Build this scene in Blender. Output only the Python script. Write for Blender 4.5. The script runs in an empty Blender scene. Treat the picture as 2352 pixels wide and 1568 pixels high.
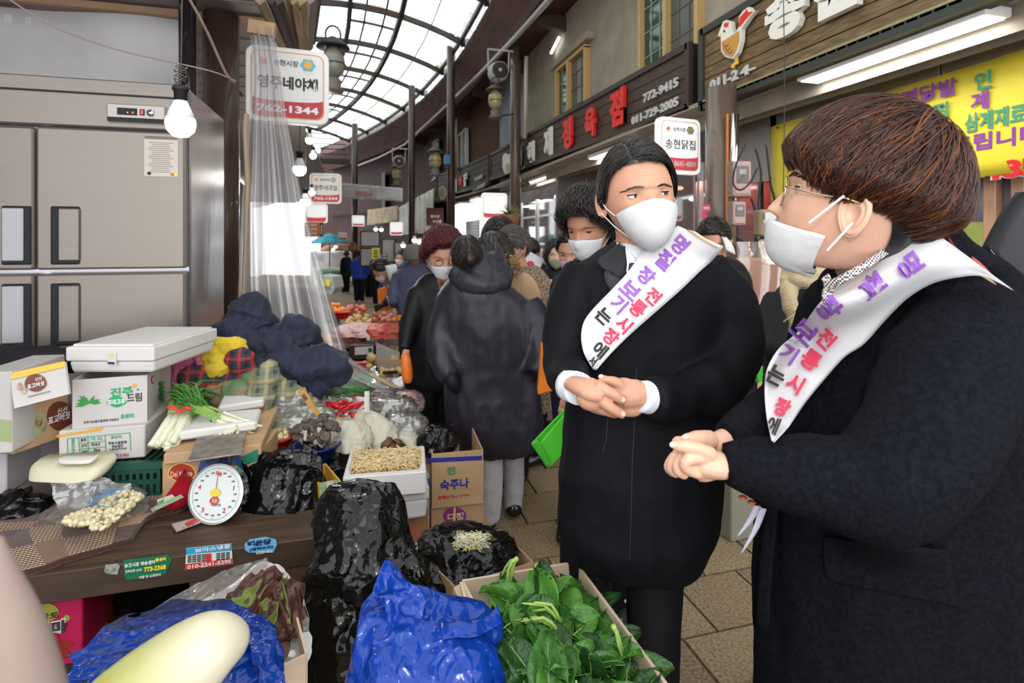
import bpy, bmesh, math, random
import numpy as np
from mathutils import Vector, Matrix
from mathutils.bvhtree import BVHTree
random.seed(7); R_=np.random.RandomState(11)
PI=math.pi
sc=bpy.context.scene; COL=sc.collection
# ---------------------------------------------------------------- camera
# world axes: X across the market street (to the right), Y along the street, Z up
FPX=1260.0; YAW=math.atan(346/1260); SA,CA=math.sin(YAW),math.cos(YAW); H=1.52
cam=bpy.data.cameras.new('camera'); camo=bpy.data.objects.new('camera',cam); COL.objects.link(camo)
camo.location=(0,0,H); camo.rotation_euler=(PI/2,0,-YAW)
cam.sensor_width=36; cam.lens=36*FPX/2352; cam.shift_y=-(784-550)/2352; cam.clip_start=.02; cam.clip_end=300
cam.dof.use_dof=True; cam.dof.focus_distance=1.35; cam.dof.aperture_fstop=5.0
sc.camera=camo
# ---------------------------------------------------------------- world, exposure, large lights
sc.view_settings.view_transform='Standard'; sc.view_settings.look='None'; sc.view_settings.gamma=1
sc.view_settings.use_curve_mapping=False; sc.view_settings.exposure=-0.4
w=bpy.data.worlds.new('sky'); sc.world=w; w.use_nodes=True
bg=w.node_tree.nodes['Background']; bg.inputs[0].default_value=(.93,.96,1,1); bg.inputs[1].default_value=3.4
def area(name,loc,tgt,size,power,col=(1,1,1),sy=None,spread=PI):
    l=bpy.data.lights.new(name,'AREA'); l.energy=power; l.color=col; l.size=size; l.spread=spread
    if sy: l.shape='RECTANGLE'; l.size_y=sy
    o=bpy.data.objects.new(name,l); COL.objects.link(o); o.location=loc
    o.rotation_euler=(Vector(tgt)-Vector(loc)).to_track_quat('-Z','Y').to_euler(); return o
def point(name,loc,power,col=(1,.8,.55),r=.04):
    l=bpy.data.lights.new(name,'POINT'); l.energy=power; l.color=col; l.shadow_soft_size=r
    o=bpy.data.objects.new(name,l); COL.objects.link(o); o.location=loc; return o
# the photographer's flash, on the camera and bounced
area('camera_flash',(-.02,-.12,H+.22),(.62,2.3,1.15),.12,7,(1,.985,.96))
area('bounced_flash',(.25,-.6,H+1.25),(.7,2.2,.7),1.3,19,(1,.97,.93))
# ---------------------------------------------------------------- coordinates
def P(px,py,d):
    r=(px-1176)*d/FPX; return Vector((d*SA+r*CA,d*CA-r*SA,H-(py-550)*d/FPX))
def Pz(px,py,z): return P(px,py,(H-z)*FPX/(py-550))
def Pu(px,py,u):
    xo=(px-1176)/FPX; return P(px,py,u/(SA+xo*CA))
def Pv(px,py,v):
    xo=(px-1176)/FPX; return P(px,py,v/(CA-xo*SA))
def curve_u(v): return -.009*max(0,v-14)**2
def gz(v): return -.035*max(0,v-3.6)
def W(px,py,u0):   # point seen at a pixel on a facade line that follows the bend of the street
    lo,hi=1.,70.
    def pxo(v):
        u=u0+curve_u(v); return 1176+FPX*(u*CA-v*SA)/(v*CA+u*SA)
    for _ in range(50):
        m=(lo+hi)/2
        if pxo(m)>px: lo=m
        else: hi=m
    v=lo; u=u0+curve_u(v); d=v*CA+u*SA
    return Vector((u,v,H-(py-550)*d/FPX))
RIGHT=Vector((CA,-SA,0)); FWD=Vector((SA,CA,0)); UP=Vector((0,0,1))
def gasp(o): return o
# ---------------------------------------------------------------- noise
def _h(i,j,k,s):
    n=(i*374761393+j*668265263+k*2147483647+s*1274126177)&0xffffffff
    n=((n^(n>>13))*1274126177)&0xffffffff
    return ((n^(n>>16))&0xffff)/32767.5-1
def vn(p,sc_=1.,seed=0):
    p=np.asarray(p,float)*sc_+100; i=np.floor(p).astype(np.int64); f=p-i; f=f*f*(3-2*f); r=0
    for a in (0,1):
        for b in (0,1):
            for c in (0,1):
                wt=(f[...,0] if a else 1-f[...,0])*(f[...,1] if b else 1-f[...,1])*(f[...,2] if c else 1-f[...,2])
                r=r+wt*_h(i[...,0]+a,i[...,1]+b,i[...,2]+c,seed)
    return r
def fbm(p,s=1.,seed=0,o=3): return sum(vn(p,s*2**k,seed+k)*.5**k for k in range(o))
def ridge(p,s=1.,seed=0,o=3): return sum((1-2*np.abs(vn(p,s*1.9**k,seed+k)))*.55**k for k in range(o))
# ---------------------------------------------------------------- materials
MATS={}
def mat(name,col=(.5,.5,.5),rough=.6,metal=0,var=0,vs=8,bump=0,bs=60,stretch=None,emit=0,ecol=None,spec=.5,trans=0,ior=1.45,sheen=0,sss=0,coat=0,crumple=0,cs=14,col2=None,alpha=1,wave=None,translu=0,det=3,ani=0):
    if name in MATS: return MATS[name]
    m=bpy.data.materials.new(name); m.use_nodes=True; nt=m.node_tree; N=nt.nodes; L=nt.links
    b=N['Principled BSDF']; b.inputs['Base Color'].default_value=(*col,1); b.inputs['Roughness'].default_value=rough
    b.inputs['Metallic'].default_value=metal; b.inputs['Specular IOR Level'].default_value=spec; b.inputs['IOR'].default_value=ior
    b.inputs['Transmission Weight'].default_value=trans; b.inputs['Sheen Weight'].default_value=sheen; b.inputs['Coat Weight'].default_value=coat
    if sheen: b.inputs['Sheen Roughness'].default_value=.5
    b.inputs['Alpha'].default_value=alpha
    if sss: b.inputs['Subsurface Weight'].default_value=sss; b.inputs['Subsurface Radius'].default_value=(.012,.004,.002); b.inputs['Subsurface Scale'].default_value=1
    if emit: b.inputs['Emission Color'].default_value=(*(ecol or col),1); b.inputs['Emission Strength'].default_value=emit
    tc=N.new('ShaderNodeTexCoord'); vec=tc.outputs['Object']
    if stretch:
        mp=N.new('ShaderNodeMapping'); mp.inputs['Scale'].default_value=stretch; L.new(vec,mp.inputs[0]); vec=mp.outputs[0]
    if var or col2:
        n=N.new('ShaderNodeTexNoise'); n.inputs['Scale'].default_value=vs; n.inputs['Detail'].default_value=det; L.new(vec,n.inputs[0])
        r=N.new('ShaderNodeValToRGB'); L.new(n.outputs[0],r.inputs[0]); r.color_ramp.elements[0].position=.35; r.color_ramp.elements[1].position=.65
        c2=col2 or tuple(min(1,x*(1+var)) for x in col); c1=col if col2 else tuple(x*(1-var) for x in col)
        r.color_ramp.elements[0].color=(*c1,1); r.color_ramp.elements[1].color=(*c2,1); L.new(r.outputs[0],b.inputs['Base Color'])
    h=None
    if bump:
        n2=N.new('ShaderNodeTexNoise'); n2.inputs['Scale'].default_value=bs; n2.inputs['Detail'].default_value=2; L.new(vec,n2.inputs[0])
        bp=N.new('ShaderNodeBump'); bp.inputs['Strength'].default_value=bump; bp.inputs['Distance'].default_value=.01; L.new(n2.outputs[0],bp.inputs['Height']); L.new(bp.outputs[0],b.inputs['Normal']); h=bp
    if crumple:
        n0=N.new('ShaderNodeTexNoise'); n0.inputs['Scale'].default_value=cs*.6; L.new(vec,n0.inputs[0])
        mx=N.new('ShaderNodeMix'); mx.data_type='VECTOR'; mx.inputs[0].default_value=.12; L.new(vec,mx.inputs[4]); L.new(n0.outputs[1],mx.inputs[5])
        vo=N.new('ShaderNodeTexVoronoi'); vo.inputs['Scale'].default_value=cs; vo.feature='F1'; L.new(mx.outputs[1],vo.inputs[0])
        n3=N.new('ShaderNodeTexNoise'); n3.inputs['Scale'].default_value=cs*1.1; n3.inputs['Detail'].default_value=3; n3.noise_type='RIDGED_MULTIFRACTAL'; L.new(vec,n3.inputs[0])
        ma=N.new('ShaderNodeMath'); ma.operation='ADD'; L.new(vo.outputs[0],ma.inputs[0]); L.new(n3.outputs[0],ma.inputs[1])
        bp=N.new('ShaderNodeBump'); bp.inputs['Strength'].default_value=crumple; bp.inputs['Distance'].default_value=.02
        L.new(ma.outputs[0],bp.inputs['Height']); L.new(bp.outputs[0],b.inputs['Normal'])
        if h: L.new(h.outputs[0],bp.inputs['Normal'])
        m['_h']=1
    if translu:
        t=N.new('ShaderNodeBsdfTranslucent'); t.inputs[0].default_value=(*col,1); s=N.new('ShaderNodeMixShader'); s.inputs[0].default_value=translu
        L.new(b.outputs[0],s.inputs[1]); L.new(t.outputs[0],s.inputs[2]); L.new(s.outputs[0],N['Material Output'].inputs[0])
        if (var or col2): L.new(r.outputs[0],t.inputs[0])
    MATS[name]=m; return m
def film(name,tint=(1,1,1),haze=.12,gloss=.12,rough=.12,crumple=.8,cs=16,stretch=None):
    """thin clear plastic: mostly see-through, a little milky, glossy creases"""
    if name in MATS: return MATS[name]
    m=bpy.data.materials.new(name); m.use_nodes=True; nt=m.node_tree; N=nt.nodes; L=nt.links; N.remove(N['Principled BSDF'])
    tc=N.new('ShaderNodeTexCoord'); vec=tc.outputs['Object']
    if stretch:
        mp=N.new('ShaderNodeMapping'); mp.inputs['Scale'].default_value=stretch; L.new(vec,mp.inputs[0]); vec=mp.outputs[0]
    n3=N.new('ShaderNodeTexNoise'); n3.inputs['Scale'].default_value=cs; n3.inputs['Detail'].default_value=3; n3.noise_type='RIDGED_MULTIFRACTAL'; L.new(vec,n3.inputs[0])
    bp=N.new('ShaderNodeBump'); bp.inputs['Strength'].default_value=crumple; bp.inputs['Distance'].default_value=.02; L.new(n3.outputs[0],bp.inputs['Height'])
    t=N.new('ShaderNodeBsdfTransparent'); t.inputs[0].default_value=(*tint,1)
    d=N.new('ShaderNodeBsdfDiffuse'); d.inputs[0].default_value=(*tuple(min(1,x*.95) for x in tint),1); L.new(bp.outputs[0],d.inputs[2])
    g=N.new('ShaderNodeBsdfGlossy'); g.inputs['Roughness'].default_value=rough; L.new(bp.outputs[0],g.inputs['Normal'])
    a=N.new('ShaderNodeMixShader'); a.inputs[0].default_value=haze; L.new(t.outputs[0],a.inputs[1]); L.new(d.outputs[0],a.inputs[2])
    lw=N.new('ShaderNodeLayerWeight'); lw.inputs[0].default_value=.35; L.new(bp.outputs[0],lw.inputs[1])
    mm=N.new('ShaderNodeMath'); mm.operation='MULTIPLY_ADD'; L.new(lw.outputs[1],mm.inputs[0]); mm.inputs[1].default_value=.55; mm.inputs[2].default_value=gloss*.4; mm.use_clamp=True
    c=N.new('ShaderNodeMixShader'); L.new(mm.outputs[0],c.inputs[0]); L.new(a.outputs[0],c.inputs[1]); L.new(g.outputs[0],c.inputs[2])
    L.new(c.outputs[0],N['Material Output'].inputs[0]); MATS[name]=m; return m
def planks_mat(name,c1,c2,rough=.6,axis='X'):
    return mat(name,c1,rough,col2=c2,vs=5,stretch=(1,9,9) if axis=='X' else (9,1,9),det=6,bump=.25,bs=30)
# ---------------------------------------------------------------- mesh builder
ORG={}
def smoothit(me,v=True): me.polygons.foreach_set('use_smooth',[v]*len(me.polygons))
class MB:
    def __init__(s): s.v=[]; s.f=[]; s.mi=[]; s.n=0; s.cur=0; s.uv=None
    def add(s,V,Fc,mi=None):
        V=np.asarray(V,float).reshape(-1,3); b=s.n; s.v.append(V); s.n+=len(V)
        for f in Fc: s.f.append(tuple(int(i)+b for i in f)); s.mi.append(s.cur if mi is None else mi)
        return s
    def box(s,c,sz,rz=0,taper=1.,rx=0,ry=0,ax=None):
        x,y,z=[q/2 for q in sz]; t=taper
        V=np.array([(-x*t,-y*t,-z),(x*t,-y*t,-z),(x*t,y*t,-z),(-x*t,y*t,-z),(-x,-y,z),(x,-y,z),(x,y,z),(-x,y,z)])
        V=rot(V,rx,ry,rz)+np.array(c)
        return s.add(V,[(0,3,2,1),(4,5,6,7),(0,1,5,4),(1,2,6,5),(2,3,7,6),(3,0,4,7)])
    def quad(s,a,b,c,d): return s.add([a,b,c,d],[(0,1,2,3)])
    def prism(s,pts,d):   # polygon extruded along vector d
        n=len(pts); A=np.array([tuple(p) for p in pts],float); B=A+np.array(tuple(d))
        return s.add(np.vstack([A,B]),[tuple(range(n-1,-1,-1)),tuple(range(n,2*n))]+[(i,(i+1)%n,n+(i+1)%n,n+i) for i in range(n)])
    def grid(s,G,closed_u=False,closed_v=False,flip=False):
        G=np.asarray(G,float); a,b=G.shape[:2]; F=[]
        for i in range(a if closed_u else a-1):
            i2=(i+1)%a
            for j in range(b if closed_v else b-1):
                j2=(j+1)%b; q=(i*b+j,i*b+j2,i2*b+j2,i2*b+j); F.append(q[::-1] if flip else q)
        return s.add(G.reshape(-1,3),F)
    def slab(s,G,th,up=None):  # grid with thickness
        G=np.asarray(G,float); a,b=G.shape[:2]
        if up is None:
            du=np.gradient(G,axis=0); dv=np.gradient(G,axis=1); nn=np.cross(du,dv); nn/=np.linalg.norm(nn,axis=2,keepdims=True)+1e-9
        else: nn=np.array(up,float)*np.ones_like(G)
        B=G-nn*th; F=[]; o=a*b
        for i in range(a-1):
            for j in range(b-1):
                q=(i*b+j,i*b+j+1,(i+1)*b+j+1,(i+1)*b+j); F.append(q); F.append(tuple(o+k for k in q[::-1]))
        rim=[j for j in range(b)]+[i*b+b-1 for i in range(1,a)]+[(a-1)*b+j for j in range(b-2,-1,-1)]+[i*b for i in range(a-2,0,-1)]
        for k in range(len(rim)): p,q=rim[k],rim[(k+1)%len(rim)]; F.append((q,p,o+p,o+q))
        return s.add(np.vstack([G.reshape(-1,3),B.reshape(-1,3)]),F)
    def loft(s,rings,caps=True):
        G=np.array([np.array(r,float) for r in rings]); s.grid(G,closed_v=True,flip=True); n=G.shape[1]; b=s.n-G.shape[0]*n
        if caps: s.f.append(tuple(range(b,b+n))); s.mi.append(s.cur); s.f.append(tuple(range(s.n-1,s.n-n-1,-1))); s.mi.append(s.cur)
        return s
    def tube(s,pts,r,n=8,caps=True,flat=1.,upv=None):
        pts=[Vector(p) for p in pts]; rr=r if hasattr(r,'__len__') else [r]*len(pts); rings=[]
        up=Vector(upv) if upv is not None else None; prev=None
        for i,p in enumerate(pts):
            t=(pts[min(i+1,len(pts)-1)]-pts[max(i-1,0)])
            if t.length<1e-9: t=Vector((0,0,1))
            t.normalize()
            if prev is None:
                a=(up or (Vector((0,0,1)) if abs(t.z)<.9 else Vector((0,1,0)))); x=t.cross(a).normalized()
            else: x=(prev-t*prev.dot(t)).normalized()
            prev=x; y=t.cross(x); q=rr[i]
            rings.append([p+x*(q*math.cos(2*PI*k/n))+y*(q*flat*math.sin(2*PI*k/n)) for k in range(n)])
        return s.loft(rings,caps)
    def lathe(s,prof,c=(0,0,0),n=20,ax='z',caps=True):
        rings=[]
        for r,z in prof:
            ring=[]
            for k in range(n):
                a=2*PI*k/n; x,y=r*math.cos(a),r*math.sin(a)
                q=(x,y,z) if ax=='z' else ((z,x,y) if ax=='x' else (y,z,x))
                ring.append((c[0]+q[0],c[1]+q[1],c[2]+q[2]))
            rings.append(ring)
        return s.loft(rings,caps)
    def sph(s,c,r,n=12,m=8,M=None,amp=0,ns=8,seed=0):
        r=np.array(r if hasattr(r,'__len__') else (r,r,r),float); th=np.linspace(0,PI,m+1)[1:-1]; ph=np.linspace(0,2*PI,n,endpoint=False)
        T,Q=np.meshgrid(th,ph,indexing='ij'); G=np.stack([np.sin(T)*np.cos(Q),np.sin(T)*np.sin(Q),np.cos(T)],-1).reshape(-1,3)
        G=np.vstack([G,[[0,0,1],[0,0,-1]]])
        if amp: G=G*(1+amp*fbm(G,ns/4.,seed,2)[:,None])
        G=G*r
        if M is not None: G=G@np.array(M).T
        G=G+np.array(tuple(c)); k=len(th); F=[(i*n+j,(i+1)*n+j,(i+1)*n+(j+1)%n,i*n+(j+1)%n) for i in range(k-1) for j in range(n)]
        t=k*n; F+=[(t,j,(j+1)%n) for j in range(n)]+[(t+1,(k-1)*n+(j+1)%n,(k-1)*n+j) for j in range(n)]
        return s.add(G,F)
    def mesh(s,name,off=(0,0,0),smooth=False):
        me=bpy.data.meshes.new(name); V=np.vstack(s.v)-np.array(tuple(off)); me.from_pydata(V.tolist(),[],s.f); 
        if any(s.mi): me.polygons.foreach_set('material_index',s.mi)
        if smooth: smoothit(me)
        me.update(); return me
    def build(s,name,m,parent=None,smooth=False,bevel=0,label=None,cat=None,group=None,kind=None,org=None,solid=0,sub=0,seg=1):
        if parent is not None: off=ORG[parent.name]
        else:
            if org is None:
                V=np.vstack(s.v); org=((V[:,0].min()+V[:,0].max())/2,(V[:,1].min()+V[:,1].max())/2,V[:,2].min())
            off=org
        me=s.mesh(name,off,smooth); o=bpy.data.objects.new(name,me); COL.objects.link(o)
        for x in (m if isinstance(m,(list,tuple)) else [m]): me.materials.append(x)
        if parent is not None: o.parent=parent
        else: o.location=off
        ORG[o.name]=tuple(off)
        if solid: q=o.modifiers.new('s','SOLIDIFY'); q.thickness=solid; q.offset=0
        if bevel: q=o.modifiers.new('b','BEVEL'); q.width=bevel; q.segments=seg; q.limit_method='ANGLE'; q.angle_limit=.7
        if sub: q=o.modifiers.new('u','SUBSURF'); q.levels=sub; q.render_levels=sub
        tag(o,label,cat,group,kind); return o
def tag(o,label=None,cat=None,group=None,kind=None):
    if label: o['label']=label
    if cat: o['category']=cat
    if group: o['group']=group
    if kind: o['kind']=kind
    return o
def thing(name,label,cat,loc,group=None,kind=None):
    o=bpy.data.objects.new(name,None); COL.objects.link(o); o.location=tuple(loc); o.empty_display_size=.05
    ORG[o.name]=tuple(loc); return tag(o,label,cat,group,kind)
def rot(V,rx=0,ry=0,rz=0):
    V=np.asarray(V,float)
    for a,ax in ((rx,0),(ry,1),(rz,2)):
        if a:
            c,s_=math.cos(a),math.sin(a); i,j=[(1,2),(2,0),(0,1)][ax]; W_=V.copy(); W_[...,i]=c*V[...,i]-s_*V[...,j]; W_[...,j]=s_*V[...,i]+c*V[...,j]; V=W_
    return V
def dup(root,loc=None,rz=None,label=None,group=None,scale=None,rot3=None):
    r=root.copy(); COL.objects.link(r)
    if loc is not None: r.location=tuple(loc); 
    ORG[r.name]=tuple(r.location)
    if rz is not None: r.rotation_euler=(0,0,rz)
    if rot3 is not None: r.rotation_euler=rot3
    if scale: r.scale=(scale,)*3 if not hasattr(scale,'__len__') else scale
    if label: r['label']=label
    if group: r['group']=group
    for ch in list(root.children):
        c=ch.copy(); COL.objects.link(c); c.parent=r
        for g in list(ch.children):
            e=g.copy(); COL.objects.link(e); e.parent=c
    return r
def rspline(rows,n):
    A=np.array(rows,float); t=np.linspace(0,len(A)-1,n); i=np.clip(t.astype(int),0,len(A)-2); f=(t-i)[:,None]
    p0=A[np.clip(i-1,0,None)]; p1=A[i]; p2=A[i+1]; p3=A[np.clip(i+2,None,len(A)-1)]
    return .5*((2*p1)+(-p0+p2)*f+(2*p0-5*p1+4*p2-p3)*f*f+(-p0+3*p1-3*p2+p3)*f**3)
# ---------------------------------------------------------------- lettering (the bundled default font holds Hangul)
def text_geo(txt,bold=0.,ext=0.,res=3):
    cu=bpy.data.curves.new('t','FONT'); cu.body=txt; cu.size=1; cu.offset=bold; cu.extrude=ext; cu.resolution_u=res; cu.align_x='CENTER'; cu.align_y='CENTER'
    o=bpy.data.objects.new('t',cu); COL.objects.link(o)
    dg=bpy.context.evaluated_depsgraph_get(); me=bpy.data.meshes.new_from_object(o.evaluated_get(dg))
    V=np.empty(len(me.vertices)*3); me.vertices.foreach_get('co',V); V=V.reshape(-1,3); Fc=[tuple(p.vertices) for p in me.polygons]
    bpy.data.objects.remove(o); bpy.data.curves.remove(cu); bpy.data.meshes.remove(me)
    if len(V):
        V[:,0]-=(V[:,0].min()+V[:,0].max())/2; V[:,1]-=(V[:,1].min()+V[:,1].max())/2
    return V,Fc
def text(mb,txt,c,xdir,ydir,size,width=None,bold=.02,thick=.0015,mi=None,height=None):
    """flat lettering: centre c, reading direction xdir, up ydir; size = glyph height in metres"""
    V,Fc=text_geo(txt,bold)
    if not len(V): return mb
    x=Vector(xdir).normalized(); y=Vector(ydir).normalized(); n=x.cross(y).normalized()
    h=V[:,1].max()-V[:,1].min(); w_=V[:,0].max()-V[:,0].min(); k=(height or size)/h if height else size; kx=(width/w_) if width else k
    A=np.array(tuple(c))+V[:,:1]*kx*np.array(x)+V[:,1:2]*k*np.array(y)
    B=A+np.array(n)*thick; nb=len(A); ed={}
    for f in Fc:
        for i in range(len(f)): a,b=f[i],f[(i+1)%len(f)]; ed[(a,b)]=1
    S=[(a,b,nb+b,nb+a) for (a,b) in ed if (b,a) not in ed]
    return mb.add(np.vstack([A,B]),[tuple(nb+i for i in f) for f in Fc]+S,mi)
def rrect(w_,h_,r,n=5):
    p=[]
    for cx,cy,a0 in ((w_/2-r,h_/2-r,0),(-w_/2+r,h_/2-r,90),(-w_/2+r,-h_/2+r,180),(w_/2-r,-h_/2+r,270)):
        for k in range(n+1): a=math.radians(a0+90*k/n); p.append((cx+r*math.cos(a),cy+r*math.sin(a)))
    return p
def plate(mb,c,xd,yd,pts,th,off=0,mi=None):
    x=Vector(xd).normalized(); y=Vector(yd).normalized(); n=x.cross(y).normalized(); c=Vector(c)+n*off
    if mi is not None: mb.cur=mi
    mb.prism([c+x*a+y*b for a,b in pts],n*th); mb.cur=0; return mb
# ================================================================ materials used everywhere
M_tile=[mat('floor_tile_%d'%i,c,.62,col2=tuple(x*.42 for x in c),vs=85,det=8,bump=.2,bs=90) for i,c in enumerate([(.40,.285,.155),(.33,.235,.135),(.37,.27,.16),(.29,.205,.125)])]
M_joint=mat('floor_joint',(.115,.095,.065),.9,var=.3,vs=20)
M_brown=mat('brown_painted_steel',(.062,.034,.026),.35,var=.15,vs=3,coat=.2)
M_ribm=mat('roof_steel',(.05,.032,.026),.5,var=.2,vs=3)
M_dark=mat('dark_metal',(.03,.027,.026),.5)
M_black=mat('black_matt',(.012,.012,.013),.6)
M_white=mat('white_paint',(.82,.82,.8),.5,var=.04,vs=6)
M_steel=mat('brushed_steel',(.62,.61,.6),.28,metal=1,bump=.05,bs=20,stretch=(1,1,60))
M_chrome=mat('chrome',(.8,.8,.8),.12,metal=1)
M_wood=planks_mat('market_wood',(.045,.024,.013),(.085,.047,.026))
M_lampw=mat('lamp_white',(1,1,1),.5,emit=9)
M_lampwarm=mat('lamp_warm',(1,.85,.6),.5,emit=14,ecol=(1,.78,.45))
# ================================================================ floor and its tiles
TP=.322; U0=1.335
def zf(v): return gz(v)
m=MB(); vs=np.concatenate([np.arange(-2,8,.5),np.arange(8,60,1.5)])
m.grid([[(u+curve_u(v)*1.0,v,zf(v)-.012) for v in vs] for u in (-6,-3,0,3,6,9)])
floor=m.build('floor',M_joint,kind='structure',org=(0,0,0))
protos=[]
for k in range(4):
    m=MB(); m.box((0,0,-.01),(TP-.012,TP-.012,.02)); protos.append(m.mesh('tile'))
    protos[-1].materials.append(M_tile[k])
nt=0; rest=MB()
for r in range(-4,110):
    v0=1.84+TP*(r+.5)-TP
    if v0>34: break
    offs=0 if r%2 else .155
    for q in range(-6,14):
        u=U0+TP*q+TP/2-offs
        if v0<8.3 and 0.0<u<3.6 and v0>1.0 and nt<290 and not (u>2.0 and v0<1.6) and not(u<.35 and v0<2.6):
            o=bpy.data.objects.new('tile',protos[R_.randint(4)]); COL.objects.link(o); o.parent=floor; nt+=1
            o.location=(u,v0,zf(v0)+R_.uniform(-.0015,.0015)); o.rotation_euler=(-math.atan(.035) if v0>3.6 else 0,0,0)
        elif u+curve_u(v0)<5.5:
            rest.cur=R_.randint(4); rest.box((u+curve_u(v0),v0,zf(v0)-.01),(TP-.012,TP-.012,.02))
rest.build('far_tiles',M_tile,floor,kind='stuff')
# ================================================================ roof over the street
def zr(u): return 8.25-.065*(u+.5)**2
UL,UB,UA,UR=-3.6,-.26,1.14,2.95
RV=[-7.8+3.0*k for k in range(15)]  # bays behind the camera are unseen, extended to hold back sky light
ceil=thing('ceiling',None,None,(0,0,7.5),kind='structure')
def arch(m,v,u1,u2,w_=.09,dp=.16,dz=0):
    us=np.linspace(u1,u2,12); cu=curve_u(v)
    rings=[[(u+cu,v-w_/2,zr(u)+dz-dp),(u+cu,v+w_/2,zr(u)+dz-dp),(u+cu,v+w_/2,zr(u)+dz),(u+cu,v-w_/2,zr(u)+dz)] for u in us]
    return m.loft(rings)
for v in RV:
    arch(MB(),v,UL,UR+.15).build('rib',M_ribm,ceil)
for v in [x+1.5 for x in RV[:-1]]:
    arch(MB(),v,UB,UA,.05,.07,.1).build('glazing_bar',M_ribm,ceil)
def along(m,u,v1,v2,w_,h_,dz=0,zz=None,n=24):
    vs=np.linspace(v1,v2,n); rings=[]
    for v in vs:
        z=(zr(u) if zz is None else zz)+dz; c=u+curve_u(v); rings.append([(c-w_/2,v,z-h_),(c+w_/2,v,z-h_),(c+w_/2,v,z),(c-w_/2,v,z)])
    return m.loft(rings)
for u in (UB,UA): along(MB(),u,RV[0],RV[-1],.12,.2).build('purlin',M_ribm,ceil)
for u in (.2,.75,-1.9,2.05): along(MB(),u,RV[0],RV[-1],.05 if u in(.2,.75) else .02,.05,.06).build('glazing_bar',M_ribm,ceil)
for u,z in ((2.9,7.48),(3.02,7.18),(3.02,7.9)): along(MB(),u,RV[0],RV[-1],.09,.1,0,z).build('edge_rail',M_ribm,ceil)
def panelmat():
    m_=bpy.data.materials.new('milky_polycarbonate'); m_.use_nodes=True; nt=m_.node_tree; N=nt.nodes; L=nt.links; N.remove(N['Principled BSDF'])
    tc=N.new('ShaderNodeTexCoord'); mp=N.new('ShaderNodeMapping'); mp.inputs['Scale'].default_value=(.5,6,.5); L.new(tc.outputs['Object'],mp.inputs[0])
    n=N.new('ShaderNodeTexNoise'); n.inputs['Scale'].default_value=1.2; n.inputs['Detail'].default_value=5; L.new(mp.outputs[0],n.inputs[0])
    r=N.new('ShaderNodeValToRGB'); L.new(n.outputs[0],r.inputs[0]); r.color_ramp.elements[0].position=.52; r.color_ramp.elements[1].position=.68
    r.color_ramp.elements[0].color=(.93,.97,.96,1); r.color_ramp.elements[1].color=(.70,.60,.46,1)
    t=N.new('ShaderNodeBsdfTransparent'); tr=N.new('ShaderNodeBsdfTranslucent'); L.new(r.outputs[0],t.inputs[0]); L.new(r.outputs[0],tr.inputs[0])
    s=N.new('ShaderNodeMixShader'); s.inputs[0].default_value=.72; L.new(t.outputs[0],s.inputs[1]); L.new(tr.outputs[0],s.inputs[2]); L.new(s.outputs[0],N['Material Output'].inputs[0]); return m_
M_panel=panelmat()
for i in range(len(RV)-1):
    a,b=RV[i]+.05,RV[i+1]-.05
    for u1,u2,dz in ((UL,-1.93,.02),(-1.87,UB-.06,.02),(UB+.06,.17,.12),(.23,.72,.12),(.78,UA-.06,.12),(UA+.06,2.02,.02),(2.08,UR-.05,.02)):
        m=MB(); m.slab([[(u+curve_u(v),v,zr(u)+dz) for v in (a,(a+b)/2,b)] for u in np.linspace(u1,u2,4)],.006); m.build('roof_panel',M_panel,ceil,smooth=True)
# clerestory panes between the edge rails
for i in range(len(RV)-1):
    a,b=RV[i]+.1,RV[i+1]-.1
    for j in range(2):
        c=a+(b-a)*j/2+.05; d=a+(b-a)*(j+1)/2-.05
        MB().quad((3.0+curve_u(c),c,7.22),(3.0+curve_u(d),d,7.22),(3.0+curve_u(d),d,7.8),(3.0+curve_u(c),c,7.8)).build('clerestory_pane',M_panel,ceil)
    m=MB(); m.box((3.05+curve_u(RV[i]),RV[i],7.4),(.22,.3,.16)); m.build('bracket',M_dark,ceil)
# end of the arcade: louvred gable
v=RV[-1]; cu=curve_u(v)
g=MB()
for k in range(6): z=6.3+.3*k; g.box((cu-.4,v+.1,z),(6.4,.06,.05))
g.build('gable_louvre',M_dark,ceil)
g=MB(); g.box((cu-.4,v+.05,6.15),(6.8,.12,.3)); g.build('gable_beam',M_ribm,ceil)
# ================================================================ right side facades
def wallstrip(name,v1,v2,z1,z2,u0,m_,n=8,**k):
    m=MB(); vs=np.linspace(v1,v2,n); rings=[]
    m.grid([[(u0+curve_u(v),v,z) for z in (z1,z2)] for v in vs])
    V=[[(u0+.2+curve_u(v),v,z) for z in (z1,z2)] for v in vs]; m.grid(V,flip=True)
    return m.build(name,m_,**k)
M_stucco=mat('tan_stucco',(.33,.285,.215),.85,var=.12,vs=2.2,bump=.4,bs=22,det=6)
M_blue=mat('blue_grey_cladding',(.25,.27,.31),.6,var=.08,vs=2)
M_red=mat('dark_red_wall',(.05,.014,.012),.7,var=.2,vs=4)
rw=thing('wall_right',None,None,(4.2,5,3),kind='structure')
wallstrip('stucco',-.5,13.9,2.9,8.2,4.2,M_stucco,parent=rw)
wallstrip('cladding',13.9,16.6,3.0,8.2,4.22,M_blue,parent=rw)
wallstrip('red_wall',23.5,42,-1.5,8.2,4.2,M_red,n=14,parent=rw)
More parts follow.
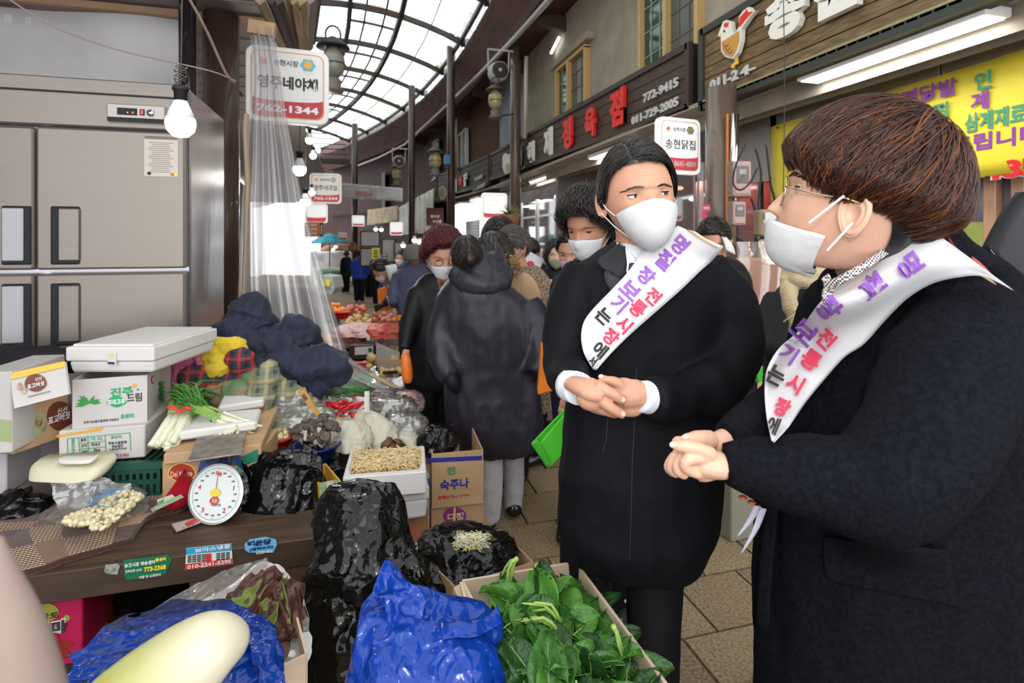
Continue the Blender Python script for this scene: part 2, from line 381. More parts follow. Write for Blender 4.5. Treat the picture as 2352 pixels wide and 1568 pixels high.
# brick stretch: bricks as recessed coursed geometry
bk=MB(); bv1,bv2=16.6,23.5
for r in range(62):
    z=3.0+.082*r
    for q in range(int((bv2-bv1)/.26)):
        v=bv1+.26*q+(.13 if r%2 else 0); bk.cur=R_.randint(2); bk.add([(4.2+curve_u(v),v,z),(4.2+curve_u(v+.25),v+.25,z),(4.2+curve_u(v+.25),v+.25,z+.072),(4.2+curve_u(v),v,z+.072)],[(0,3,2,1)])
bk.build('brickwork',[mat('brick_a',(.15,.06,.035),.85),mat('brick_b',(.11,.045,.03),.85)],rw,kind='stuff')
wallstrip('mortar_bed',bv1,bv2,3.0,8.1,4.215,mat('mortar',(.12,.09,.07),.9),parent=rw)
# eaves: sloping soffit and rusty boards, overhang's shade put into the dark brown
m=MB(); vs=np.linspace(-.5,40,26)
m.grid([[(a+curve_u(v),v,z) for a,z in ((4.3,6.35),(3.35,6.15),(3.3,6.35),(2.95,7.15),(3.1,7.3),(4.3,8.3))] for v in vs])
m.build('eaves',mat('eaves_rust_shade',(.045,.02,.016),.75,col2=(.11,.03,.018),vs=2,stretch=(3,.4,3)),rw)
for v in np.arange(5,32,3.0): MB().box((3.85+curve_u(v),v,6.15),(.75,.16,.3),ry=.15).build('eaves_beam',mat('beam_brown',(.06,.03,.02),.7),rw)
# silver gutter following the bend
gut=[W(px,py,3.25) for px,py in ((1400,-160),(1261,0),(1185,85),(1100,172),(1010,258),(930,332))]+[W(870,362,3.1),W(818,382,3.0)]
MB().tube(gut,[.055]*8,8).build('gutter',mat('gutter_grey',(.5,.48,.52),.4,metal=.3),label='long silver gutter pipe running under the right eaves',cat='gutter')
# windows of the upper floor
M_wfr=mat('tan_window_frame',(.52,.33,.13),.45); M_glassd=mat('dark_window_glass',(.02,.045,.035),.06,spec=.8); M_lead=mat('green_lattice',(.28,.42,.3),.5); M_glassg=mat('grey_window_glass',(.10,.10,.075),.25)
def window(n,v1,v2,z1,z2,split=.5,sill=False,fr=M_wfr,u=4.18,rows=4,cols=3):
    t=thing('window_%d'%n,None,None,(u,(v1+v2)/2,z1),kind='structure'); cu=curve_u((v1+v2)/2); u+=cu; f=.07
    m=MB()
    for z in (z1,z2): m.box((u-.03,(v1+v2)/2,z),(.14,v2-v1+f,f))
    for v in (v1,v2): m.box((u-.03,v,(z1+z2)/2),(.14,f,z2-z1))
    vm=v1+(v2-v1)*split; m.box((u-.06,vm,(z1+z2)/2),(.1,f*1.1,z2-z1)); m.build('frame',fr,t,bevel=.005)
    for a,b,g,s in ((v1,vm,M_glassg,'screen_pane'),(vm,v2,M_glassd,'pane')):
        MB().box((u-.01,(a+b)/2,(z1+z2)/2),(.01,b-a,z2-z1)).build(s,g,t)
        l=MB()
        for k in range(1,cols): l.box((u-.022,a+(b-a)*k/cols,(z1+z2)/2),(.012,.014,z2-z1))
        for k in range(1,rows): l.box((u-.022,(a+b)/2,z1+(z2-z1)*k/rows),(.012,b-a,.014))
        l.build('lattice',M_lead if g is M_glassd else mat('dim_lattice',(.13,.14,.11),.6),t)
    if sill: MB().box((u-.06,(v1+v2)/2,z2+.14),(.16,v2-v1+.5,.14)).build('lintel',M_stucco,t,bevel=.01)
    return t
def vat(px,u):
    xo=(px-1176)/FPX; return u*(CA-xo*SA)/(SA+xo*CA)
window(1,vat(1612,4.18),vat(1480,4.18),3.9,5.75,.5,rows=5)
window(2,vat(1352,4.18),vat(1285,4.18),3.9,5.2,.55,True,rows=4)
M_wwh=mat('white_window_frame',(.6,.62,.62),.4)
p=W(1063,320,4.15); window(3,p.y-.8,p.y+.8,4.0,5.6,.5,fr=M_wwh,rows=2,cols=2)
p=W(998,365,4.15); window(4,p.y-.9,p.y+.9,4.2,5.8,.5,fr=M_wwh,rows=2,cols=2)
p=W(880,440,4.15); window(5,p.y-.9,p.y+.9,3.2,5.2,.5,fr=M_wwh,rows=2,cols=2)
# sign boards ---------------------------------------------------------------
def board(name,v1,v2,z1,z2,m_,label,u=3.85,n=5,far=False,frame=M_dark,dz=0):
    """sign board of horizontal planks inside a frame; dz lifts the far end"""
    t=thing(name,label,'sign',(u,v1,z1)); vs=np.linspace(v1,v2,2 if v2-v1<6 and v1<14 else 10); L_=v2-v1
    def Z(v,z): return z+dz*(v-v1)/L_
    def strip(m,za,zb,uo,th):
        rings=[]
        for v in vs:
            c=u+curve_u(v)+uo; rings.append([(c,v,Z(v,za)),(c+th,v,Z(v,za)),(c+th,v,Z(v,zb)),(c,v,Z(v,zb))])
        m.loft(rings)
    h=(z2-z1-.16)/n
    for k in range(n):
        m=MB(); strip(m,z1+.08+h*k+.006,z1+.08+h*(k+1)-.006,0,.03); m.build('plank',m_,t)
    m=MB(); strip(m,z1,z2,.03,.1); m.build('backing',M_black,t)
    m=MB(); strip(m,z1,z1+.08,-.03,.06); strip(m,z2-.08,z2,-.03,.06)
    for v in (v1,v2): m.box((u+curve_u(v),v,Z(v,(z1+z2)/2)),(.06,.09,z2-z1))
    m.build('frame',frame,t); return t
M_pl1=planks_mat('sign_plank_brown',(.05,.03,.021),(.075,.046,.032),axis='Y'); M_pl2=planks_mat('sign_plank_olive',(.10,.062,.025),(.21,.14,.065),axis='Y'); M_pl3=planks_mat('sign_plank_dark',(.04,.032,.02),(.065,.05,.03),axis='Y')
M_lw=mat('cream_letter',(.78,.75,.66),.5); M_lr=mat('red_letter',(.72,.02,.012),.45); M_lg=mat('grey_letter',(.55,.55,.53),.45)
b1=board('wooden_sign',5.88,16.3,3.1,3.92,M_pl1,'long dark brown plank signboard with white and red raised letters',frame=mat('frame_brown',(.05,.028,.022),.5),n=4,dz=.22)
b2=board('wooden_sign',.6,5.6,3.03,3.98,M_pl2,'olive plank signboard with a rooster figure above the chicken shop',frame=mat('frame_green',(.035,.038,.028),.5),n=6)
p1=W(1122,410,3.85).y; p2=W(1003,440,3.85).y
b3=board('wooden_sign',p1,p2,3.2,4.15,M_pl3,'smaller dark plank signboard with white letters and a round emblem',n=4,frame=M_dark,dz=.1)
def glyph(parent,ch,px,py,hp,m_,u=3.83,wf=1.,thick=.05,bold=.03,name='letter',zf_=None):
    """raised letter on a street-side board, placed on the board's own plane"""
    p=W(px,py,u); d=p.y*CA+p.x*SA; hh=hp*d/FPX; mb=MB(); text(mb,ch,p,(0,-1,0),(0,0,1),hh,height=hh,width=hh*wf,bold=bold,thick=thick)
    return mb.build(name,m_,parent)
for ch,px,py,hp,wf,m_ in (('형',1222,355,58,.8,M_lw),('제',1262,327,64,.8,M_lw),('정',1307,307,72,.8,M_lr),('육',1360,282,68,.85,M_lr),('점',1422,248,84,.85,M_lr)):
    glyph(b1,ch,px,py,hp,m_,wf=wf,bold=.055)
for s,px,py,hp,wp in (('772-9415',1519,208,21,9),('011-729-2005',1506,256,20,12)):
    p=W(px,py,3.83); d=p.y*CA+p.x*SA; x1=W(px-40*(wp/9),py,3.83); x2=W(px+40*(wp/9),py,3.83)
    m=MB(); text(m,s,((x1+x2)/2)[:2]+(p.z+.005,),(0,-1,0),(0,0,1),1,height=hp*d/FPX,width=abs(x1.y-x2.y),bold=.03,thick=.02); m.build('lettering',M_lg,b1)
for ch,px,py,hp,wf in (('송',1812,25,122,1.0),('현',1925,-28,130,1.)):
    glyph(b2,ch,px,py,hp,M_lw,wf=wf,bold=.06,thick=.06)
for ch,px,py,hp,wp in (('011-2',1664,184,30,64),('4-',1719,160,28,34)):
    p=W(px,py,3.83); d=p.y*CA+p.x*SA; m=MB(); x1=W(px-wp/2,py,3.83); x2=W(px+wp/2,py,3.83); text(m,ch,p,(0,-1,0),(0,0,1),1,height=hp*d/FPX*.8,width=abs(x1.y-x2.y),bold=.035,thick=.02); m.build('lettering',M_lg,b2)
for ch,px,py,hp,m_,wf in (('박',1034,435,27,M_lw,.75),('원',1047,427,27,M_lw,.75),('떡',1059,421,27,M_lr,.8),('집',1070,413,30,M_lw,.75)):
    glyph(b3,ch,px,py,hp,m_,wf=wf*1.6,bold=.06)
for s,px,py,hp,w_ in (('773-3878',1099,409,9,24),('010-6804-3877',1100,430,9,38)):
    p=W(px,py,3.83); d=p.y*CA+p.x*SA; m=MB(); x1=W(px-w_/2,py,3.83); x2=W(px+w_/2,py,3.83); text(m,s,p,(0,-1,0),(0,0,1),1,height=hp*d/FPX,width=abs(x1.y-x2.y),bold=.03,thick=.02); m.build('lettering',M_lg,b3)
def flat_shape(parent,name,pts,m_,u,th=.03,off=0):
    """a cut-out figure on a street-side board, outline in the board's own plane"""
    w3=[W(px,py,u) for px,py in pts]; A=[(u-off+curve_u(q.y),q.y,q.z) for q in w3]
    MB().prism(A,(-th,0,0)).build(name,m_,parent)
# rooster
U_=3.82
flat_shape(b2,'rooster_cutout',[(1669,52),(1676,47),(1688,50),(1692,78),(1700,74),(1707,60),(1706,40),(1716,26),(1729,17),(1733,24),(1745,25),(1730,42),(1712,68),(1711,95),(1703,122),(1692,136),(1676,132),(1665,118),(1665,95),(1664,84),(1658,82)],M_lw,U_,.05)
flat_shape(b2,'rooster_body',[(1668,97),(1680,90),(1692,82),(1708,72),(1708,95),(1700,120),(1691,132),(1677,128),(1669,116)],mat('ochre',(.55,.27,.06),.5),U_,.008,.05)
flat_shape(b2,'rooster_tail',[(1708,64),(1709,42),(1722,28),(1726,22),(1728,30),(1740,27),(1726,42)],M_lr,U_,.008,.05)
flat_shape(b2,'rooster_comb',[(1672,58),(1677,52),(1679,57),(1683,51),(1682,62),(1674,64)],M_lr,U_,.008,.05)
flat_shape(b2,'rooster_eye',[(1672,71),(1675,70),(1675,75),(1672,75)],M_black,U_,.008,.052)
flat_shape(b2,'rooster_leg',[(1690,133),(1696,132),(1697,147),(1690,150),(1687,157),(1682,155),(1685,147),(1691,144)],mat('yellow_paint',(.8,.5,.06),.5),U_,.02,.0)
flat_shape(b2,'rooster_beak',[(1665,80),(1665,86),(1659,84)],mat('yellow_paint',(.8,.5,.06),.5),U_,.012,.05)
for k in range(3): 
    pts=[(1678+5*k+6*math.cos(a),104+6*k+(4+2*k)*math.sin(a)) for a in np.linspace(0,PI,7)]
    flat_shape(b2,'wing_line',pts+[(x,y-1.6) for x,y in pts[::-1]],mat('brown_line',(.18,.07,.02),.6),U_,.004,.06)
# two cow/pig-like cut-outs on the long sign (plain animal figures)
flat_shape(b1,'calf_cutout',[(1158,358),(1163,352),(1170,356),(1176,352),(1180,362),(1181,385),(1175,396),(1164,400),(1158,385)],M_lw,U_,.05)
flat_shape(b1,'calf_cutout',[(1182,342),(1187,337),(1192,341),(1197,334),(1199,350),(1198,378),(1193,391),(1184,388),(1183,365)],M_lw,U_,.05)
flat_shape(b1,'calf_apron',[(1166,380),(1174,374),(1180,380),(1175,394),(1167,396)],mat('khaki_paint',(.45,.45,.28),.6),U_,.008,.055)
flat_shape(b1,'calf_face',[(1185,347),(1195,346),(1195,358),(1186,360)],mat('peach_paint',(.75,.5,.33),.6),U_,.008,.055)
pts=[(1018+9*math.cos(a),443+16*math.sin(a)) for a in np.linspace(0,2*PI,16,endpoint=False)]; flat_shape(b3,'emblem',pts,mat('tan_emblem',(.38,.31,.2),.6),U_,.05)
pts=[(1018+6*math.cos(a),443+11*math.sin(a)) for a in np.linspace(0,2*PI,12,endpoint=False)]; flat_shape(b3,'emblem_leaf',pts,mat('brown_emblem',(.2,.13,.07),.6),U_,.01,.05)
# soffit slats under the boards
sof=thing('trim_1',None,None,(4.6,5,3.08),kind='structure'); M_sof=mat('soffit_slat',(.42,.36,.33),.5,var=.06); M_sofy=mat('soffit_groove',(.3,.27,.12),.7)
for k,v in enumerate(np.arange(-.2,16.4,.1)):
    if v<6.5 or k%2==0: MB().box((4.62+curve_u(v),v+.045,3.1),(1.6,.085 if v<6.5 else .19,.02)).build('slat',M_sof if v<16 else M_sof,sof)
MB().box((4.62,8,3.125),(1.6,17,.02)).build('groove_board',M_sofy,sof)
m=MB(); vs=np.linspace(16.4,40,10); m.grid([[(a+curve_u(v),v,3.15) for a in (3.9,5.6)] for v in vs]); m.build('far_soffit',M_sof,sof)
# ceiling lights in the shops
def lightbox(u,v,L_,label,z=3.0,w_=.19,pw=18,col=(1,.96,.95)):
    t=thing('ceiling_light',label,'light',(u,v,z),'strip lights under the shop canopies')
    MB().box((u,v,z+.035),(w_,L_,.07)).build('housing',M_white,t,bevel=.008)
    MB().box((u,v,z-.003),(w_-.05,L_-.06,.01)).build('diffuser',M_lampw,t)
    if pw: 
        l=area('strip_light',(u,v,z-.02),(u,v,0),w_-.05,pw,col,sy=L_-.06)
    return t
lightbox(4.06,3.45,1.62,'long white strip light under the canopy above the yellow banner',pw=15,w_=.24)
lightbox(4.1,8.6,1.5,'white strip light behind the dark-haired man\'s head',pw=20)
lightbox(4.25,12.9,1.3,'white ceiling light below the long brown signboard',pw=18)
for px,py,l in ((1060,470,'small ceiling light beneath the round-emblem signboard'),(1098,458,'small ceiling light beside the glowing white sign box')):
    p=W(px,py,4.0); lightbox(p.x,p.y,1.3,l,z=p.z,w_=.35,pw=12)
# columns
def column(name,px,v,r,z0,z1,label,u=None,m_=M_brown,n=20):
    xo=(px-1176)/FPX
    u=v*(SA+xo*CA)/(CA-xo*SA); 
    t=thing(name,label,'column',(u,v,z0),'brown steel columns along the street')
    m=MB(); m.lathe([(r,z0),(r,z1)],(u,v,0),n); m.build('shaft',m_,t,smooth=True)
    m=MB(); m.lathe([(r*1.25,z0),(r*1.25,z0+.12),(r*1.05,z0+.16)],(u,v,0),n); m.build('base',m_,t); return u
MC=mat('taupe_column',(.13,.085,.06),.3,coat=.4)
uc=column('column',1656,4.95,.155,0,3.1,'thick taupe column beside the glowing chicken shop sign',m_=MC)
column('column',1184,12.9,.13,-.4,8,'tall brown column carrying a lantern and a loudspeaker',m_=MC)
column('column',1036,17.2,.13,-.5,8,'dark column with a small blue box halfway up')
column('column',946,22,.13,-.7,7.6,'dark column near the small round speaker')
column('column',815,30,.15,-1,7.6,'far dark column where the arcade ends')
column('column',508,4.55,.125,0,3.2,'brown column beside the steel refrigerator')
# pipes by the columns
t=MB().tube([Pv(1688,262,4.7),Pv(1686,420,4.7),Pv(1685,560,4.7)],.04,12).build('drain_pipe',M_chrome,smooth=True,label='stainless pipe standing right of the taupe column',cat='pipe')
MB().tube([Pv(1671,262,4.75),Pv(1669,560,4.75)],.014,8).build('drain_pipe',mat('orange_pipe',(.55,.16,.04),.4),label='thin orange pipe between the taupe column and steel pipe',cat='pipe')
MB().tube([W(1209,130,3.75),W(1206,318,3.75)],.05,10).build('drain_pipe',mat('tan_pipe',(.55,.47,.36),.3,coat=.5),smooth=True,label='beige vertical pipe right of the lantern column',cat='pipe')
MB().tube([W(1049,268,3.75),W(1046,400,3.75)],.05,10).build('drain_pipe',mat('tan_pipe2',(.4,.35,.28),.3),smooth=True,label='pale pipe beside the dark column with the blue box',cat='pipe')
MB().tube([Pv(430,-60,4.3),Pv(431,250,4.3),Pv(432,420,4.3)],.055,14).build('drain_pipe',mat('dark_glossy_pipe',(.05,.04,.045),.12,metal=.6),smooth=True,label='dark glossy pipe behind the hanging bulb',cat='pipe')
# shop fronts below the canopy on the right -------------------------------
sh=thing('wall_shopfronts',None,None,(5.5,6,0),kind='structure')
M_pink=mat('pinkish_wall',(.36,.2,.17),.6,var=.1); M_shop=mat('shop_interior',(.30,.27,.27),.7,var=.2,vs=2); M_redshop=mat('red_shop_wall',(.28,.045,.04),.5,var=.2,vs=2)
MB().box((5.55,8.9,1.5),(.1,6,3.4)).build('back_wall',M_redshop,sh)
MB().box((5.9,18,1.3),(.1,13,4.2)).build('back_wall',M_shop,sh)
MB().box((5.3,3.2,1.3),(.1,5.6,4)).build('back_wall',mat('dark_shop',(.10,.07,.06),.7,var=.2),sh)
MB().box((5.1,11.8,1.3),(1.6,.12,4)).build('party_wall',mat('grey_post',(.2,.18,.17),.6),sh)
# butcher's glass front between the long sign's lights
M_glass=film('shop_glass',(.85,.88,.88),.10,.25,.04,.02,2)
for v0,v1 in ((12.2,13.7),(13.8,15.3),(15.4,16.9)):
    MB().box((5.0+curve_u(v0),(v0+v1)/2,1.2),(.015,v1-v0,2.9)).build('shop_pane',M_glass,sh)
    m=MB(); [m.box((5.0+curve_u(v0),v,1.2),(.06,.06,3)) for v in (v0,v1)]; m.box((5.0+curve_u(v0),(v0+v1)/2,2.2),(.06,v1-v0,.06)); m.build('pane_frame',M_steel,sh)
for v0,v1 in ((5.9,7.2),(7.3,8.6),(8.7,10)):
    m=MB(); [m.box((4.9,v,1.5),(.05,.06,3.1)) for v in (v0,v1)]; m.build('pane_frame',M_steel,sh)
    MB().box((4.92,(v0+v1)/2,1.6),(.015,v1-v0,2.9)).build('shop_pane',M_glass,sh)
# rolling shutter
rs=thing('rolling_shutter','closed grey slatted rolling shutter behind the curly-haired woman','shutter',W(1085,600,5.2))
for k in range(22): p=W(1085,520,4.6); MB().box((p.x,p.y,.0+.105*k),(.04,2.6,.095),ry=.25).build('slat',mat('shutter_grey',(.33,.31,.32),.5),rs)
# red glow lamps in the butcher's shop
for px,py in ((1560,432),(1592,457)):
    p=Pu(px,py,5.2); t=thing('pendant_lamp','reddish upper lamp glowing inside the red shop' if py<440 else 'white lower lamp glowing inside the red shop','lamp',p,'lamps in the red shop')
    MB().sph(p,(.07,.07,.035),12,6).build('bulb',mat('lamp_red',(1,.5,.35),.5,emit=6,ecol=(1,.4,.25)) if py<440 else M_lampw,t,smooth=True); MB().tube([p+UP*.03,p+UP*.5],.004,4).build('cord',M_black,t)
area('red_shop_light',(5.2,7,2.4),(5.4,7.3,0),.6,20,(1,.35,.25))
area('shop_light',(5.2,15,2.8),(5.2,15,0),1.5,50,(1,.97,.95))
# steel header, banners, window of the chicken shop
hd=thing('shop_header','stainless steel header panel above the yellow banner','panel',(4.72,3.6,2.85))
for k in range(5): MB().box((4.72,1.0+1.0*k,2.78),(.04,.985,.46)).build('panel',M_steel,hd,bevel=.004)
MB().box((4.72,5.75,2.62),(.04,.72,.78)).build('panel',M_steel,hd,bevel=.004)
MB().box((4.75,3.2,2.45),(.04,5,.3)).build('panel',mat('white_header',(.7,.68,.66),.4),hd)
def banner(name,label,corners,m_,nx=24,ny=8,amp=.012,th=.003,seed=0,group=None):
    a,b,c,d=[Vector(q) for q in corners]; n=(b-a).cross(d-a).normalized(); G=[]
    for i in range(ny+1):
        row=[]
        for j in range(nx+1):
            s,t_=j/nx,i/ny; p=a.lerp(b,s).lerp(d.lerp(c,s),t_); row.append(p+n*float(amp*fbm(np.array([p*2.2]),1.,seed)[0])*(math.sin(PI*s)**.5+.2))
        G.append(row)
    mb=MB(); mb.slab(G,th); return mb.build(name,m_,smooth=True,label=label,cat='banner',group=group,org=tuple(a))
M_yel=mat('banner_yellow',(.80,.66,.04),.5,sheen=.1); 
yb=thing('banner','large yellow vinyl banner with purple green and red writing','banner',(4.6,4,1.95))
yb2=banner('sheet',None,[(4.6,5.36,1.94),(4.58,2.3,2.02),(4.6,2.3,2.90),(4.6,5.36,2.83)],M_yel); yb2.parent=yb; yb2.location=(0,1.36,-.01); 
for k in('category',): 
    if k in yb2: del yb2[k]
ycol={'p':mat('ink_purple',(.25,.05,.33),.6),'g':mat('ink_green',(.06,.30,.17),.6),'r':mat('ink_red',(.72,.02,.03),.6),'w':mat('ink_white',(.9,.85,.8),.6)}
def btext(parent,txt,px,py,hp,wp,m_,u=4.575,bold=.03,thick=.002):
    p=Pu(px,py,u); x1=Pu(px-wp/2,py,u); x2=Pu(px+wp/2,py,u); d=p.x*SA+p.y*CA
    m=MB(); text(m,txt,p,(0,-1,0),(0,0,1),1,height=hp*d/FPX,width=abs(x1.y-x2.y),bold=bold,thick=thick); return m.build('lettering',m_,parent)
for s,px,py,hp,wp,k in (('무뼈닭발',2110,218,38,165,'p'),('인',2258,184,42,40,'g'),('계',2250,231,42,42,'p'),('집',2160,255,38,36,'g'),('삼계재료',2283,272,46,140,'g'),('드립니다',2285,320,42,210,'p'),('발',2158,300,32,34,'p'),('개',2106,263,34,32,'g')):
    btext(yb,s,px,py,hp,wp,ycol[k])
btext(yb,'5641-4859',2245,396,46,350,ycol['w'],4.578,.09,.001); btext(yb,'5641-4859',2245,396,42,345,ycol['r'],4.573,.05,.002)
for px,py in ((1786,293),(1768,468)): MB().sph(Pu(px,py,4.57),.012,8,5).build('eyelet',M_black,yb)
# wood-framed window with green poster right of the brown-haired man
wn=thing('window_6',None,None,(4.9,3.2,1),kind='structure'); M_wpk=mat('peach_wood',(.48,.27,.16),.45,var=.1,stretch=(4,4,.6))
for px in (2150,2280,2345): 
    q=Pu(px,520,4.75); MB().box((q.x,q.y,1.2),(.08,.09,2.0)).build('frame_post',M_wpk,wn,bevel=.006)
MB().box((4.8,3.2,1.2),(.01,2.8,1.9)).build('pane',mat('window_reflection',(.17,.16,.21),.12,spec=.8),wn)
pt=thing('poster','green poster with a raw chicken picture inside the window','poster',Pu(2200,600,4.72))
q1,q2=Pu(2050,540,4.74),Pu(2272,540,4.74); MB().box((4.745,(q1.y+q2.y)/2,1.35),(.006,abs(q1.y-q2.y),.62)).build('sheet',mat('poster_green',(.28,.36,.07),.4,col2=(.42,.46,.16),vs=6),pt)
MB().sph((4.735,Pu(2215,560,4.73).y,1.3),(.006,.17,.13),14,8,amp=.3,ns=8).build('chicken_picture',mat('chicken_picture',(.62,.42,.28),.5,var=.2,vs=20),pt)
# more banners down the right side
def wq(px,py,u): return W(px,py,u)
b_=banner('banner','pale green and white slanting banner below the arcade columns',[W(915,540,3.7),W(995,535,3.6),W(997,432,3.6),W(913,478,3.7)],mat('banner_pale',(.62,.68,.55),.6,col2=(.75,.72,.68),vs=2),amp=.08)
b_=banner('banner','small yellow green floral banner far down the right side',[W(843,518,3.6),W(914,508,3.6),W(914,472,3.6),W(845,482,3.6)],mat('banner_floral',(.62,.6,.22),.6,col2=(.6,.35,.3),vs=3),amp=.05)
q=[P(783,455,19),P(925,463,16.2),P(925,432,16.2),P(783,420,19)]
wb=thing('banner','long white banner with faded red writing strung across the street','banner',q[0])
o=banner('sheet',None,q,mat('banner_white',(.72,.69,.68),.6),amp=.05); o.parent=wb; o.location=(0,0,0); del o['category']
n=(q[1]-q[0]).normalized(); up=Vector((0,0,1))
m=MB(); text(m,'온누리전자상품권',(q[0]+(q[1]-q[0])*.42)+Vector((0,0,.17))-FWD*.12,-n,up,.2,height=.2,width=1.15,bold=.03,thick=.003)
V=np.vstack(m.v); m.v=[V]; m.build('lettering',mat('ink_faded_red',(.6,.16,.15),.6),wb)
s_=thing('hanging_sign','small brown square sign with white writing under the canopy','sign',W(999,515,3.4))
p=W(999,498,3.4); d=p.x*SA+p.y*CA; MB().box(p,(.7,.05,.72),rz=.1).build('board',mat('sign_redbrown',(.13,.035,.025),.6),s_)
m=MB(); text(m,'용수초',p+Vector((0,-.04,.02)),(1,.1,0),(0,0,1),.14,bold=.03,height=.13); text(m,'수산물',p+Vector((.08,-.04,-.18)),(1,.1,0),(0,0,1),.14,bold=.03,height=.13); m.build('lettering',M_lw,s_)
# ================================================================ left side of the street
wl=thing('wall_left',None,None,(-2.6,8,0),kind='structure')
M_lw2=mat('left_upper_wall',(.30,.28,.27),.7,var=.1); M_tarp=mat('white_tarp',(.8,.79,.79),.6,var=.08,vs=1.5,translu=.3)
def strip_l(name,v1,v2,z1,z2,u0,m_,par): 
    m=MB(); vs=np.linspace(v1,v2,12); m.grid([[(u0+curve_u(v),v,z) for z in (z1,z2)] for v in vs]); return m.build(name,m_,par)
strip_l('upper_wall',6,38,3.5,8.6,-1.5,M_lw2,wl)
strip_l('stall_back',5.2,30,-1.5,3.3,-3.4,mat('pale_back',(.66,.64,.63),.7,var=.1,vs=1.5),wl)
strip_l('side_wall',-2,5.2,-.2,3.3,-4.6,mat('dim_back',(.25,.23,.22),.8),wl)
MB().box((-3,5.1,1.4),(.8,.1,3.6)).build('partition',mat('dim_back',(.25,.23,.22),.8),wl)
# tarpaulin behind the refrigerator
G=[[(u,4.62+.03*math.sin(u*5)+.03*math.sin(z*9+u*3),z) for u in np.linspace(-4.5,-1.2,30)] for z in (2.55,2.7,2.85,3.0,3.15)]
MB().slab(G,.004).build('tarpaulin',M_tarp,smooth=True,label='white tarpaulin stretched behind the top of the refrigerator',cat='tarpaulin')
cs_=thing('left_canopy','grey corrugated canopy ceiling above the vegetable stall','canopy',(-2.5,4,3.2))
for k,v in enumerate(np.arange(1.2,8.6,.2)): MB().box((-2.7,v,3.23+.012*(k%2)),(4.0,.19,.02)).build('sheet_rib',mat('canopy_grey',(.23,.19,.19),.45,metal=.2),cs_)
MB().box((-2.7,4.6,3.2),(4,.05,.05)).build('wooden_batten',mat('batten',(.38,.24,.14),.7),cs_)
def strip_c(z,u1,u2,v1,v2,m_,name,par):
    m=MB(); vs=np.linspace(v1,v2,10); m.slab([[(u+curve_u(v),v,z) for u in (u1,u2)] for v in vs],.05); return m.build(name,m_,par)
strip_c(3.4,-3.4,-.95,8.6,30,mat('canopy_far',(.35,.33,.33),.6),'far_sheet',cs_)
# gutters, rafters and poles along the edge of the left canopy
wt=mat('weathered_timber',(.22,.15,.08),.8,col2=(.34,.26,.15),vs=4,stretch=(6,.8,6)); wd=mat('dark_timber',(.05,.035,.03),.7)
rf=thing('canopy_rafters','weathered timbers and dark struts along the left canopy edge','rafters',(-.55,5,3.2))
for (a,b,d1,d2,r,mm) in (((596,0),(650,110),3.6,4.7,.035,wt),((622,0),(668,115),3.7,4.8,.03,wd),((636,0),(678,118),3.9,5,.045,wd),((655,-10),(684,120),4.1,5.2,.03,wt),((672,0),(690,120),4.2,5.2,.04,wt),((690,0),(700,125),4.6,5.6,.05,wt),((712,-5),(706,110),5,6,.06,mat('grey_timber',(.2,.18,.16),.7)),((664,20),(700,20),4.3,5.0,.02,wd)):
    m=MB(); m.tube([P(*a,d1),P(*b,d2)],r,4); m.build('timber',mm,rf)
MB().tube([P(733,-20,8),P(722,60,8),P(716,100,8)],.05,6).build('strut',wd,rf)
# ---------------------------------------------------------------- refrigerator
fr=thing('refrigerator','tall four-door stainless steel refrigerator behind the crates','refrigerator',(-1.48,3.5,.4))
M_fr=mat('fridge_steel',(.27,.235,.205),.38,metal=.6,bump=.04,bs=15,stretch=(1,1,50),var=.03,vs=3); M_frs=mat('fridge_side',(.42,.41,.43),.22,metal=.85,var=.05,vs=2)
fx0,fx1,fy0,fy1=-2.14,-.857,3.14,3.92
MB().box(((fx0+fx1)/2,(fy0+fy1)/2+.03,1.36),(fx1-fx0,fy1-fy0-.06,1.88)).build('cabinet',M_frs,fr,bevel=.008)
MB().box(((fx0+fx1)/2,fy0+.02,2.19),(fx1-fx0,.05,.235)).build('header_panel',M_fr,fr,bevel=.006)
MB().box(((fx0+fx1)/2,fy0-.008,2.235),(fx1-fx0,.01,.008)).build('header_seam',M_black,fr)
for x0,x1,yo in ((-2.13,-1.515,.02),(-1.495,-.862,0)):
    for z0,z1 in ((1.375,2.06),(.68,1.355)):
        d=MB().box(((x0+x1)/2,fy0+yo+.01,(z0+z1)/2),(x1-x0,.06,z1-z0)).build('door',M_fr,fr,bevel=.01)
        hx=(-1.58 if yo else -1.375); hz=(1.54 if z0>1 else 1.16); hh=(.28 if z0>1 else .3)
        MB().box((hx,fy0+yo-.022,hz),(.12,.012,hh)).build('handle_recess',M_black,d,bevel=.012)
        MB().box((hx+(-.012 if yo else .018),fy0+yo-.03,hz+.004),(.085,.008,hh-.03)).build('handle_plate',mat('handle_white',(.45,.45,.47),.35) if yo else M_fr,d,bevel=.006)
pn=MB().box((-1.077,fy0-.014,2.145),(.252,.02,.088)).build('control_panel',mat('panel_silver',(.42,.38,.36),.35,metal=.5),fr,bevel=.004)
MB().box((-1.077,fy0-.026,2.112),(.244,.004,.02)).build('panel_strip',M_black,pn)
MB().box((-1.115,fy0-.026,2.152),(.085,.004,.034)).build('display',M_black,pn); MB().box((-1.05,fy0-.026,2.152),(.02,.004,.03)).build('display_small',M_black,pn)
MB().sph((-1.09,fy0-.029,2.147),.0045,8,5).build('indicator',mat('led_red',(1,.05,.03),.4,emit=6),pn)
MB().sph((-1.112,fy0-.029,2.147),.003,8,5).build('indicator',mat('led_pink',(1,.4,.4),.4,emit=2),pn)
m=MB(); text(m,'3',(-1.05,fy0-.029,2.152),(1,0,0),(0,0,1),.02,height=.018,thick=.001); m.build('lettering',mat('led_red',(1,.05,.03)),pn)
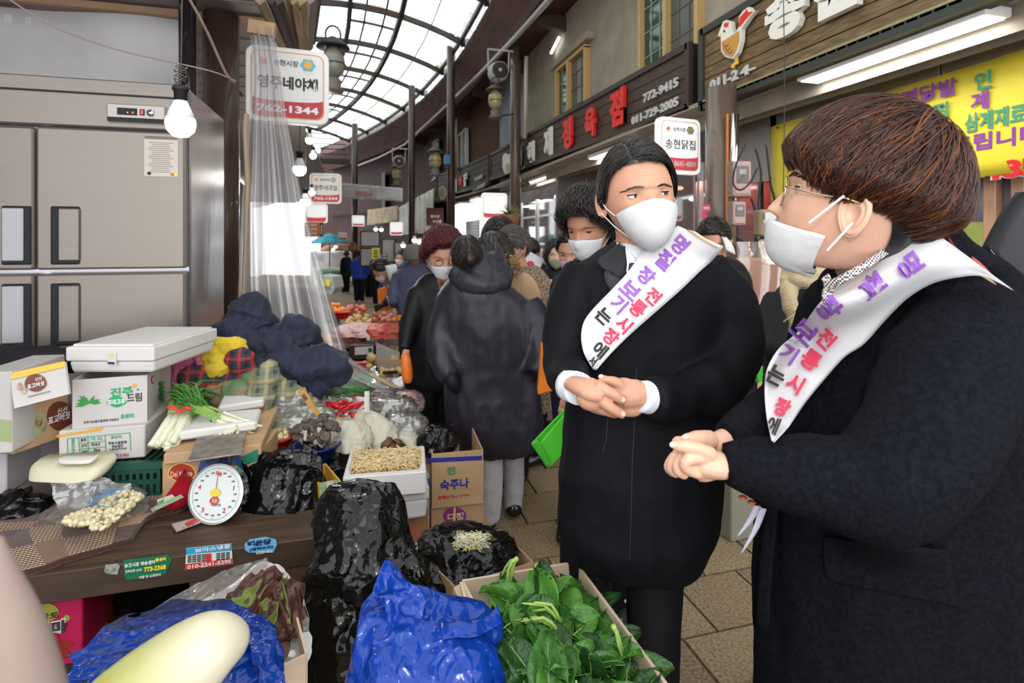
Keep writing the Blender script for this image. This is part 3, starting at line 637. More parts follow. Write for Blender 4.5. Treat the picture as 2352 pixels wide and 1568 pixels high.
MB().lathe([(.016,-.012),(.018,0),(.016,.006)],(-1.012,fy0-.026,2.15),16,'y').build('dial_knob',M_chrome,pn,smooth=True)
st=MB().box((-.967,fy0-.022,1.938),(.15,.003,.205)).build('notice_sticker',mat('paper_beige',(.60,.54,.47),.6),fr)
tm=MB(); tm.box((-.967,fy0-.025,2.03),(.146,.002,.016)); 
for k in range(16): tm.box((-.967-.002*(k%4),fy0-.025,2.005-.0098*k),(.11-.012*((k*7)%4),.001,.0022))
tm.build('print',mat('ink_grey',(.2,.17,.16),.7),st)
for i,(x,c) in enumerate(((-.917,(.75,.12,.04)),(-.902,(.8,.7,.1)))): MB().box((x,fy0-.025,1.848),(.014,.002,.013)).build('tag_mark',mat('tagc%d'%i,c),st)
MB().lathe([(.009,0),(.009,.001)],(-1.02,fy0-.024,1.85),10,'y').build('tag_mark',M_black,st)
# ---------------------------------------------------------------- hanging bulb and wires
def bulb(name,label,p,r,m_,cordtop,group=None,power=0,col=(1,.75,.42),sock=True):
    t=thing(name,label,'light bulb',p,group)
    prof=[(.0,-r*1.05),(r*.5,-r*.95),(r*.88,-r*.55),(r,-.05*r),(r*.93,r*.35)]
    MB().lathe(prof,p,20,caps=True).build('globe',m_,t,smooth=True)
    MB().lathe([(r*.93,r*.35),(r*.72,r*.95),(r*.48,r*1.5),(r*.45,r*1.6)],p,20).build('neck',M_white,t,smooth=True)
    if sock: MB().lathe([(r*.42,r*1.55),(r*.45,r*2.3),(r*.55,r*2.35),(r*.55,r*2.6),(r*.3,r*2.7)],p,14).build('socket',M_black,t,smooth=True)
    if cordtop is not None:
        q=Vector(p)+UP*r*2.7; MB().tube([q,(q+Vector(cordtop))/2+RIGHT*.01,cordtop],max(.0025,r*.06),5).build('cord',mat('cord_brown',(.05,.035,.03),.7),t)
    if power: point('bulb_light',Vector(p)-UP*r*1.6,power,col,r)
    return t
pb=P(415,283,1.62); bb=bulb('hanging_bulb','warm lit bulb hanging in front of the refrigerator',pb,.041,M_lampwarm,(pb.x,pb.y,3.2),power=7)
m=MB()
for k in range(5): 
    q=pb+UP*(.115+.012*k); m.tube([q+Vector((.016*math.cos(a+k),.016*math.sin(a+k),.004*math.sin(3*a))) for a in np.linspace(0,5,9)],.0018,4)
m.build('wire_knot',mat('twist_wire',(.16,.14,.13),.4,metal=.5),bb)
def cord(name,label,pts,r,m_,cat='cord'):
    P3=[Vector(p) for p in pts]; out=[Vector(q) for q in rspline([tuple(p) for p in P3],len(P3)*6)]; return MB().tube(out,r,6).build(name,m_,smooth=True,label=label,cat=cat,org=tuple(P3[0]))
cord('cord','thin brown cord sagging across the white tarpaulin',[P(15,-6,2.2),P(105,52,2.3),P(200,92,2.4),P(300,122,2.5),P(410,146,2.6),P(490,165,2.7),P(542,186,2.8)],.0035,mat('cord_beige',(.30,.24,.22),.7))
cord('rope','frayed brown rope slanting down to the brown column',[P(430,-10,2.6),P(452,28,2.6),P(478,78,2.65),P(500,128,2.7),P(520,170,2.75),P(538,190,2.8)],.007,mat('rope',(.22,.15,.12),.9,bump=.5,bs=200),'rope')
cord('tie_wire','dark wire tied round the brown column',[P(470,200,4.2),P(508,203,4.05),P(545,205,4.2),P(556,222,4.2)],.006,M_black,'wire')
MB().box(P(541,390,4.3),(.07,.004,.16),rz=.2).build('column_label',mat('paper_white',(.75,.76,.8),.6),label='small white vertical label stuck on the brown column',cat='label')
# ---------------------------------------------------------------- clear plastic curtain
def curtain():
    t=thing('plastic_curtain','clear plastic curtain gathered at the top and draped behind the navy cloth','curtain',P(620,700,3.6))
    rows=[(62,572,626,3.75),(110,578,634,3.74),(180,580,646,3.72),(260,572,656,3.68),(360,565,676,3.64),(460,556,695,3.6),(560,552,722,3.55),(660,548,752,3.5),(740,548,775,3.45),(820,560,800,3.4),(870,600,880,3.35),(905,700,955,3.3)]
    ys=np.linspace(0,len(rows)-1,60); G=[]
    for y in ys:
        i=min(int(y),len(rows)-2); f=y-i; a=np.array(rows[i])*(1-f)+np.array(rows[i+1])*f; row=[]
        for k in range(110):
            s=k/109; w_=(a[2]-a[1]); fold=.045*math.sin(s*30+1.2*math.sin(y*.1))+.04*math.sin(s*13+y*.05)+.008*math.sin(s*71)
            q=P(a[1]+w_*s,a[0],a[3]+fold*(.5+w_/300)); row.append(q)
        G.append(row)
    MB().grid(G).build('sheet',film('curtain_film',(.93,.91,.93),.33,.35,.2,.15,4,(5,5,.3)),t,smooth=True)
    MB().box(P(602,66,3.76),(.17,.05,.09),rz=-.1,ry=.12).build('batten',mat('batten2',(.45,.29,.16),.7),t)
    MB().tube([P(852,860,3.32),P(900,886,3.25),P(945,908,3.18)],.012,4).build('edge_strip',mat('batten3',(.55,.40,.22),.7),t)
    MB().tube([P(566,262,3.66),P(563,300,3.66),P(569,420,3.62),P(566,560,3.6),P(560,690,3.55)],.018,6).build('seam_strip',mat('seam',(.42,.30,.2),.6),t)
    return t
curtain()
# ---------------------------------------------------------------- box signs of the market
M_sw=mat('sign_face_white',(.78,.76,.73),.5,var=.03,vs=10); M_swl=mat('sign_face_lit',(.9,.9,.9),.5,emit=.8); M_sr=mat('sign_red',(.50,.035,.045),.5); M_srl=mat('sign_red_lit',(.6,.05,.07),.5,emit=.55,ecol=(.75,.09,.12))
M_so=mat('sign_orange',(.75,.28,.08),.5); M_ink=mat('sign_ink',(.03,.03,.03),.6)
def boxsign(label,px,py,wp,d,rz=0,lit=False,name='',phone='',top='',hp=None,bold=.02,side=None,detail=True,group='rounded shop name box signs',red=.3):
    p=P(px,py,d); W_=wp*d/FPX; H_=(hp or wp)*d/FPX; x=Vector((math.cos(rz),math.sin(rz),0)); y=UP; n=x.cross(y)
    t=thing('shop_sign',label,'sign',p,group); th=W_*.14
    plate(MB(),p-n*th,x,y,rrect(W_,H_,W_*.12),th).build('casing',M_swl if lit else M_white,t,bevel=W_*.01)
    w2,h2=W_*.88,H_*.88; plate(MB(),p,x,y,rrect(w2,h2,W_*.1),.003).build('border',M_so if not lit else M_so,t)
    plate(MB(),p,x,y,rrect(w2*.965,h2*.965,W_*.09),.003,.002).build('face',M_swl if lit else M_sw,t)
    # red foot with an arched upper edge
    r=W_*.09; a=[(-w2*.4825,-h2*.4825+r)]+[(-w2*.4825+r-r*math.cos(q),-h2*.4825+r-r*math.sin(q)) for q in np.linspace(.3,PI/2,4)]+[(w2*.4825-r+r*math.sin(q),-h2*.4825+r-r*math.cos(q)) for q in np.linspace(0,PI/2,4)]
    a+=[(w2*.4825*math.cos(q),-h2*(.5-red)-(.05*h2)*math.sin(q)) for q in np.linspace(0,PI,9)]
    plate(MB(),p,x,y,a,.003,.004).build('red_band',M_srl if lit else M_sr,t)
    if name: m=MB(); text(m,name,p+n*.008+y*h2*.03,x,y,1,height=h2*.2,width=w2*.82 if len(name)>3 else w2*.6,bold=bold,thick=.002); m.build('shop_name',M_ink,t)
    if phone: m=MB(); text(m,phone,p+n*.009-y*h2*(.5-red*.45),x,y,1,height=h2*.115,width=w2*.84,bold=.04,thick=.002); m.build('phone_number',M_white,t)
    if top: m=MB(); text(m,top,p+n*.008+y*h2*.33-x*w2*.03,x,y,1,height=h2*.09,width=w2*.34,bold=.01,thick=.002); m.build('market_name',M_ink,t)
    if detail:
        c=p+x*w2*.27+y*h2*.33; R=w2*.1; pts=[(R*(1+.12*math.cos(6*q))*math.cos(q),R*(.9+.1*math.cos(6*q))*math.sin(q)) for q in np.linspace(0,2*PI,24,endpoint=False)]
        plate(MB(),c,x,y,pts,.003,.006).build('emblem',mat('emblem_blue',(.12,.45,.62),.5),t)
        pts=[(R*.6*math.cos(q),R*.58*math.sin(q)) for q in np.linspace(0,2*PI,16,endpoint=False)]; plate(MB(),c,x,y,pts,.003,.009).build('emblem_disc',mat('emblem_orange',(.85,.42,.05),.5),t)
        c2=p-x*w2*.33+y*h2*.33; pts=[(R*(.75 if k%2 else .35)*math.cos(PI*k/5),R*(.75 if k%2 else .35)*math.sin(PI*k/5)) for k in range(10)]; plate(MB(),c2,x,y,pts,.003,.006).build('emblem_star',M_so,t)
    return t
boxsign('large white and red sign ending 1344 behind the plastic curtain',662,196,178,4.35,.1,False,'영주네야채','762-1344','송현시장',hp=172,bold=.035)
boxsign('smaller white and red fruit shop sign reading 762-1344',748,433,70,10.6,0,False,'영주네과일','762-1344','송현시장',bold=.01)
boxsign('glowing white and red chicken shop sign in front of the taupe column',1562,335,118,6.1,.12,True,'송현닭집','010-5641-4859','송현시장',hp=128,bold=.012)
boxsign('blazing white box sign below the round-emblem signboard',1136,473,60,11.8,.0,True,'','','',detail=False,red=.22)
boxsign('overexposed white red-footed sign under the fruit shop sign',727,490,48,12.6,0,True,'','','',detail=False,red=.3,hp=44)
boxsign('small distant lit sign beside the floral banner',823,507,28,22,0,True,'','','',detail=False,red=.25,hp=25)
boxsign('lit sign half hidden behind the slanting pale banner',911,525,30,17,0,True,'','','',detail=False,red=.25,hp=30)
boxsign('tiny faded sign with a red foot hanging beyond the arcade',787,542,20,24,.1,False,'','','',detail=False,hp=18)
MB().box(P(1620,335,6.15),(.03,.1,.35)).build('sign_bracket',M_black,label='dark bracket holding the glowing sign to the taupe column',cat='bracket')
t=thing('direction_sign','orange brown sign with white writing and a down arrow','sign',P(722,527,12)); pp=P(722,527,12)
MB().box(pp,(.40,.04,.32)).build('board',mat('sign_orangebrown',(.5,.16,.04),.5),t)
m=MB(); [text(m,s,pp+Vector((-.03,-.03,.1-.09*k)),(1,0,0),UP,.06,height=.055,bold=.02) for k,s in enumerate(('사랑방','사무실','화장실'))]; m.build('lettering',M_white,t)
MB().box(pp+Vector((.15,-.03,0)),(.055,.01,.28)).build('arrow_panel',M_black,t); MB().box(pp+Vector((.15,-.04,0)),(.015,.01,.2)).build('arrow',M_white,t)
# bulbs further along the left stalls
for i,(px,py,d,r,m_,lb,pw) in enumerate(((711,321,7.5,.055,M_lampwarm,'warm bulb under a shade right below the large sign',25),(719,357,8.2,.05,M_lampw,'flat white lamp just below the warm shaded bulb',20),(688,388,6.2,.075,M_lampw,'big bright white bulb seen through the curtain edge',40),(716,442,9,.05,M_lampwarm,'warm bulb beside the fruit shop sign',14),(701,462,8,.07,M_lampw,'glaring white bulb left of the fruit shop sign',40))):
    p=P(px,py,d); bulb('hanging_bulb',lb,p,r,m_,(p.x,p.y,3.35),power=pw,col=(1,.93,.85))
for i,(px,py,d) in enumerate(((863,526,16),(876,527,16),(952,551,12),(964,556,12),(975,552,12),(926,563,13),(765,573,20),(771,566,20))):
    p=P(px,py,d); bulb('hanging_bulb',['round white bulb below the floral banner, left of its twin','round white bulb below the floral banner, right of its twin','first of three small bulbs over the grey beanie','middle and lowest of three small bulbs beside the beanie','last of three small bulbs nearest the dark red hair','single small bulb left of the beanie','faint bulb over the bright far stall','upper faint bulb over the bright far stall'][i],p,.055,M_lampw,(p.x,p.y,3.3),sock=False)
# canopy lantern, loudspeakers, lanterns
def lantern(label,px,py,d,s,arm=None,dark=False):
    p=P(px,py,d); t=thing('street_lantern',label,'lantern',p,'old-style street lanterns')
    MB().lathe([(.02*s,.34*s),(.06*s,.32*s),(.19*s,.22*s),(.2*s,.2*s),(.07*s,.2*s)],p,16).build('hood',M_black if dark else mat('lantern_brown',(.07,.045,.03),.5),t,smooth=True)
    MB().lathe([(.07*s,.2*s),(.13*s,.1*s),(.145*s,.0),(.12*s,-.1*s),(.06*s,-.16*s)],p,16).build('glass_globe',mat('amber_glass',(.42,.34,.17),.15,spec=.8) if not dark else mat('grey_glass',(.25,.24,.2),.15),t,smooth=True)
    MB().lathe([(.07*s,-.16*s),(.1*s,-.2*s),(.09*s,-.26*s),(.13*s,-.3*s),(.12*s,-.34*s)],p,14).build('base',mat('lantern_metal',(.16,.14,.12),.5),t,smooth=True)
    MB().tube([p+Vector((.09*s*math.cos(a),0,.36*s+.11*s*math.sin(a))) for a in np.linspace(-.3,PI+.3,10)],.012*s,5).build('handle',M_dark,t)
    MB().tube([p+Vector((.15*s*math.cos(a),.15*s*math.sin(a),0)) for a in np.linspace(0,2*PI,16)],.006*s,4).build('guard_ring',M_dark,t)
    if arm: MB().tube([p-UP*.3*s,arm],.015,5).build('arm',M_dark,t)
lantern('brown lantern with amber globe on the tall brown column',1138,232,12.3,1.15,P(1180,262,12.9))
lantern('dark lantern beside the large sign on the left',765,148,6.0,.9,None,True)
lantern('far lantern on the dark red wall',913,400,18,1.1,P(930,415,18.5))
lantern('pale lantern in front of the brick wall window',1000,370,15,1.2,P(1030,385,16))
def speaker(label,px,py,d,s):
    p=P(px,py,d); t=thing('loudspeaker',label,'loudspeaker',p,'round loudspeakers'); g=mat('speaker_beige',(.52,.48,.45),.5)
    m=MB(); m.lathe([(.16*s,-.12*s),(.19*s,.02*s),(.17*s,.16*s),(.05*s,.25*s)],p,20,'y'); m.build('horn',g,t,smooth=True)
    MB().lathe([(.12*s,-.135*s),(.15*s,-.12*s)],p,20,'y').build('rim',M_dark,t); MB().sph(p+Vector((0,-.13*s,0)),(.04*s,.02*s,.04*s),10,6).build('cone',g,t)
    m=MB(); [m.tube([p+Vector((.12*s*math.cos(q),-.14*s,.12*s*math.sin(q))),p+Vector((-.12*s*math.cos(q),-.14*s,-.12*s*math.sin(q)))],.006*s,4) for q in (0,.8,1.6,2.4)]; m.build('grille',M_dark,t)
    m=MB(); [m.tube([p+Vector((e*.19*s,0,0)),p+Vector((e*.2*s,0,.4*s))],.014*s,5) for e in(-1,1)]; m.tube([p+Vector((-.2*s,0,.4*s)),p+Vector((.28*s,0,.4*s))],.018*s,5); m.build('mount',g,t)
speaker('beige loudspeaker on a bracket left of the tall brown column',1145,165,12.6,1.25)
speaker('small distant loudspeaker below the end of the gutter',916,371,17,1.0)
p=P(1027,367,16); MB().box(p,(.17,.2,.27)).build('meter_box',mat('box_blue',(.08,.25,.5),.4),bevel=.02,label='small blue and white box on the dark column',cat='box')
# tall lamp reflection-like strip light on the stucco wall
p=Pu(1275,105,4.1); MB().tube([Pu(1284,86,4.1),Pu(1266,122,4.1)],.028,8).build('wall_tube_light',M_lampw,smooth=True,label='short bright tube light on the tan stucco wall',cat='light')
# far open end beyond the arcade: low stalls, parasol, vehicles (pale and distant)
fa=thing('far_stall','bright cluttered outdoor stall beyond the arcade under a blue parasol','stall',(-8,40,-1.6))
for i,(px,py,d,sz,c) in enumerate(((770,612,36,(3,2,2.0),(.8,.8,.8)),(752,640,30,(1.2,1.2,1.2),(.5,.6,.4)),(790,600,40,(2,2,1.6),(.75,.45,.3)),(762,632,28,(.9,.8,.5),(.12,.3,.15)),(782,628,30,(.9,.7,.5),(.5,.3,.2)))):
    MB().box(P(px,py,d),sz,rz=.3*i).build('crate_stack',mat('farc%d'%i,c,.7,var=.3,vs=2),fa,bevel=.1)
p=P(757,555,32); MB().lathe([(.02,.5),(.6,.32),(1.0,0),(1.02,-.1)],p,10,caps=False).build('parasol_canopy',mat('parasol_blue',(.1,.5,.7),.6,translu=.3),fa); MB().tube([p+UP*.5,p-UP*3],.03,6).build('parasol_pole',M_dark,fa)
p=P(781,570,34); MB().lathe([(.02,.3),(.8,.2),(1.3,-.1)],p,8,caps=False).build('awning',mat('awning_red',(.6,.2,.1),.6,translu=.2),fa)
fb=thing('far_building','pale plain building facing the far end of the arcade','building',(-14,52,-2))
MB().box((-16,54,2),(14,4,8)).build('wall',mat('far_wall',(.75,.72,.70),.7),fb); 
for k in range(5): MB().box((-21+2.4*k,51.95,3.4),(1.2,.1,1.4)).build('window',mat('far_glass',(.5,.55,.6),.2),fb)
# plywood and frame partition at right far
pt=thing('frame_partition','pale panel partition with brown framing at the far right stalls','partition',P(880,580,17))
for px,py,wp,hp in ((850,548,42,34),(850,590,42,40),(893,575,30,52),(915,580,18,48)):
    p=P(px,py,17.5); MB().box(p,(wp*17.5/FPX,.04,hp*17.5/FPX)).build('panel',mat('pale_panel',(.42,.40,.39),.5,var=.15,vs=2),pt); 
    m=MB(); w_=wp*17.5/FPX/2; h_=hp*17.5/FPX/2
    for a,b in (((-w_,-h_),(w_,-h_)),((w_,-h_),(w_,h_)),((w_,h_),(-w_,h_)),((-w_,h_),(-w_,-h_))): m.tube([p+Vector((a[0],-.03,a[1])),p+Vector((b[0],-.03,b[1]))],.02,4)
    m.build('frame',M_ribm,pt)
for px,py,wp,hp,c,l in ((863,582,18,26,(.75,.68,.08),'yellow notice board on the far partition'),(883,592,13,18,(.12,.12,.12),'dark chalk notice left of the bending man')):
    p=P(px,py,16.5); q=thing('notice_board',l,'notice',p); MB().box(p,(wp*16.5/FPX,.03,hp*16.5/FPX)).build('board',mat('nb%d'%wp,c,.6),q); m=MB(); [m.box(p+Vector((0,-.025,.08-.08*k)),(wp*9/FPX,.01,.03)) for k in range(3)]; m.build('print',M_ink if wp>15 else M_lw,q)
# hanging plant in a basket and far stalls of the right
def fern(label,px,py,d,s):
    p=P(px,py,d); t=thing('hanging_plant',label,'plant',p); MB().lathe([(.05*s,-.2*s),(.13*s,-.12*s),(.16*s,.02*s),(.15*s,.02*s)],p,14).build('basket',mat('basket_terracotta',(.28,.11,.05),.8,var=.2,vs=20),t,smooth=True)
    m=MB()
    for k in range(90):
        a=random.uniform(0,2*PI); l=random.uniform(.12,.3)*s; e=random.uniform(.1,1.3); pts=[p+Vector((math.cos(a)*math.cos(e)*l*f,math.sin(a)*math.cos(e)*l*f,math.sin(e)*l*f+.02-.1*s*f*f)) for f in (0,.4,.8,1)]
        m.tube(pts,[.006*s,.008*s,.005*s,.001],4)
    m.build('leaves',mat('fern_green',(.16,.2,.06),.7,var=.3,vs=9),t,kind='stuff')
fern('leafy plant in a hanging basket above the grey-haired crowd',1171,497,9.5,1.15)
fern('small hanging plant near the far column',810,566,19,1.0)
# ================================================================ figures: shared tools
def g_(x,s): return np.exp(-(x/s)**2)
def head_local(th,ph,ft=1.):
    th=np.asarray(th,float); ph=np.asarray(ph,float)
    st,ct=np.sin(th),np.cos(th); low=ct<0
    s2=np.where(low,np.abs(st)**.72,np.abs(st)**.93); nx=np.sin(ph); ny=np.cos(ph)
    z=.5+.5*ct; x=.345*s2*nx; y=.425*s2*ny
    t=np.clip((.46-z)/.46,0,1)
    x=x*(1-.30*t**1.3); y=np.where(ny>0,y*(1-.05*t),y*(1-.12*t))+.15*t
    x=x*(1+.05*np.clip(-ny,0,1)*g_(z-.65,.25))
    fr=np.clip(ny*3,0,1)*ft
    y=y+fr*(.014*g_(z-.575,.03)*g_(x,.2)-.046*g_(np.abs(x)-.148,.062)*g_(z-.495,.05)-.012*g_(x,.08)*g_(z-.53,.03))
    zz=np.clip((.54-z)/.19,0,1); A=.088*zz**1.1*np.clip((z-.285)/.05,0,1)
    y=y+fr*(A*g_(x,.036+.028*zz)+.04*g_(np.abs(x)-.055,.03)*g_(z-.325,.028))
    y=y+fr*(.018*g_(np.abs(x)-.2,.08)*g_(z-.36,.08)+.026*g_(x,.10)*g_(z-.215,.04)-.014*g_(z-.216,.009)*g_(x,.10)+.028*g_(x,.09)*g_(z-.075,.05)-.012*g_(x,.12)*g_(z-.14,.03))
    return np.stack([x,y,z],-1)
def front_tp(x,z):
    th=np.arccos(np.clip((z-.5)/.5,-1,1)); st=np.sin(th); s2=np.where(z<.5,np.abs(st)**.72,np.abs(st)**.93)
    t=np.clip((.46-z)/.46,0,1); return th,np.arcsin(np.clip(x/(.345*s2*(1-.30*t**1.3)),-1,1))
class Head:
    def __init__(s,px,py,d,hp,yaw=0,pitch=0,roll=0,wid=1.,fit=None):
        """centre of the head at a pixel and distance; hp = chin-to-crown in pixels; yaw 0 faces the camera, + turns to the picture's right; pitch + looks down"""
        s.S=hp*d/FPX; c=P(px,py,d); y=math.radians(yaw); to=(Vector((0,0,H))-c); to.z=0; to.normalize()
        rt=Vector((-to.y,to.x,0))
        f=to*math.cos(y)+rt*math.sin(y); r=f.cross(UP); p=math.radians(pitch)
        f2=f*math.cos(p)-UP*math.sin(p); u=UP*math.cos(p)+f*math.sin(p)
        q=math.radians(roll); r2=r*math.cos(q)+u*math.sin(q); u2=u*math.cos(q)-r*math.sin(q)
        s.M=np.array([r2*wid,f2,u2]).T*s.S; s.c=np.array(c); s.r,s.f,s.u=r2,f2,u2
    def w(s,L): return (np.asarray(L,float)-np.array([0,0,.5]))@s.M.T+s.c
    def v(s,L): return np.asarray(L,float)@s.M.T
    def skin(s,mb,n=72,m=60,eyes=True,gaze=(0,0),mi=0,op=(13,12),neck=None,ear=(0,0,1.)):
        mb.cur=mi; th=np.linspace(0.001,PI-.001,m); ph=np.linspace(-PI,PI,n,endpoint=False); ph=ph-.42*np.sin(ph)*1.0
        T,Q=np.meshgrid(th,ph,indexing='ij'); mb.grid(s.w(head_local(T,Q)),closed_v=True)
        for e in (-1,1):   # ears: a dished shell with a raised rim
            ctr=np.array([.325*e,-.055+ear[0],.455+ear[1]]); ra=np.linspace(0,1,12); aa=np.linspace(0,2*PI,26,endpoint=False); Rr,Aa=np.meshgrid(ra,aa,indexing='ij')
            wdt=.078*(1+.22*np.sin(Aa))*ear[2]; hgt=.135*ear[2]; u_=-wdt*np.cos(Aa)*Rr; v_=hgt*np.sin(Aa)*Rr
            hh=.028*np.exp(-((Rr-.86)/.13)**2)*(.35+.65*np.clip(.6+np.cos(Aa),0,1))+.02*np.exp(-((Rr-.52)/.13)**2)*np.clip(np.cos(Aa)+.3,0,1)-.022*np.exp(-(Rr/.36)**2)+.012*np.exp(-((np.sin(Aa)*Rr+.9)/.2)**2)
            sp=np.clip(np.cos(Aa)*Rr+.75,0,2)*.034+.012
            F_=np.stack([e*(sp+hh*(1-np.clip((Rr-.93)/.07,0,1))),u_*1.0,v_],-1)+ctr; Bk=np.stack([e*(sp-.02*(1-Rr)-.012),u_*.97,v_*.97],-1)+ctr
            mb.grid(s.w(F_),closed_v=True,flip=(e>0)); mb.grid(s.w(Bk),closed_v=True,flip=(e<0))
            rim=[s.w(F_[-1,k]*.5+Bk[-1,k]*.5+np.array([e*.004,0,0])) for k in range(26)]; mb.tube(rim+[rim[0]],.0125*s.S,7,caps=False)
        if eyes:
            for e in (-1,1):
                c=np.array([.148*e,.302,.49])
                for lo,hi in ((op[0],90),(-90,-op[1])):   # upper and lower eyelids
                    el=np.radians(np.linspace(lo,hi,8)); az=np.radians(np.linspace(-80,80,14)); E,Z=np.meshgrid(el,az,indexing='ij')
                    bend=np.cos(Z)**.5; E2=E if lo<0 else E; r=.061
                    L=np.stack([r*1.12*np.sin(Z)*np.cos(E2),r*np.cos(Z)*np.cos(E2),r*np.sin(E2*np.where(np.abs(E)<1,.25+.75*bend,1))],-1)+c
                    mb.grid(s.w(L))
        mb.cur=0
    def eyeball(s,parent,gaze=(0,0),m_w=None):
        for e in (-1,1):
            c=np.array([.148*e,.302,.49]); mb=MB(); mb.sph(s.w(c),.0575*s.S,20,14); o=mb.build('eye',mat('eye_white',(.72,.69,.66),.12,coat=.5),parent,smooth=True)
            gx,gz_=math.radians(gaze[0]),math.radians(gaze[1]); g=np.array([math.sin(gx)*math.cos(gz_),math.cos(gx)*math.cos(gz_),math.sin(gz_)])
            a=np.cross(g,[0,0,1]); a/=np.linalg.norm(a); b=np.cross(a,g)
            for nm,r,rad,mm in (('iris',.0583,.027,mat('iris_brown',(.035,.016,.008),.1,coat=1)),('pupil',.0588,.012,M_black)):
                G=[[s.w(c+(g*math.cos(q)+(a*math.cos(k)+b*math.sin(k))*math.sin(q))*r) for k in np.linspace(0,2*PI,20,endpoint=False)] for q in np.linspace(.02,rad/r,5)]
                MB().grid(G,closed_v=True).build(nm,mm,o,smooth=True)
            pts=[s.w(c+np.array([.0612*1.12*math.sin(z)*math.cos(.2),.064*math.cos(z),.061*math.sin(math.radians(14)*(.25+.75*math.cos(z)**.5))])) for z in np.linspace(-1.15,1.15,12)]
            MB().tube(pts,[.002*s.S]+[.006*s.S]*10+[.003*s.S],5).build('lash_line',M_black,parent)
    def brows(s,mb,thick=.02,col=None,arch=.012,lift=0.,n=46):
        for e in (-1,1):
            for k in range(n):
                t=k/(n-1); x=e*(.065+.17*t)*1.0; z=.565+lift+arch*math.sin(PI*min(1,t*1.1))*1.5-.02*t*t+random.uniform(-.5,.5)*thick*(1-.45*t)
                L=.035; pts=[]
                for f in (0,.5,1): 
                    th,ph=front_tp(np.array(x+e*L*f),np.array(z+.014*(1-t)*f-.006*f)); p=head_local(th,ph); p[1]+=.006+.004*f; pts.append(s.w(p))
                mb.tube(pts,[.0035*s.S,.003*s.S,.0008*s.S],3)
    def out(s,th,ph,off,ft=1.):  # surface point pushed outward
        L=head_local(th,ph,ft); d=L-np.array([0,0.0,.48]); d/=np.linalg.norm(d,axis=-1,keepdims=True); return L+d*np.asarray(off)[...,None]
    def onhair(s,L,thick):
        d=(L-np.array([0,.0,.5]))/np.array([.345,.425,.5]); d/=np.linalg.norm(d,axis=-1,keepdims=True)+1e-9
        th=np.arccos(np.clip(d[...,2],-1,1)); ph=np.arctan2(d[...,0],d[...,1]); return th,ph
    def hair(s,parent,mats,hairline,thick,nstr=900,flow='whorl',length=.28,curl=0,rise=.02,wd=.010,amp=.02,steps=6,seed=1,crown=(0,-.22,.95),name='hair',droop=0.,capseed=3,over=1.04):
        """scalp cap following the skull plus combed strands; hairline(ph)->z, thick(th,ph)"""
        RS=np.random.RandomState(seed); ph=np.linspace(-PI,PI,72,endpoint=False); t=np.linspace(0.004,1,30)
        zh=np.array([hairline(p) for p in ph]); thh=np.arccos(np.clip((zh-.5)/.5,-1,1)); T=t[:,None]*thh[None]; Q=np.broadcast_to(ph,T.shape)
        def thk(th,ph_,tt): 
            return thick(th,ph_)*np.clip((1.03-tt)/.16,0,1)**.6
        off=thk(T,Q,t[:,None]*np.ones_like(T)); L=s.out(T,Q,off)
        L=L+(L-[0,0,.5])*(amp*ridge(L,9,capseed,2)*np.clip((1-t)/.2,0,1)[:,None])[...,None]
        mb=MB(); mb.grid(s.w(L),closed_v=True)
        I=s.out(T,Q,off*0-.01); mb.grid(s.w(I),closed_v=True,flip=True)
        o=mb.build(name,mats[0],parent,smooth=True)
        # strands
        N=nstr; p0=RS.uniform(-PI,PI,N); tt=RS.uniform(0,.97,N)**.6; th0=tt*np.interp(p0,np.append(ph,PI),np.append(thh,thh[0])); 
        Lc=s.out(th0,p0,np.zeros(N)); pts=[]; ln=length*RS.uniform(.6,1.2,N); ris=rise*RS.uniform(.0,1.,N); cph=RS.uniform(0,2*PI,N); cr=np.array(crown,float)
        cur=Lc.copy(); jit=RS.normal(0,.22,(N,3))
        for k in range(steps+1):
            f=k/steps; th,pp=s.onhair(cur,0); tl=th/np.interp(pp,np.append(ph,PI),np.append(thh,thh[0]))
            q=s.out(th,pp,thick(th,pp)*np.clip((1.12-np.minimum(tl,1.1))/.2,.12,1)+ris*math.sin(PI*min(1,.25+.75*f))+.004)
            if curl: q=q+curl*np.stack([np.sin(cph+f*7),np.cos(cph*1.7+f*6),np.sin(cph*2.3+f*8)],-1)*f
            pts.append(q)
            if flow=='whorl': D=cur-cr
            elif flow=='back': D=np.stack([np.sign(cur[:,0])*.35+cur[:,0]*.8,-.9*np.ones(N),-.35*np.ones(N)],-1)
            elif flow=='side': D=np.stack([np.where(cur[:,0]>.12,.75,-.95),-.55*np.ones(N),-.45*np.ones(N)],-1)
            elif flow=='down': D=np.stack([cur[:,0]*.4,np.zeros(N)-.05,-np.ones(N)],-1)
            elif flow=='up': D=np.stack([cur[:,0]*1.2,cur[:,1]*1.2-.2,.5*np.ones(N)],-1)
            else: D=flow(cur)
            D=D/(np.linalg.norm(D,axis=-1,keepdims=True)+1e-9)+jit; n=(cur-[0,0,.5]); n/=np.linalg.norm(n,axis=-1,keepdims=True); D-=n*(D*n).sum(-1,keepdims=True); D/=np.linalg.norm(D,axis=-1,keepdims=True)+1e-9
            nx_=cur+D*(ln/steps)[:,None]; a_,b_=s.onhair(nx_,0); t_l=a_/np.interp(b_,np.append(ph,PI),np.append(thh,thh[0])); ok=(t_l<over)[:,None]; cur=np.where(ok,nx_,cur+(nx_-cur)*.12)
        A=np.stack(pts,1); 
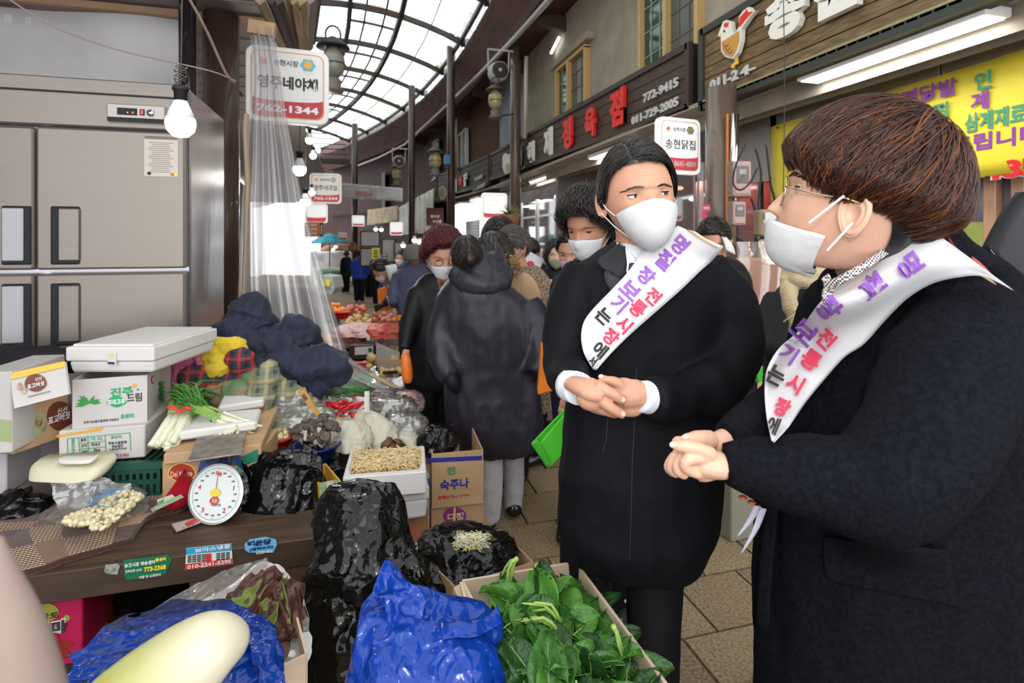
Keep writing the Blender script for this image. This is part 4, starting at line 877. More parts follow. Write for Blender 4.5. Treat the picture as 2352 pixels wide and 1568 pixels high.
        for mi in range(1,len(mats)):
            sel=np.arange(N)%(len(mats)-1)==mi-1; B=A[sel]; n_=len(B); K=steps+1
            tg=np.gradient(B,axis=1); nn=B-np.array([0,0,.5]); sd=np.cross(tg,nn); sd/=np.linalg.norm(sd,axis=-1,keepdims=True)+1e-9; nn/=np.linalg.norm(nn,axis=-1,keepdims=True)
            w_=wd*np.array([.7]+[1.]*(K-3)+[.6,.08])[None,:,None]*RS.uniform(.5,1.2,(n_,1,1))
            V=np.stack([B-sd*w_,B+sd*w_,B+nn*w_*.55],2)   # n,K,3,3
            idx=np.arange(n_*K*3).reshape(n_,K,3); F=[]
            for c0 in range(3):
                c1=(c0+1)%3; F.append(np.stack([idx[:,:-1,c0],idx[:,1:,c0],idx[:,1:,c1],idx[:,:-1,c1]],-1).reshape(-1,4))
            F=np.vstack(F); me=bpy.data.meshes.new('hair_strands'); VV=s.w(V.reshape(-1,3))-np.array(ORG[parent.name]); me.from_pydata(VV.tolist(),[],F.tolist()); smoothit(me); me.materials.append(mats[mi])
            ob=bpy.data.objects.new('hair_strands',me); COL.objects.link(ob); ob.parent=o; ob['kind']='stuff'
        return o
    def mask(s,parent,m_,top=(.425,.33),bot=.0,bulge=.07,wid=70,loops=True,fold=True,name='face_mask',low=0,lm=None,seed=0):
        ph=np.radians(np.linspace(-wid,wid,33)); v=np.linspace(0,1,17); P_,V_=np.meshgrid(ph,v,indexing='ij'); a=np.abs(P_)/math.radians(wid)
        zt=top[0]-(top[0]-top[1])*a**1.3-low; zb=bot+.09*a**2-low; z=zb+(zt-zb)*V_
        th=np.arccos(np.clip((z-.5)/.5,-1,1)); base=.016+bulge*(1-a**2)*np.sin(PI*np.clip(V_*.82+.1,0,1))**.7
        nose=.092*np.clip((.54-z)/.19,0,1)**1.1*np.clip(z/.33,0,1)**1.5*g_(P_,.20)+.02
        base=np.maximum(base,nose)+(.006*np.abs(np.sin(V_*PI*1.5))*(1-a**3) if fold else 0)
        z_over=s.out(th,P_,base,.0)
        mb=MB(); G=s.w(z_over)+.0006*vn(z_over,40,seed)[...,None]; mb.slab(G,.0022*max(1,s.S/.22)); o=mb.build(name,m_,parent,smooth=True)
        if loops:
            for e in (0,-1):
                m2=MB(); sg=-1 if e==0 else 1; tp=G[e,-2]; bt=G[e,1]; e1=s.w([sg*.385,-.03,.50]); e2=s.w([sg*.385,-.02,.36]); e3=s.w([sg*.36,-.11,.44])
                m2.tube([tp,(tp+e1)/2+s.v([sg*.02,0,0]),e1],.0065*s.S,6); m2.tube([bt,(bt+e2)/2+s.v([sg*.02,0,0]),e2],.0065*s.S,6)
                m2.build('ear_loop',lm or m_,o)
        return o
def pxloft(mb,rows,n=28,k=24,turn=0,sq=1.):
    """rows: (centre x, y, half width px, distance, depth/width ratio) - horizontal rounded sections"""
    R=rspline(rows,n); rings=[]; ca,sa=math.cos(turn),math.sin(turn); X=RIGHT*ca+FWD*sa; Y=FWD*ca-RIGHT*sa
    for cx,cy,hw,d,q in R:
        c=P(cx,cy,d); a=hw*d/FPX; b=a*q
        rings.append([c+X*(a*math.copysign(abs(math.cos(t))**sq,math.cos(t)))+Y*(b*math.copysign(abs(math.sin(t))**sq,math.sin(t))) for t in np.linspace(0,2*PI,k,endpoint=False)])
    return mb.loft(rings)
def pxtube(mb,pts,n=10,k=14,flat=1.):
    R=rspline([(*P(a,b,d),r*d/FPX) for a,b,d,r in pts],n); return mb.tube([Vector(q[:3]) for q in R],list(R[:,3]),k,flat=flat)
def fuse(mb,voxel,smooth=4,disp=None,fac=.5):
    """union the overlapping closed pieces into one continuous skin"""
    me=mb.mesh('f'); o=bpy.data.objects.new('f',me); COL.objects.link(o)
    r=o.modifiers.new('r','REMESH'); r.mode='VOXEL'; r.voxel_size=voxel
    if smooth: q=o.modifiers.new('s','SMOOTH'); q.iterations=smooth; q.factor=fac
    dg=bpy.context.evaluated_depsgraph_get(); e=bpy.data.meshes.new_from_object(o.evaluated_get(dg)); bpy.data.objects.remove(o); bpy.data.meshes.remove(me)
    n=len(e.vertices); V=np.empty(n*3); e.vertices.foreach_get('co',V); V=V.reshape(-1,3)
    if disp is not None and n:
        N=np.empty(n*3); e.vertices.foreach_get('normal',N); V=V+N.reshape(-1,3)*disp(V)[:,None]
    F=[tuple(p.vertices) for p in e.polygons]; bpy.data.meshes.remove(e); out=MB(); out.add(V,F); return out
def wr(amp=.004,s=9,seed=0,st=(1,1,.6)): return lambda V: amp*(ridge(V*np.array(st),s,seed,3)-.3)
def bvh_of(mb): return BVHTree.FromPolygons(np.vstack(mb.v).tolist(),mb.f)
def cast(bvh,px,py,dflt,off):
    o=Vector((0,0,H)); p=P(px,py,1.); dr=(p-o).normalized(); h=bvh.ray_cast(o,dr)
    k=(p-o).length
    if h[0] is None: dist=dflt*k
    else: dist=(h[0]-o).length
    return dist/k-off      # distance along the camera axis
def drape(bvh,left,right,nu,nv,dflt,off,smooth=5):
    """cloth strip laid on a body: two pixel outlines -> grid of 3D points just off the surface"""
    Lf=rspline(left,nu); Rt=rspline(right,nu); PX=np.array([[Lf[i]*(1-j/(nv-1))+Rt[i]*j/(nv-1) for j in range(nv)] for i in range(nu)])
    D=np.array([[cast(bvh,*PX[i,j],dflt,off) for j in range(nv)] for i in range(nu)])
    D0=D.copy()
    for _ in range(smooth):
        E=np.pad(D,1,mode='edge'); A=(E[:-2,1:-1]+E[2:,1:-1]+E[1:-1,:-2]+E[1:-1,2:])/4; D=np.minimum(D,A*.5+D*.5)*.5+(A*.5+D*.5)*.5
    D=np.minimum(D,D0)
    for _ in range(4): E=np.pad(D,1,mode='edge'); D=(E[:-2,1:-1]+E[2:,1:-1]+E[1:-1,:-2]+E[1:-1,2:]+D*2)/6
    D=D-.004
    return PX,D,np.array([[P(*PX[i,j],D[i,j]) for j in range(nv)] for i in range(nu)])
def glyphs_on(parent,surf_bvh,items,mats,dflt,off=.0015,name='lettering'):
    """items: (char, px, py, size px, angle deg of the glyph's 'up' from image up, key)"""
    for ch,px,py,sz,ang,key,*wf in items:
        V,F=text_geo(ch,.035); h=V[:,1].max()-V[:,1].min(); V=V/h*sz
        if wf: V[:,0]*=wf[0]
        a=math.radians(ang); X=px+V[:,0]*math.cos(a)+V[:,1]*math.sin(a); Y=py+V[:,0]*math.sin(a)-V[:,1]*math.cos(a)
        D=[cast(surf_bvh,x,y,dflt,off) for x,y in zip(X,Y)]; MB().add([P(x,y,d) for x,y,d in zip(X,Y,D)],F).build(name,mats[key],parent)
M_skin=mat('skin_light',(.54,.28,.18),.48,sss=.12,var=.04,vs=30,bump=.08,bs=180); M_skin2=mat('skin_tan',(.45,.22,.13),.5,sss=.1,var=.05,vs=25,bump=.08,bs=180); M_skin3=mat('skin_fair',(.64,.37,.26),.45,sss=.12,var=.03,vs=30,bump=.06,bs=200)
M_mask=mat('mask_white',(.60,.60,.61),.8,bump=.06,bs=300); M_maskp=mat('mask_purple',(.42,.3,.45),.8); M_maskg=mat('mask_green',(.28,.29,.17),.8)
M_coat=mat('coat_black',(.006,.006,.008),.65,spec=.12,bump=.12,bs=300); M_wool=mat('coat_wool',(.0075,.008,.011),.95,spec=.06,bump=.4,bs=260,var=.25,vs=120)
M_down=mat('down_black',(.008,.008,.010),.5,spec=.25,bump=.1,bs=200); M_navy=mat('down_navy',(.018,.016,.026),.45,bump=.12,bs=120); M_slate=mat('jacket_slate',(.065,.07,.13),.7,bump=.2,bs=120)
M_hairb=mat('hair_black',(.012,.010,.009),.38,spec=.6); M_hairk=mat('hair_black_soft',(.022,.018,.016),.45,spec=.6)
M_ink_p=mat('sash_purple',(.27,.10,.46),.6); M_ink_r=mat('sash_red',(.72,.045,.10),.6); M_ink_k=mat('sash_black',(.02,.02,.02),.6); M_sash=mat('sash_white',(.62,.61,.62),.55,bump=.03,bs=20)
INK={'p':M_ink_p,'r':M_ink_r,'k':M_ink_k}
# ================================================================ the man with the black coat, white mask and sash (centre right)
A=thing('person','man in a black coat with white mask and white sash, hands crossed in front','person',P(1470,1568,1.32)*1.0)
A['label']='man in a black overcoat, dark tie, white mask and lettered white sash, hands crossed'
A.location=tuple(Vector((P(1470,900,1.32).x,P(1470,900,1.32).y,0))); ORG[A.name]=tuple(A.location)
hd=Head(1464,450,1.30,224,yaw=18,pitch=1,roll=-6,wid=1.0)
# body: core, arms, legs, neck and hands in one skin
b=MB(); pxloft(b,[(1475,600,70,1.36,.5),(1480,660,120,1.37,.42),(1485,850,120,1.37,.45),(1475,1050,120,1.36,.5),(1470,1150,110,1.36,.5)],14,18)
pxtube(b,[(1370,650,1.37,34),(1320,710,1.35,30),(1302,800,1.32,28),(1302,845,1.27,26),(1320,880,1.19,22),(1340,890,1.13,20)],12,12); pxtube(b,[(1600,650,1.37,34),(1660,710,1.35,32),(1680,800,1.32,30),(1665,868,1.25,28),(1590,905,1.18,24),(1500,910,1.115,22),(1465,905,1.1,22)],14,12)
pxtube(b,[(1380,1130,1.37,48),(1355,1300,1.39,44),(1352,1600,1.40,36),(1350,1960,1.41,28)],10,12); pxtube(b,[(1500,1130,1.35,50),(1500,1300,1.34,46),(1495,1600,1.34,38),(1488,1960,1.34,30)],10,12)
pxtube(b,[(1470,640,1.36,60),(1468,560,1.34,52),(1462,490,1.32,54)],8,18)
core=fuse(b,.011,3)
h=MB()   # hands, 1.8 mm detail
# left hand underneath: back of the hand, thumb on top
h.sph(P(1430,906,1.1),1,20,14,M=np.array([RIGHT*.044,FWD*.020,UP*.034]).T); h.sph(P(1455,905,1.1),1,16,12,M=np.array([RIGHT*.035,FWD*.022,UP*.030]).T)
pxtube(h,[(1480,905,1.1,29),(1455,907,1.1,31),(1425,912,1.1,28)],6,14)
h.sph(P(1447,935,1.1),1,14,10,M=np.array([RIGHT*.028,FWD*.016,UP*.02]).T)
pxtube(h,[(1432,890,1.095,14),(1412,877,1.09,12),(1392,873,1.09,10.5),(1378,866,1.09,8)],10,12)
# right hand on top: wrist from the cuff, palm, two visible fingers, two curling under
pxtube(h,[(1318,880,1.12,29),(1340,888,1.09,33),(1362,898,1.075,35),(1385,905,1.07,27)],10,18,.62)
h.sph(P(1362,915,1.075),1,18,12,M=np.array([RIGHT*.032,FWD*.02,UP*.025]).T)
for pts in ([(1372,888,1.068,16),(1398,899,1.058,13.5),(1417,910,1.057,12.5),(1434,920,1.06,10)],[(1368,908,1.068,16),(1392,928,1.058,13.5),(1413,942,1.058,12.5),(1433,953,1.062,9.5)],[(1360,925,1.075,14),(1380,938,1.075,12),(1402,947,1.085,11),(1415,952,1.1,9)],[(1350,930,1.085,12),(1370,940,1.09,10),(1390,946,1.1,9)],[(1355,880,1.075,14),(1375,885,1.085,12),(1395,890,1.1,10)]): pxtube(h,pts,12,12)
hands=fuse(h,.0021,3,disp=lambda V:.0006*fbm(V,60,1,2))
body=MB(); hd.skin(body,110,90,op=(21,15)); body.add(np.vstack(core.v),core.f); body.add(np.vstack(hands.v),hands.f)
bo=body.build('body',M_skin,A,smooth=True)
nl=mat('nail',(.74,.46,.38),.25,coat=.4)
for x,y,d,a in ((1431,918,1.0505,.45),(1431,951,1.0525,.5),(1381,865,1.083,.25)):
    q=P(x,y,d); e1=(RIGHT*math.cos(a)-UP*math.sin(a)); e2=UP*math.cos(a)+RIGHT*math.sin(a); MB().sph(q,1,12,8,M=np.array([e1*.0062,FWD*.002,e2*.005]).T).build('fingernail',nl,A,smooth=True)
hd.eyeball(A,gaze=(-22,1))
m=MB(); hd.brows(m,.02,arch=.006,n=40); m.build('eyebrows',M_hairk,A,kind='stuff')
m=MB()
for z_,x_ in ((.70,.15),(.735,.17),(.665,.13)): 
    pts=[]
    for x in np.linspace(-x_,x_,12): th,ph=front_tp(np.array(x),np.array(z_+.008*math.cos(x*9))); p=head_local(th,ph); p[1]+=-.0005; pts.append(hd.w(p))
    m.tube(pts,.0016*hd.S,4)
m.build('forehead_crease',M_skin,A,smooth=True)
hd.mask(A,M_mask,top=(.45,.33),bot=-.02,bulge=.09,wid=68)
hl=lambda p: np.interp(abs(p),[0,.5,.9,1.15,1.35,1.62,1.9,2.3,PI],[.80,.79,.77,.68,.47,.44,.42,.20,.13])
tk=lambda th,ph: .04+.03*np.clip(np.cos(th),0,1)+.02*np.clip(np.cos(ph),0,1)*np.clip(1-th,0,1)+.012*np.clip(-np.cos(ph),0,1)
hd.hair(A,[M_hairb,M_hairb,M_hairk],hl,tk,3200,'side',.32,rise=.018,wd=.0065,steps=7,amp=.012)
# clothing ------------------------------------------------------------
c=MB()
pxloft(c,[(1470,560,60,1.36,.75),(1478,585,112,1.36,.62),(1482,620,170,1.36,.52),(1486,665,192,1.355,.5),(1490,760,190,1.35,.52),(1484,870,178,1.34,.58),(1474,1000,178,1.33,.62),(1468,1120,182,1.33,.62),(1464,1215,178,1.33,.62),(1468,1262,158,1.33,.6),(1470,1300,138,1.33,.55)],30,40,sq=.9)
pxtube(c,[(1350,622,1.36,54),(1318,690,1.345,58),(1300,780,1.32,50),(1300,845,1.27,45),(1318,880,1.19,38),(1336,893,1.135,33)],16,22)
pxtube(c,[(1612,612,1.36,54),(1662,690,1.35,64),(1682,790,1.32,64),(1672,868,1.25,58),(1590,905,1.18,53),(1520,915,1.13,48),(1494,916,1.11,46)],18,22)
coat=fuse(c,.0085,5,disp=lambda V:.0075*(ridge(V*np.array([1,1,.6]),6,3,3)-.3)+.0015*fbm(V,22,4,2))
cv=bvh_of(coat); coat.build('overcoat',M_coat,A,smooth=True)
def patch(name,m_,left,right,nu,nv,off,bv,par=A,dflt=1.3,th=.004,sm=3,**k):
    PX,D,G=drape(bv,left,right,nu,nv,dflt,off,sm); m=MB(); m.slab(G,-th) if False else m.slab(G,th,up=tuple(-FWD)); return m.build(name,m_,par,smooth=True,**k),m
M_lap=mat('lapel_black',(.009,.009,.012),.75,sheen=.1)
patch('collar',M_lap,[(1424,556),(1395,580),(1372,600),(1390,620)],[(1436,575),(1440,610),(1430,640),(1405,622)],12,6,.017,cv)
patch('lapel',mat('lapel_edge',(.02,.02,.024),.7),[(1428,560),(1400,600),(1388,640),(1420,690),(1440,705)],[(1436,566),(1440,620),(1446,650),(1448,690),(1446,712)],14,6,.010,cv)
M_shirt=mat('shirt_white',(.80,.82,.88),.7)
patch('shirt',M_shirt,[(1416,558),(1428,600),(1440,650),(1444,690)],[(1555,560),(1520,600),(1480,640),(1450,690)],14,10,.006,cv)
patch('shirt_collar',M_shirt,[(1418,556),(1428,590),(1440,628)],[(1434,566),(1462,598),(1452,634)],8,5,.013,cv)
patch('shirt_collar',M_shirt,[(1470,598),(1500,596),(1536,572)],[(1464,612),(1490,616),(1530,592)],8,4,.013,cv)
patch('necktie',mat('tie_navy',(.012,.014,.04),.4),[(1446,604),(1444,625),(1450,650),(1452,668)],[(1476,602),(1490,622),(1492,645),(1470,665)],8,5,.017,cv)
patch('lapel',M_lap,[(1558,545),(1530,580),(1500,612),(1475,645)],[(1580,530),(1560,575),(1530,620),(1490,650)],10,5,.010,cv)
# cuffs: rounded bands around both wrists
for nm,pts in (('shirt_cuff',[(1306,884,1.17,36),(1322,889,1.145,37),(1331,893,1.128,37)]),('shirt_cuff',[(1490,912,1.112,38),(1478,911,1.1,36),(1470,910,1.095,35)])):
    m=MB(); pxtube(m,pts,5,26); m.build(nm,M_shirt,A,smooth=True)
# seams, pocket line
m=MB(); m.tube([P(x,y,cast(cv,x,y,1.25,.001)) for x,y in ((1462,845),(1460,880),(1458,960),(1452,1060),(1450,1160),(1446,1285))],.0016,5); m.tube([P(x,y,cast(cv,x,y,1.25,.001)) for x,y in ((1396,960),(1392,1010),(1384,1040))],.0014,5); m.build('coat_seam',M_black,A)
t_=MB(); pxtube(t_,[(1345,1180,1.38,62),(1350,1300,1.39,58),(1352,1500,1.40,52),(1352,1800,1.4,46),(1350,1985,1.41,44)],10,20); pxtube(t_,[(1495,1180,1.34,70),(1500,1330,1.34,63),(1500,1480,1.33,58),(1490,1750,1.34,50),(1488,1985,1.34,48)],10,20); pxloft(t_,[(1420,1130,120,1.36,.6),(1425,1240,126,1.36,.55)],6,20)
tr=fuse(t_,.012,4,disp=wr(.006,8,5)); tr.build('trousers',mat('trousers_black',(.006,.006,.008),.7,spec=.25),A,smooth=True)
for x,d in ((1350,1.40),(1488,1.33)):
    q=P(x,900,d); m=MB(); m.tube([(q.x,q.y+.05,.05),(q.x-.01,q.y-.05,.05),(q.x-.02,q.y-.14,.04),(q.x-.02,q.y-.2,.03)],[.045,.05,.045,.02],12,flat=.8); m.build('shoe',mat('shoe_black',(.01,.01,.01),.25,coat=.5),A,smooth=True)
# sash and its lettering
PX,D,G=drape(cv,[(1557,518),(1520,545),(1480,574),(1442,625),(1404,666),(1366,705),(1343,735),(1335,765),(1337,795),(1345,820),(1362,848)],[(1662,566),(1638,596),(1608,623),(1570,660),(1532,694),(1500,722),(1468,750),(1448,768),(1425,790),(1398,818),(1370,850)],40,12,1.3,.026,6)
sm=MB(); sm.slab(G,.0015,up=tuple(-FWD)); sash=sm.build('sash',M_sash,A,smooth=True); sb=bvh_of(sm)
items=[('명',1562,561,43,43,'p'),('절',1527,596,44,43,'p'),('장',1484,633,40,43,'p'),('보',1448,666,36,43,'p',1.15),('기',1421,698,40,43,'p'),('는',1387,726,34,43,'k',1.1),('전',1500,680,37,43,'r'),('통',1465,708,38,43,'r'),('시',1433,745,38,43,'r'),('장',1403,773,37,40,'r'),('에',1378,803,36,40,'k'),('서',1361,829,24,36,'k',.8)]
glyphs_on(sash,sb,items,INK,1.3)
patch('sash_pattern',mat('sash_peach',(.80,.52,.33),.6),[(1580,527),(1605,545),(1625,557)],[(1598,532),(1628,552),(1652,570)],8,3,.030,cv,sm=4)
# ================================================================ the man at the right: brown hair, round glasses, wool coat, sash
B=thing('person','man with thick brown hair and round gold glasses in a black wool coat and sash',"person",(.95,.62,0))
hb=Head(1975,452,.845,352,yaw=-92,pitch=-11,roll=0,wid=1.0)
b=MB(); pxloft(b,[(2090,640,60,.93,.8),(2110,720,120,.98,.8),(2110,900,150,1.0,.8),(2100,1100,150,1.02,.8),(2090,1300,150,1.03,.8)],14,18)
pxtube(b,[(2110,720,.99,45),(2050,670,.95,60),(2000,605,.89,74),(1985,530,.86,78)],10,22)
pxtube(b,[(2160,760,.84,60),(2160,880,.8,55),(2090,1030,.76,50),(2010,1100,.75,45),(1900,1100,.76,40),(1780,1082,.78,36),(1670,1072,.80,32),(1640,1066,.81,31)],16,14)
pxtube(b,[(2000,760,1.1,45),(1900,900,1.05,34),(1760,965,.95,32),(1665,1012,.88,30),(1625,1028,.86,27)],12,12)
for x,d in ((2040,.98),(2140,1.08)): pxtube(b,[(x,1300,d,90),(x-5,1700,d,70),(x-8,550+1.45*FPX/d,d,50)],8,12)
core=fuse(b,.011,3)
h=MB()
# near (left) hand over the far (right) one, thumbs on top, fingers laced and hanging down
h.sph(P(1612,1062,.80),1,18,12,M=np.array([RIGHT*.027,FWD*.017,UP*.025]).T)
pxtube(h,[(1660,1070,.80,37),(1632,1066,.80,38),(1605,1062,.80,33),(1588,1055,.80,24)],8,16,.8)
pxtube(h,[(1635,1045,.79,17),(1605,1032,.785,16),(1578,1025,.785,15),(1553,1023,.787,12),(1545,1022,.788,9)],12,12)
pxtube(h,[(1630,1012,.85,24),(1608,1008,.83,20),(1588,1007,.815,15),(1573,1008,.808,11)],10,12)
pxtube(h,[(1585,1040,.80,18),(1565,1020,.81,16),(1552,1015,.82,13)],8,12)
for pts in ([(1622,1050,.79,17),(1590,1052,.782,15),(1572,1064,.782,14),(1583,1080,.785,12.5),(1606,1090,.79,10)],[(1575,1050,.80,15),(1560,1062,.795,13.5),(1558,1080,.795,12.5),(1575,1092,.80,10)],[(1560,1040,.815,14),(1546,1062,.81,13),(1543,1078,.81,12),(1556,1090,.812,10)],[(1552,1045,.83,13),(1538,1066,.825,12),(1537,1076,.825,11),(1548,1088,.83,9)],[(1640,1088,.80,14),(1620,1095,.80,11.5),(1604,1096,.80,9.5)]): pxtube(h,pts,12,12)
h.sph(P(1590,1070,.815),1,14,10,M=np.array([RIGHT*.024,FWD*.014,UP*.016]).T)
hands=fuse(h,.0018,3,disp=lambda V:.0005*fbm(V,70,1,2))
body=MB(); hb.skin(body,110,90,op=(22,14),ear=(.05,-.085,1)); body.add(np.vstack(core.v),core.f); body.add(np.vstack(hands.v),hands.f); body.build('body',M_skin3,B,smooth=True)
for x,y,d in ((1574,1006,.7985),(1547,1021,.779)): MB().sph(P(x,y,d),1,12,8,M=np.array([RIGHT*.0062,FWD*.0025,UP*.0048]).T).build('fingernail',nl,B,smooth=True)
hb.eyeball(B,gaze=(8,0)); m=MB(); hb.brows(m,.03,arch=.01,lift=.012); m.build('eyebrows',M_hairb,B,kind='stuff')
hb.mask(B,M_mask,top=(.315,.25),bot=-.06,bulge=.075,wid=84,low=.02,loops=False)
me_=MB()   # straps running from the mask up and down to the ear
for a,c in (((1858,512),(1938,450)),((1900,575),(1958,512))):
    d0=.775; me_.tube([P(*a,d0),P((a[0]+c[0])/2,(a[1]+c[1])/2,.762),P(*c,.765)],.0016,6)
me_.build('ear_loop',M_mask,B)
hl=lambda p: np.interp(abs(p),[0,.6,1.0,1.3,1.5,2.0,2.4,2.8,PI],[.80,.78,.62,.46,.52,.44,.26,.10,.03])
hb.hair(B,[M_hairb,M_hairb],hl,lambda th,ph:.028+0*th,60,'down',.05,rise=.012,wd=.004,steps=6,seed=4,over=.88)
hl2=lambda p: np.interp(abs(p),[0,.35,.7,1.0,1.35,1.7,2.2,2.7,PI],[.66,.68,.66,.56,.50,.50,.44,.36,.33])
tk2=lambda th,ph: .085+.045*np.clip(np.cos(th),0,1)+.05*np.clip(-np.cos(ph),0,1)*np.clip(np.sin(th),0,1)**2+.035*np.clip(np.cos(ph),0,1)*np.clip(np.sin(th),0,1)**3
M_hr1=mat('hair_brown_dark',(.012,.005,.003),.36,spec=.4); M_hr2=mat('hair_brown',(.05,.014,.005),.36,spec=.4); M_hr3=mat('hair_copper',(.12,.036,.009),.38,spec=.4); M_hr4=mat('hair_chestnut',(.028,.008,.004),.33,spec=.45)
hb.hair(B,[M_hr4,M_hr2,M_hr4,M_hr1,M_hr3,M_hr4,M_hr2],hl2,tk2,5200,'whorl',.52,rise=.028,wd=.0055,steps=9,amp=.025,seed=9,crown=(.02,-.28,.98))
# glasses
gl=MB()
for e in (-1,1): gl.tube([hb.w([.155*e+.092*math.cos(a),.435-.03*abs(math.cos(a)),.465+.098*math.sin(a)]) for a in np.linspace(0,2*PI,28)],.0055*hb.S,6)
gl.tube([hb.w(p) for p in ((-.065,.43,.48),(0,.455,.50),(.065,.43,.48))],.005*hb.S,6)
for e in (-1,1): gl.tube([hb.w(p) for p in ((.245*e,.415,.49),(.33*e,.36,.485),(.37*e,.2,.46),(.385*e,.05,.46),(.385*e,-.03,.44))],.006*hb.S,6)
gp=gl.build('glasses',mat('gold_rim',(.65,.52,.30),.25,metal=1),B,smooth=True)
for e in (-1,1):
    m=MB(); m.loft([[hb.w([.155*e+.088*math.cos(a),.433-.03*abs(math.cos(a))+k*.004,.465+.094*math.sin(a)]) for a in np.linspace(0,2*PI,20,endpoint=False)] for k in (0,1)]); m.build('lens',film('lens_film',(1,1,1),.02,.2,.02,0,2),gp)
# coat
c=MB()
pxloft(c,[(2128,520,48,.87,1.1),(2124,556,84,.88,1.1),(2112,600,146,.91,1.05),(2100,660,205,1.0,.95),(2115,740,255,1.03,.9),(2105,860,290,1.04,.85),(2090,1000,318,1.05,.8),(2080,1150,315,1.05,.8),(2080,1320,318,1.06,.8),(2085,1500,322,1.07,.8),(2090,1720,328,1.08,.8),(2090,1830,325,1.08,.8)],34,44,sq=.92)
pxtube(c,[(2215,700,.90,100),(2210,790,.83,125),(2160,910,.78,132),(2100,1030,.745,128),(2030,1112,.735,118),(1930,1112,.75,98),(1850,1098,.765,84),(1760,1080,.785,72),(1690,1070,.80,58),(1660,1066,.805,52)],26,26)
pxtube(c,[(1890,705,.90,20),(1915,700,.87,24),(1965,680,.85,26),(2030,640,.85,30),(2090,590,.87,32),(2135,550,.88,30)],16,16)
pxtube(c,[(1990,800,1.12,80),(1900,890,1.06,70),(1800,940,.98,60),(1720,985,.91,50),(1672,1012,.88,43)],14,20)
coat=fuse(c,.009,5,disp=lambda V:.008*(ridge(V*np.array([1,1,.6]),5.5,13,3)-.35)+.001*fbm(V,30,2,2)); cv=bvh_of(coat); coat.build('wool_coat',M_wool,B,smooth=True)
m=MB()   # four red-brown sleeve buttons
for x,y in ((1706,1142),(1727,1153),(1746,1163),(1768,1174)):
    d=cast(cv,x,y-8,.78,.0); MB().sph(P(x,y,d),1,14,8,M=np.array([RIGHT*.006,FWD*.006,UP*.0025]).T).build('sleeve_button',mat('button_redbrown',(.25,.035,.012),.25,coat=.6),B,smooth=True)
gm=bpy.data.materials.new('houndstooth'); gm.use_nodes=True; N_=gm.node_tree.nodes; ck=N_.new('ShaderNodeTexChecker'); ck.inputs['Scale'].default_value=330; ck.inputs[1].default_value=(.75,.7,.66,1); ck.inputs[2].default_value=(.02,.015,.015,1); tc=N_.new('ShaderNodeTexCoord'); gm.node_tree.links.new(tc.outputs['Object'],ck.inputs[0]); gm.node_tree.links.new(ck.outputs[0],N_['Principled BSDF'].inputs['Base Color'])
def strip(name,m_,left,right,nu,nv,th=.004,par=B,amp=0,seed=0):
    """cloth strip through explicit pixel+distance outlines"""
    L=rspline([tuple(P(*q)) for q in left],nu); R=rspline([tuple(P(*q)) for q in right],nu); G=np.array([[L[i]*(1-j/(nv-1))+R[i]*j/(nv-1) for j in range(nv)] for i in range(nu)])
    if amp: G=G+np.array(FWD)*(amp*fbm(G,12,seed,2))[...,None]
    m=MB(); m.slab(G,th,up=tuple(-FWD)); o=m.build(name,m_,par,smooth=True); return o,m
strip('shirt_collar',gm,[(1893,652,.83),(1940,628,.80),(2000,592,.79),(2060,548,.82)],[(1898,672,.83),(1946,646,.797),(2005,608,.788),(2070,563,.82)],14,5)
strip('shirt_collar',gm,[(1888,640,.835),(1896,655,.83),(1890,675,.83),(1892,692,.83)],[(1905,628,.83),(1912,650,.825),(1915,672,.825),(1900,700,.83)],8,4)
strip('coat_collar',M_wool,[(2120,505,.86),(2160,520,.87),(2190,560,.88)],[(2050,590,.84),(2100,600,.84),(2180,600,.87)],8,5,.01)
# sash
PX,D,G=drape(cv,[(2135,524),(2085,540),(2040,565),(1985,605),(1930,648),(1880,700),(1835,760),(1790,800),(1762,850),(1757,900),(1762,960),(1773,1012)],[(2330,668),(2260,635),(2200,637),(2140,652),(2085,685),(2030,740),(1985,790),(1940,820),(1895,870),(1850,925),(1812,980),(1778,1016)],44,14,.9,.038,12)
sm=MB(); sm.slab(G,.0015,up=tuple(-FWD)); sash=sm.build('sash',M_sash,B,smooth=True); sb=bvh_of(sm)
glyphs_on(sash,sb,[('명',2090,608,60,55,'p'),('절',2003,654,60,54,'p'),('장',1903,706,58,52,'p'),('보',1848,762,48,42,'p',1.1),('기',1812,812,44,34,'p'),('는',1783,862,44,28,'k',.95),('전',1897,778,44,44,'r'),('통',1862,826,46,36,'r'),('시',1826,880,44,30,'r'),('장',1797,934,42,26,'r',.9),('에',1776,976,40,22,'k',.8)],INK,.9,.009)
patch('sash_pattern',mat('sash_red_pattern',(.50,.07,.07),.6),[(2140,524),(2170,535),(2195,565)],[(2155,530),(2185,552),(2205,585)],8,4,.034,cv,par=B,dflt=.9)
patch('sash_pattern',mat('sash_peach',(.80,.52,.33),.6),[(2175,560),(2215,585),(2260,622)],[(2190,600),(2240,625),(2290,655)],8,4,.034,cv,par=B,dflt=.9)
patch('sash_pattern',mat('sash_red_pattern',(.50,.07,.07),.6),[(2235,590),(2260,610),(2285,638)],[(2236,596),(2262,618),(2290,650)],6,3,.036,cv,par=B,dflt=.9)
# pocket flap, coat front edge
patch('pocket_flap',M_wool,[(1893,1235),(1894,1290),(1898,1320),(1915,1335)],[(2180,1265),(2190,1320),(2200,1370),(2205,1395)],10,14,.006,cv,par=B,dflt=.9)
strip('coat_front_edge',M_wool,[(1768,1150,.98),(1750,1300,.98),(1742,1447,.98)],[(1790,1150,.96),(1775,1300,.96),(1765,1452,.96)],10,4,.02)
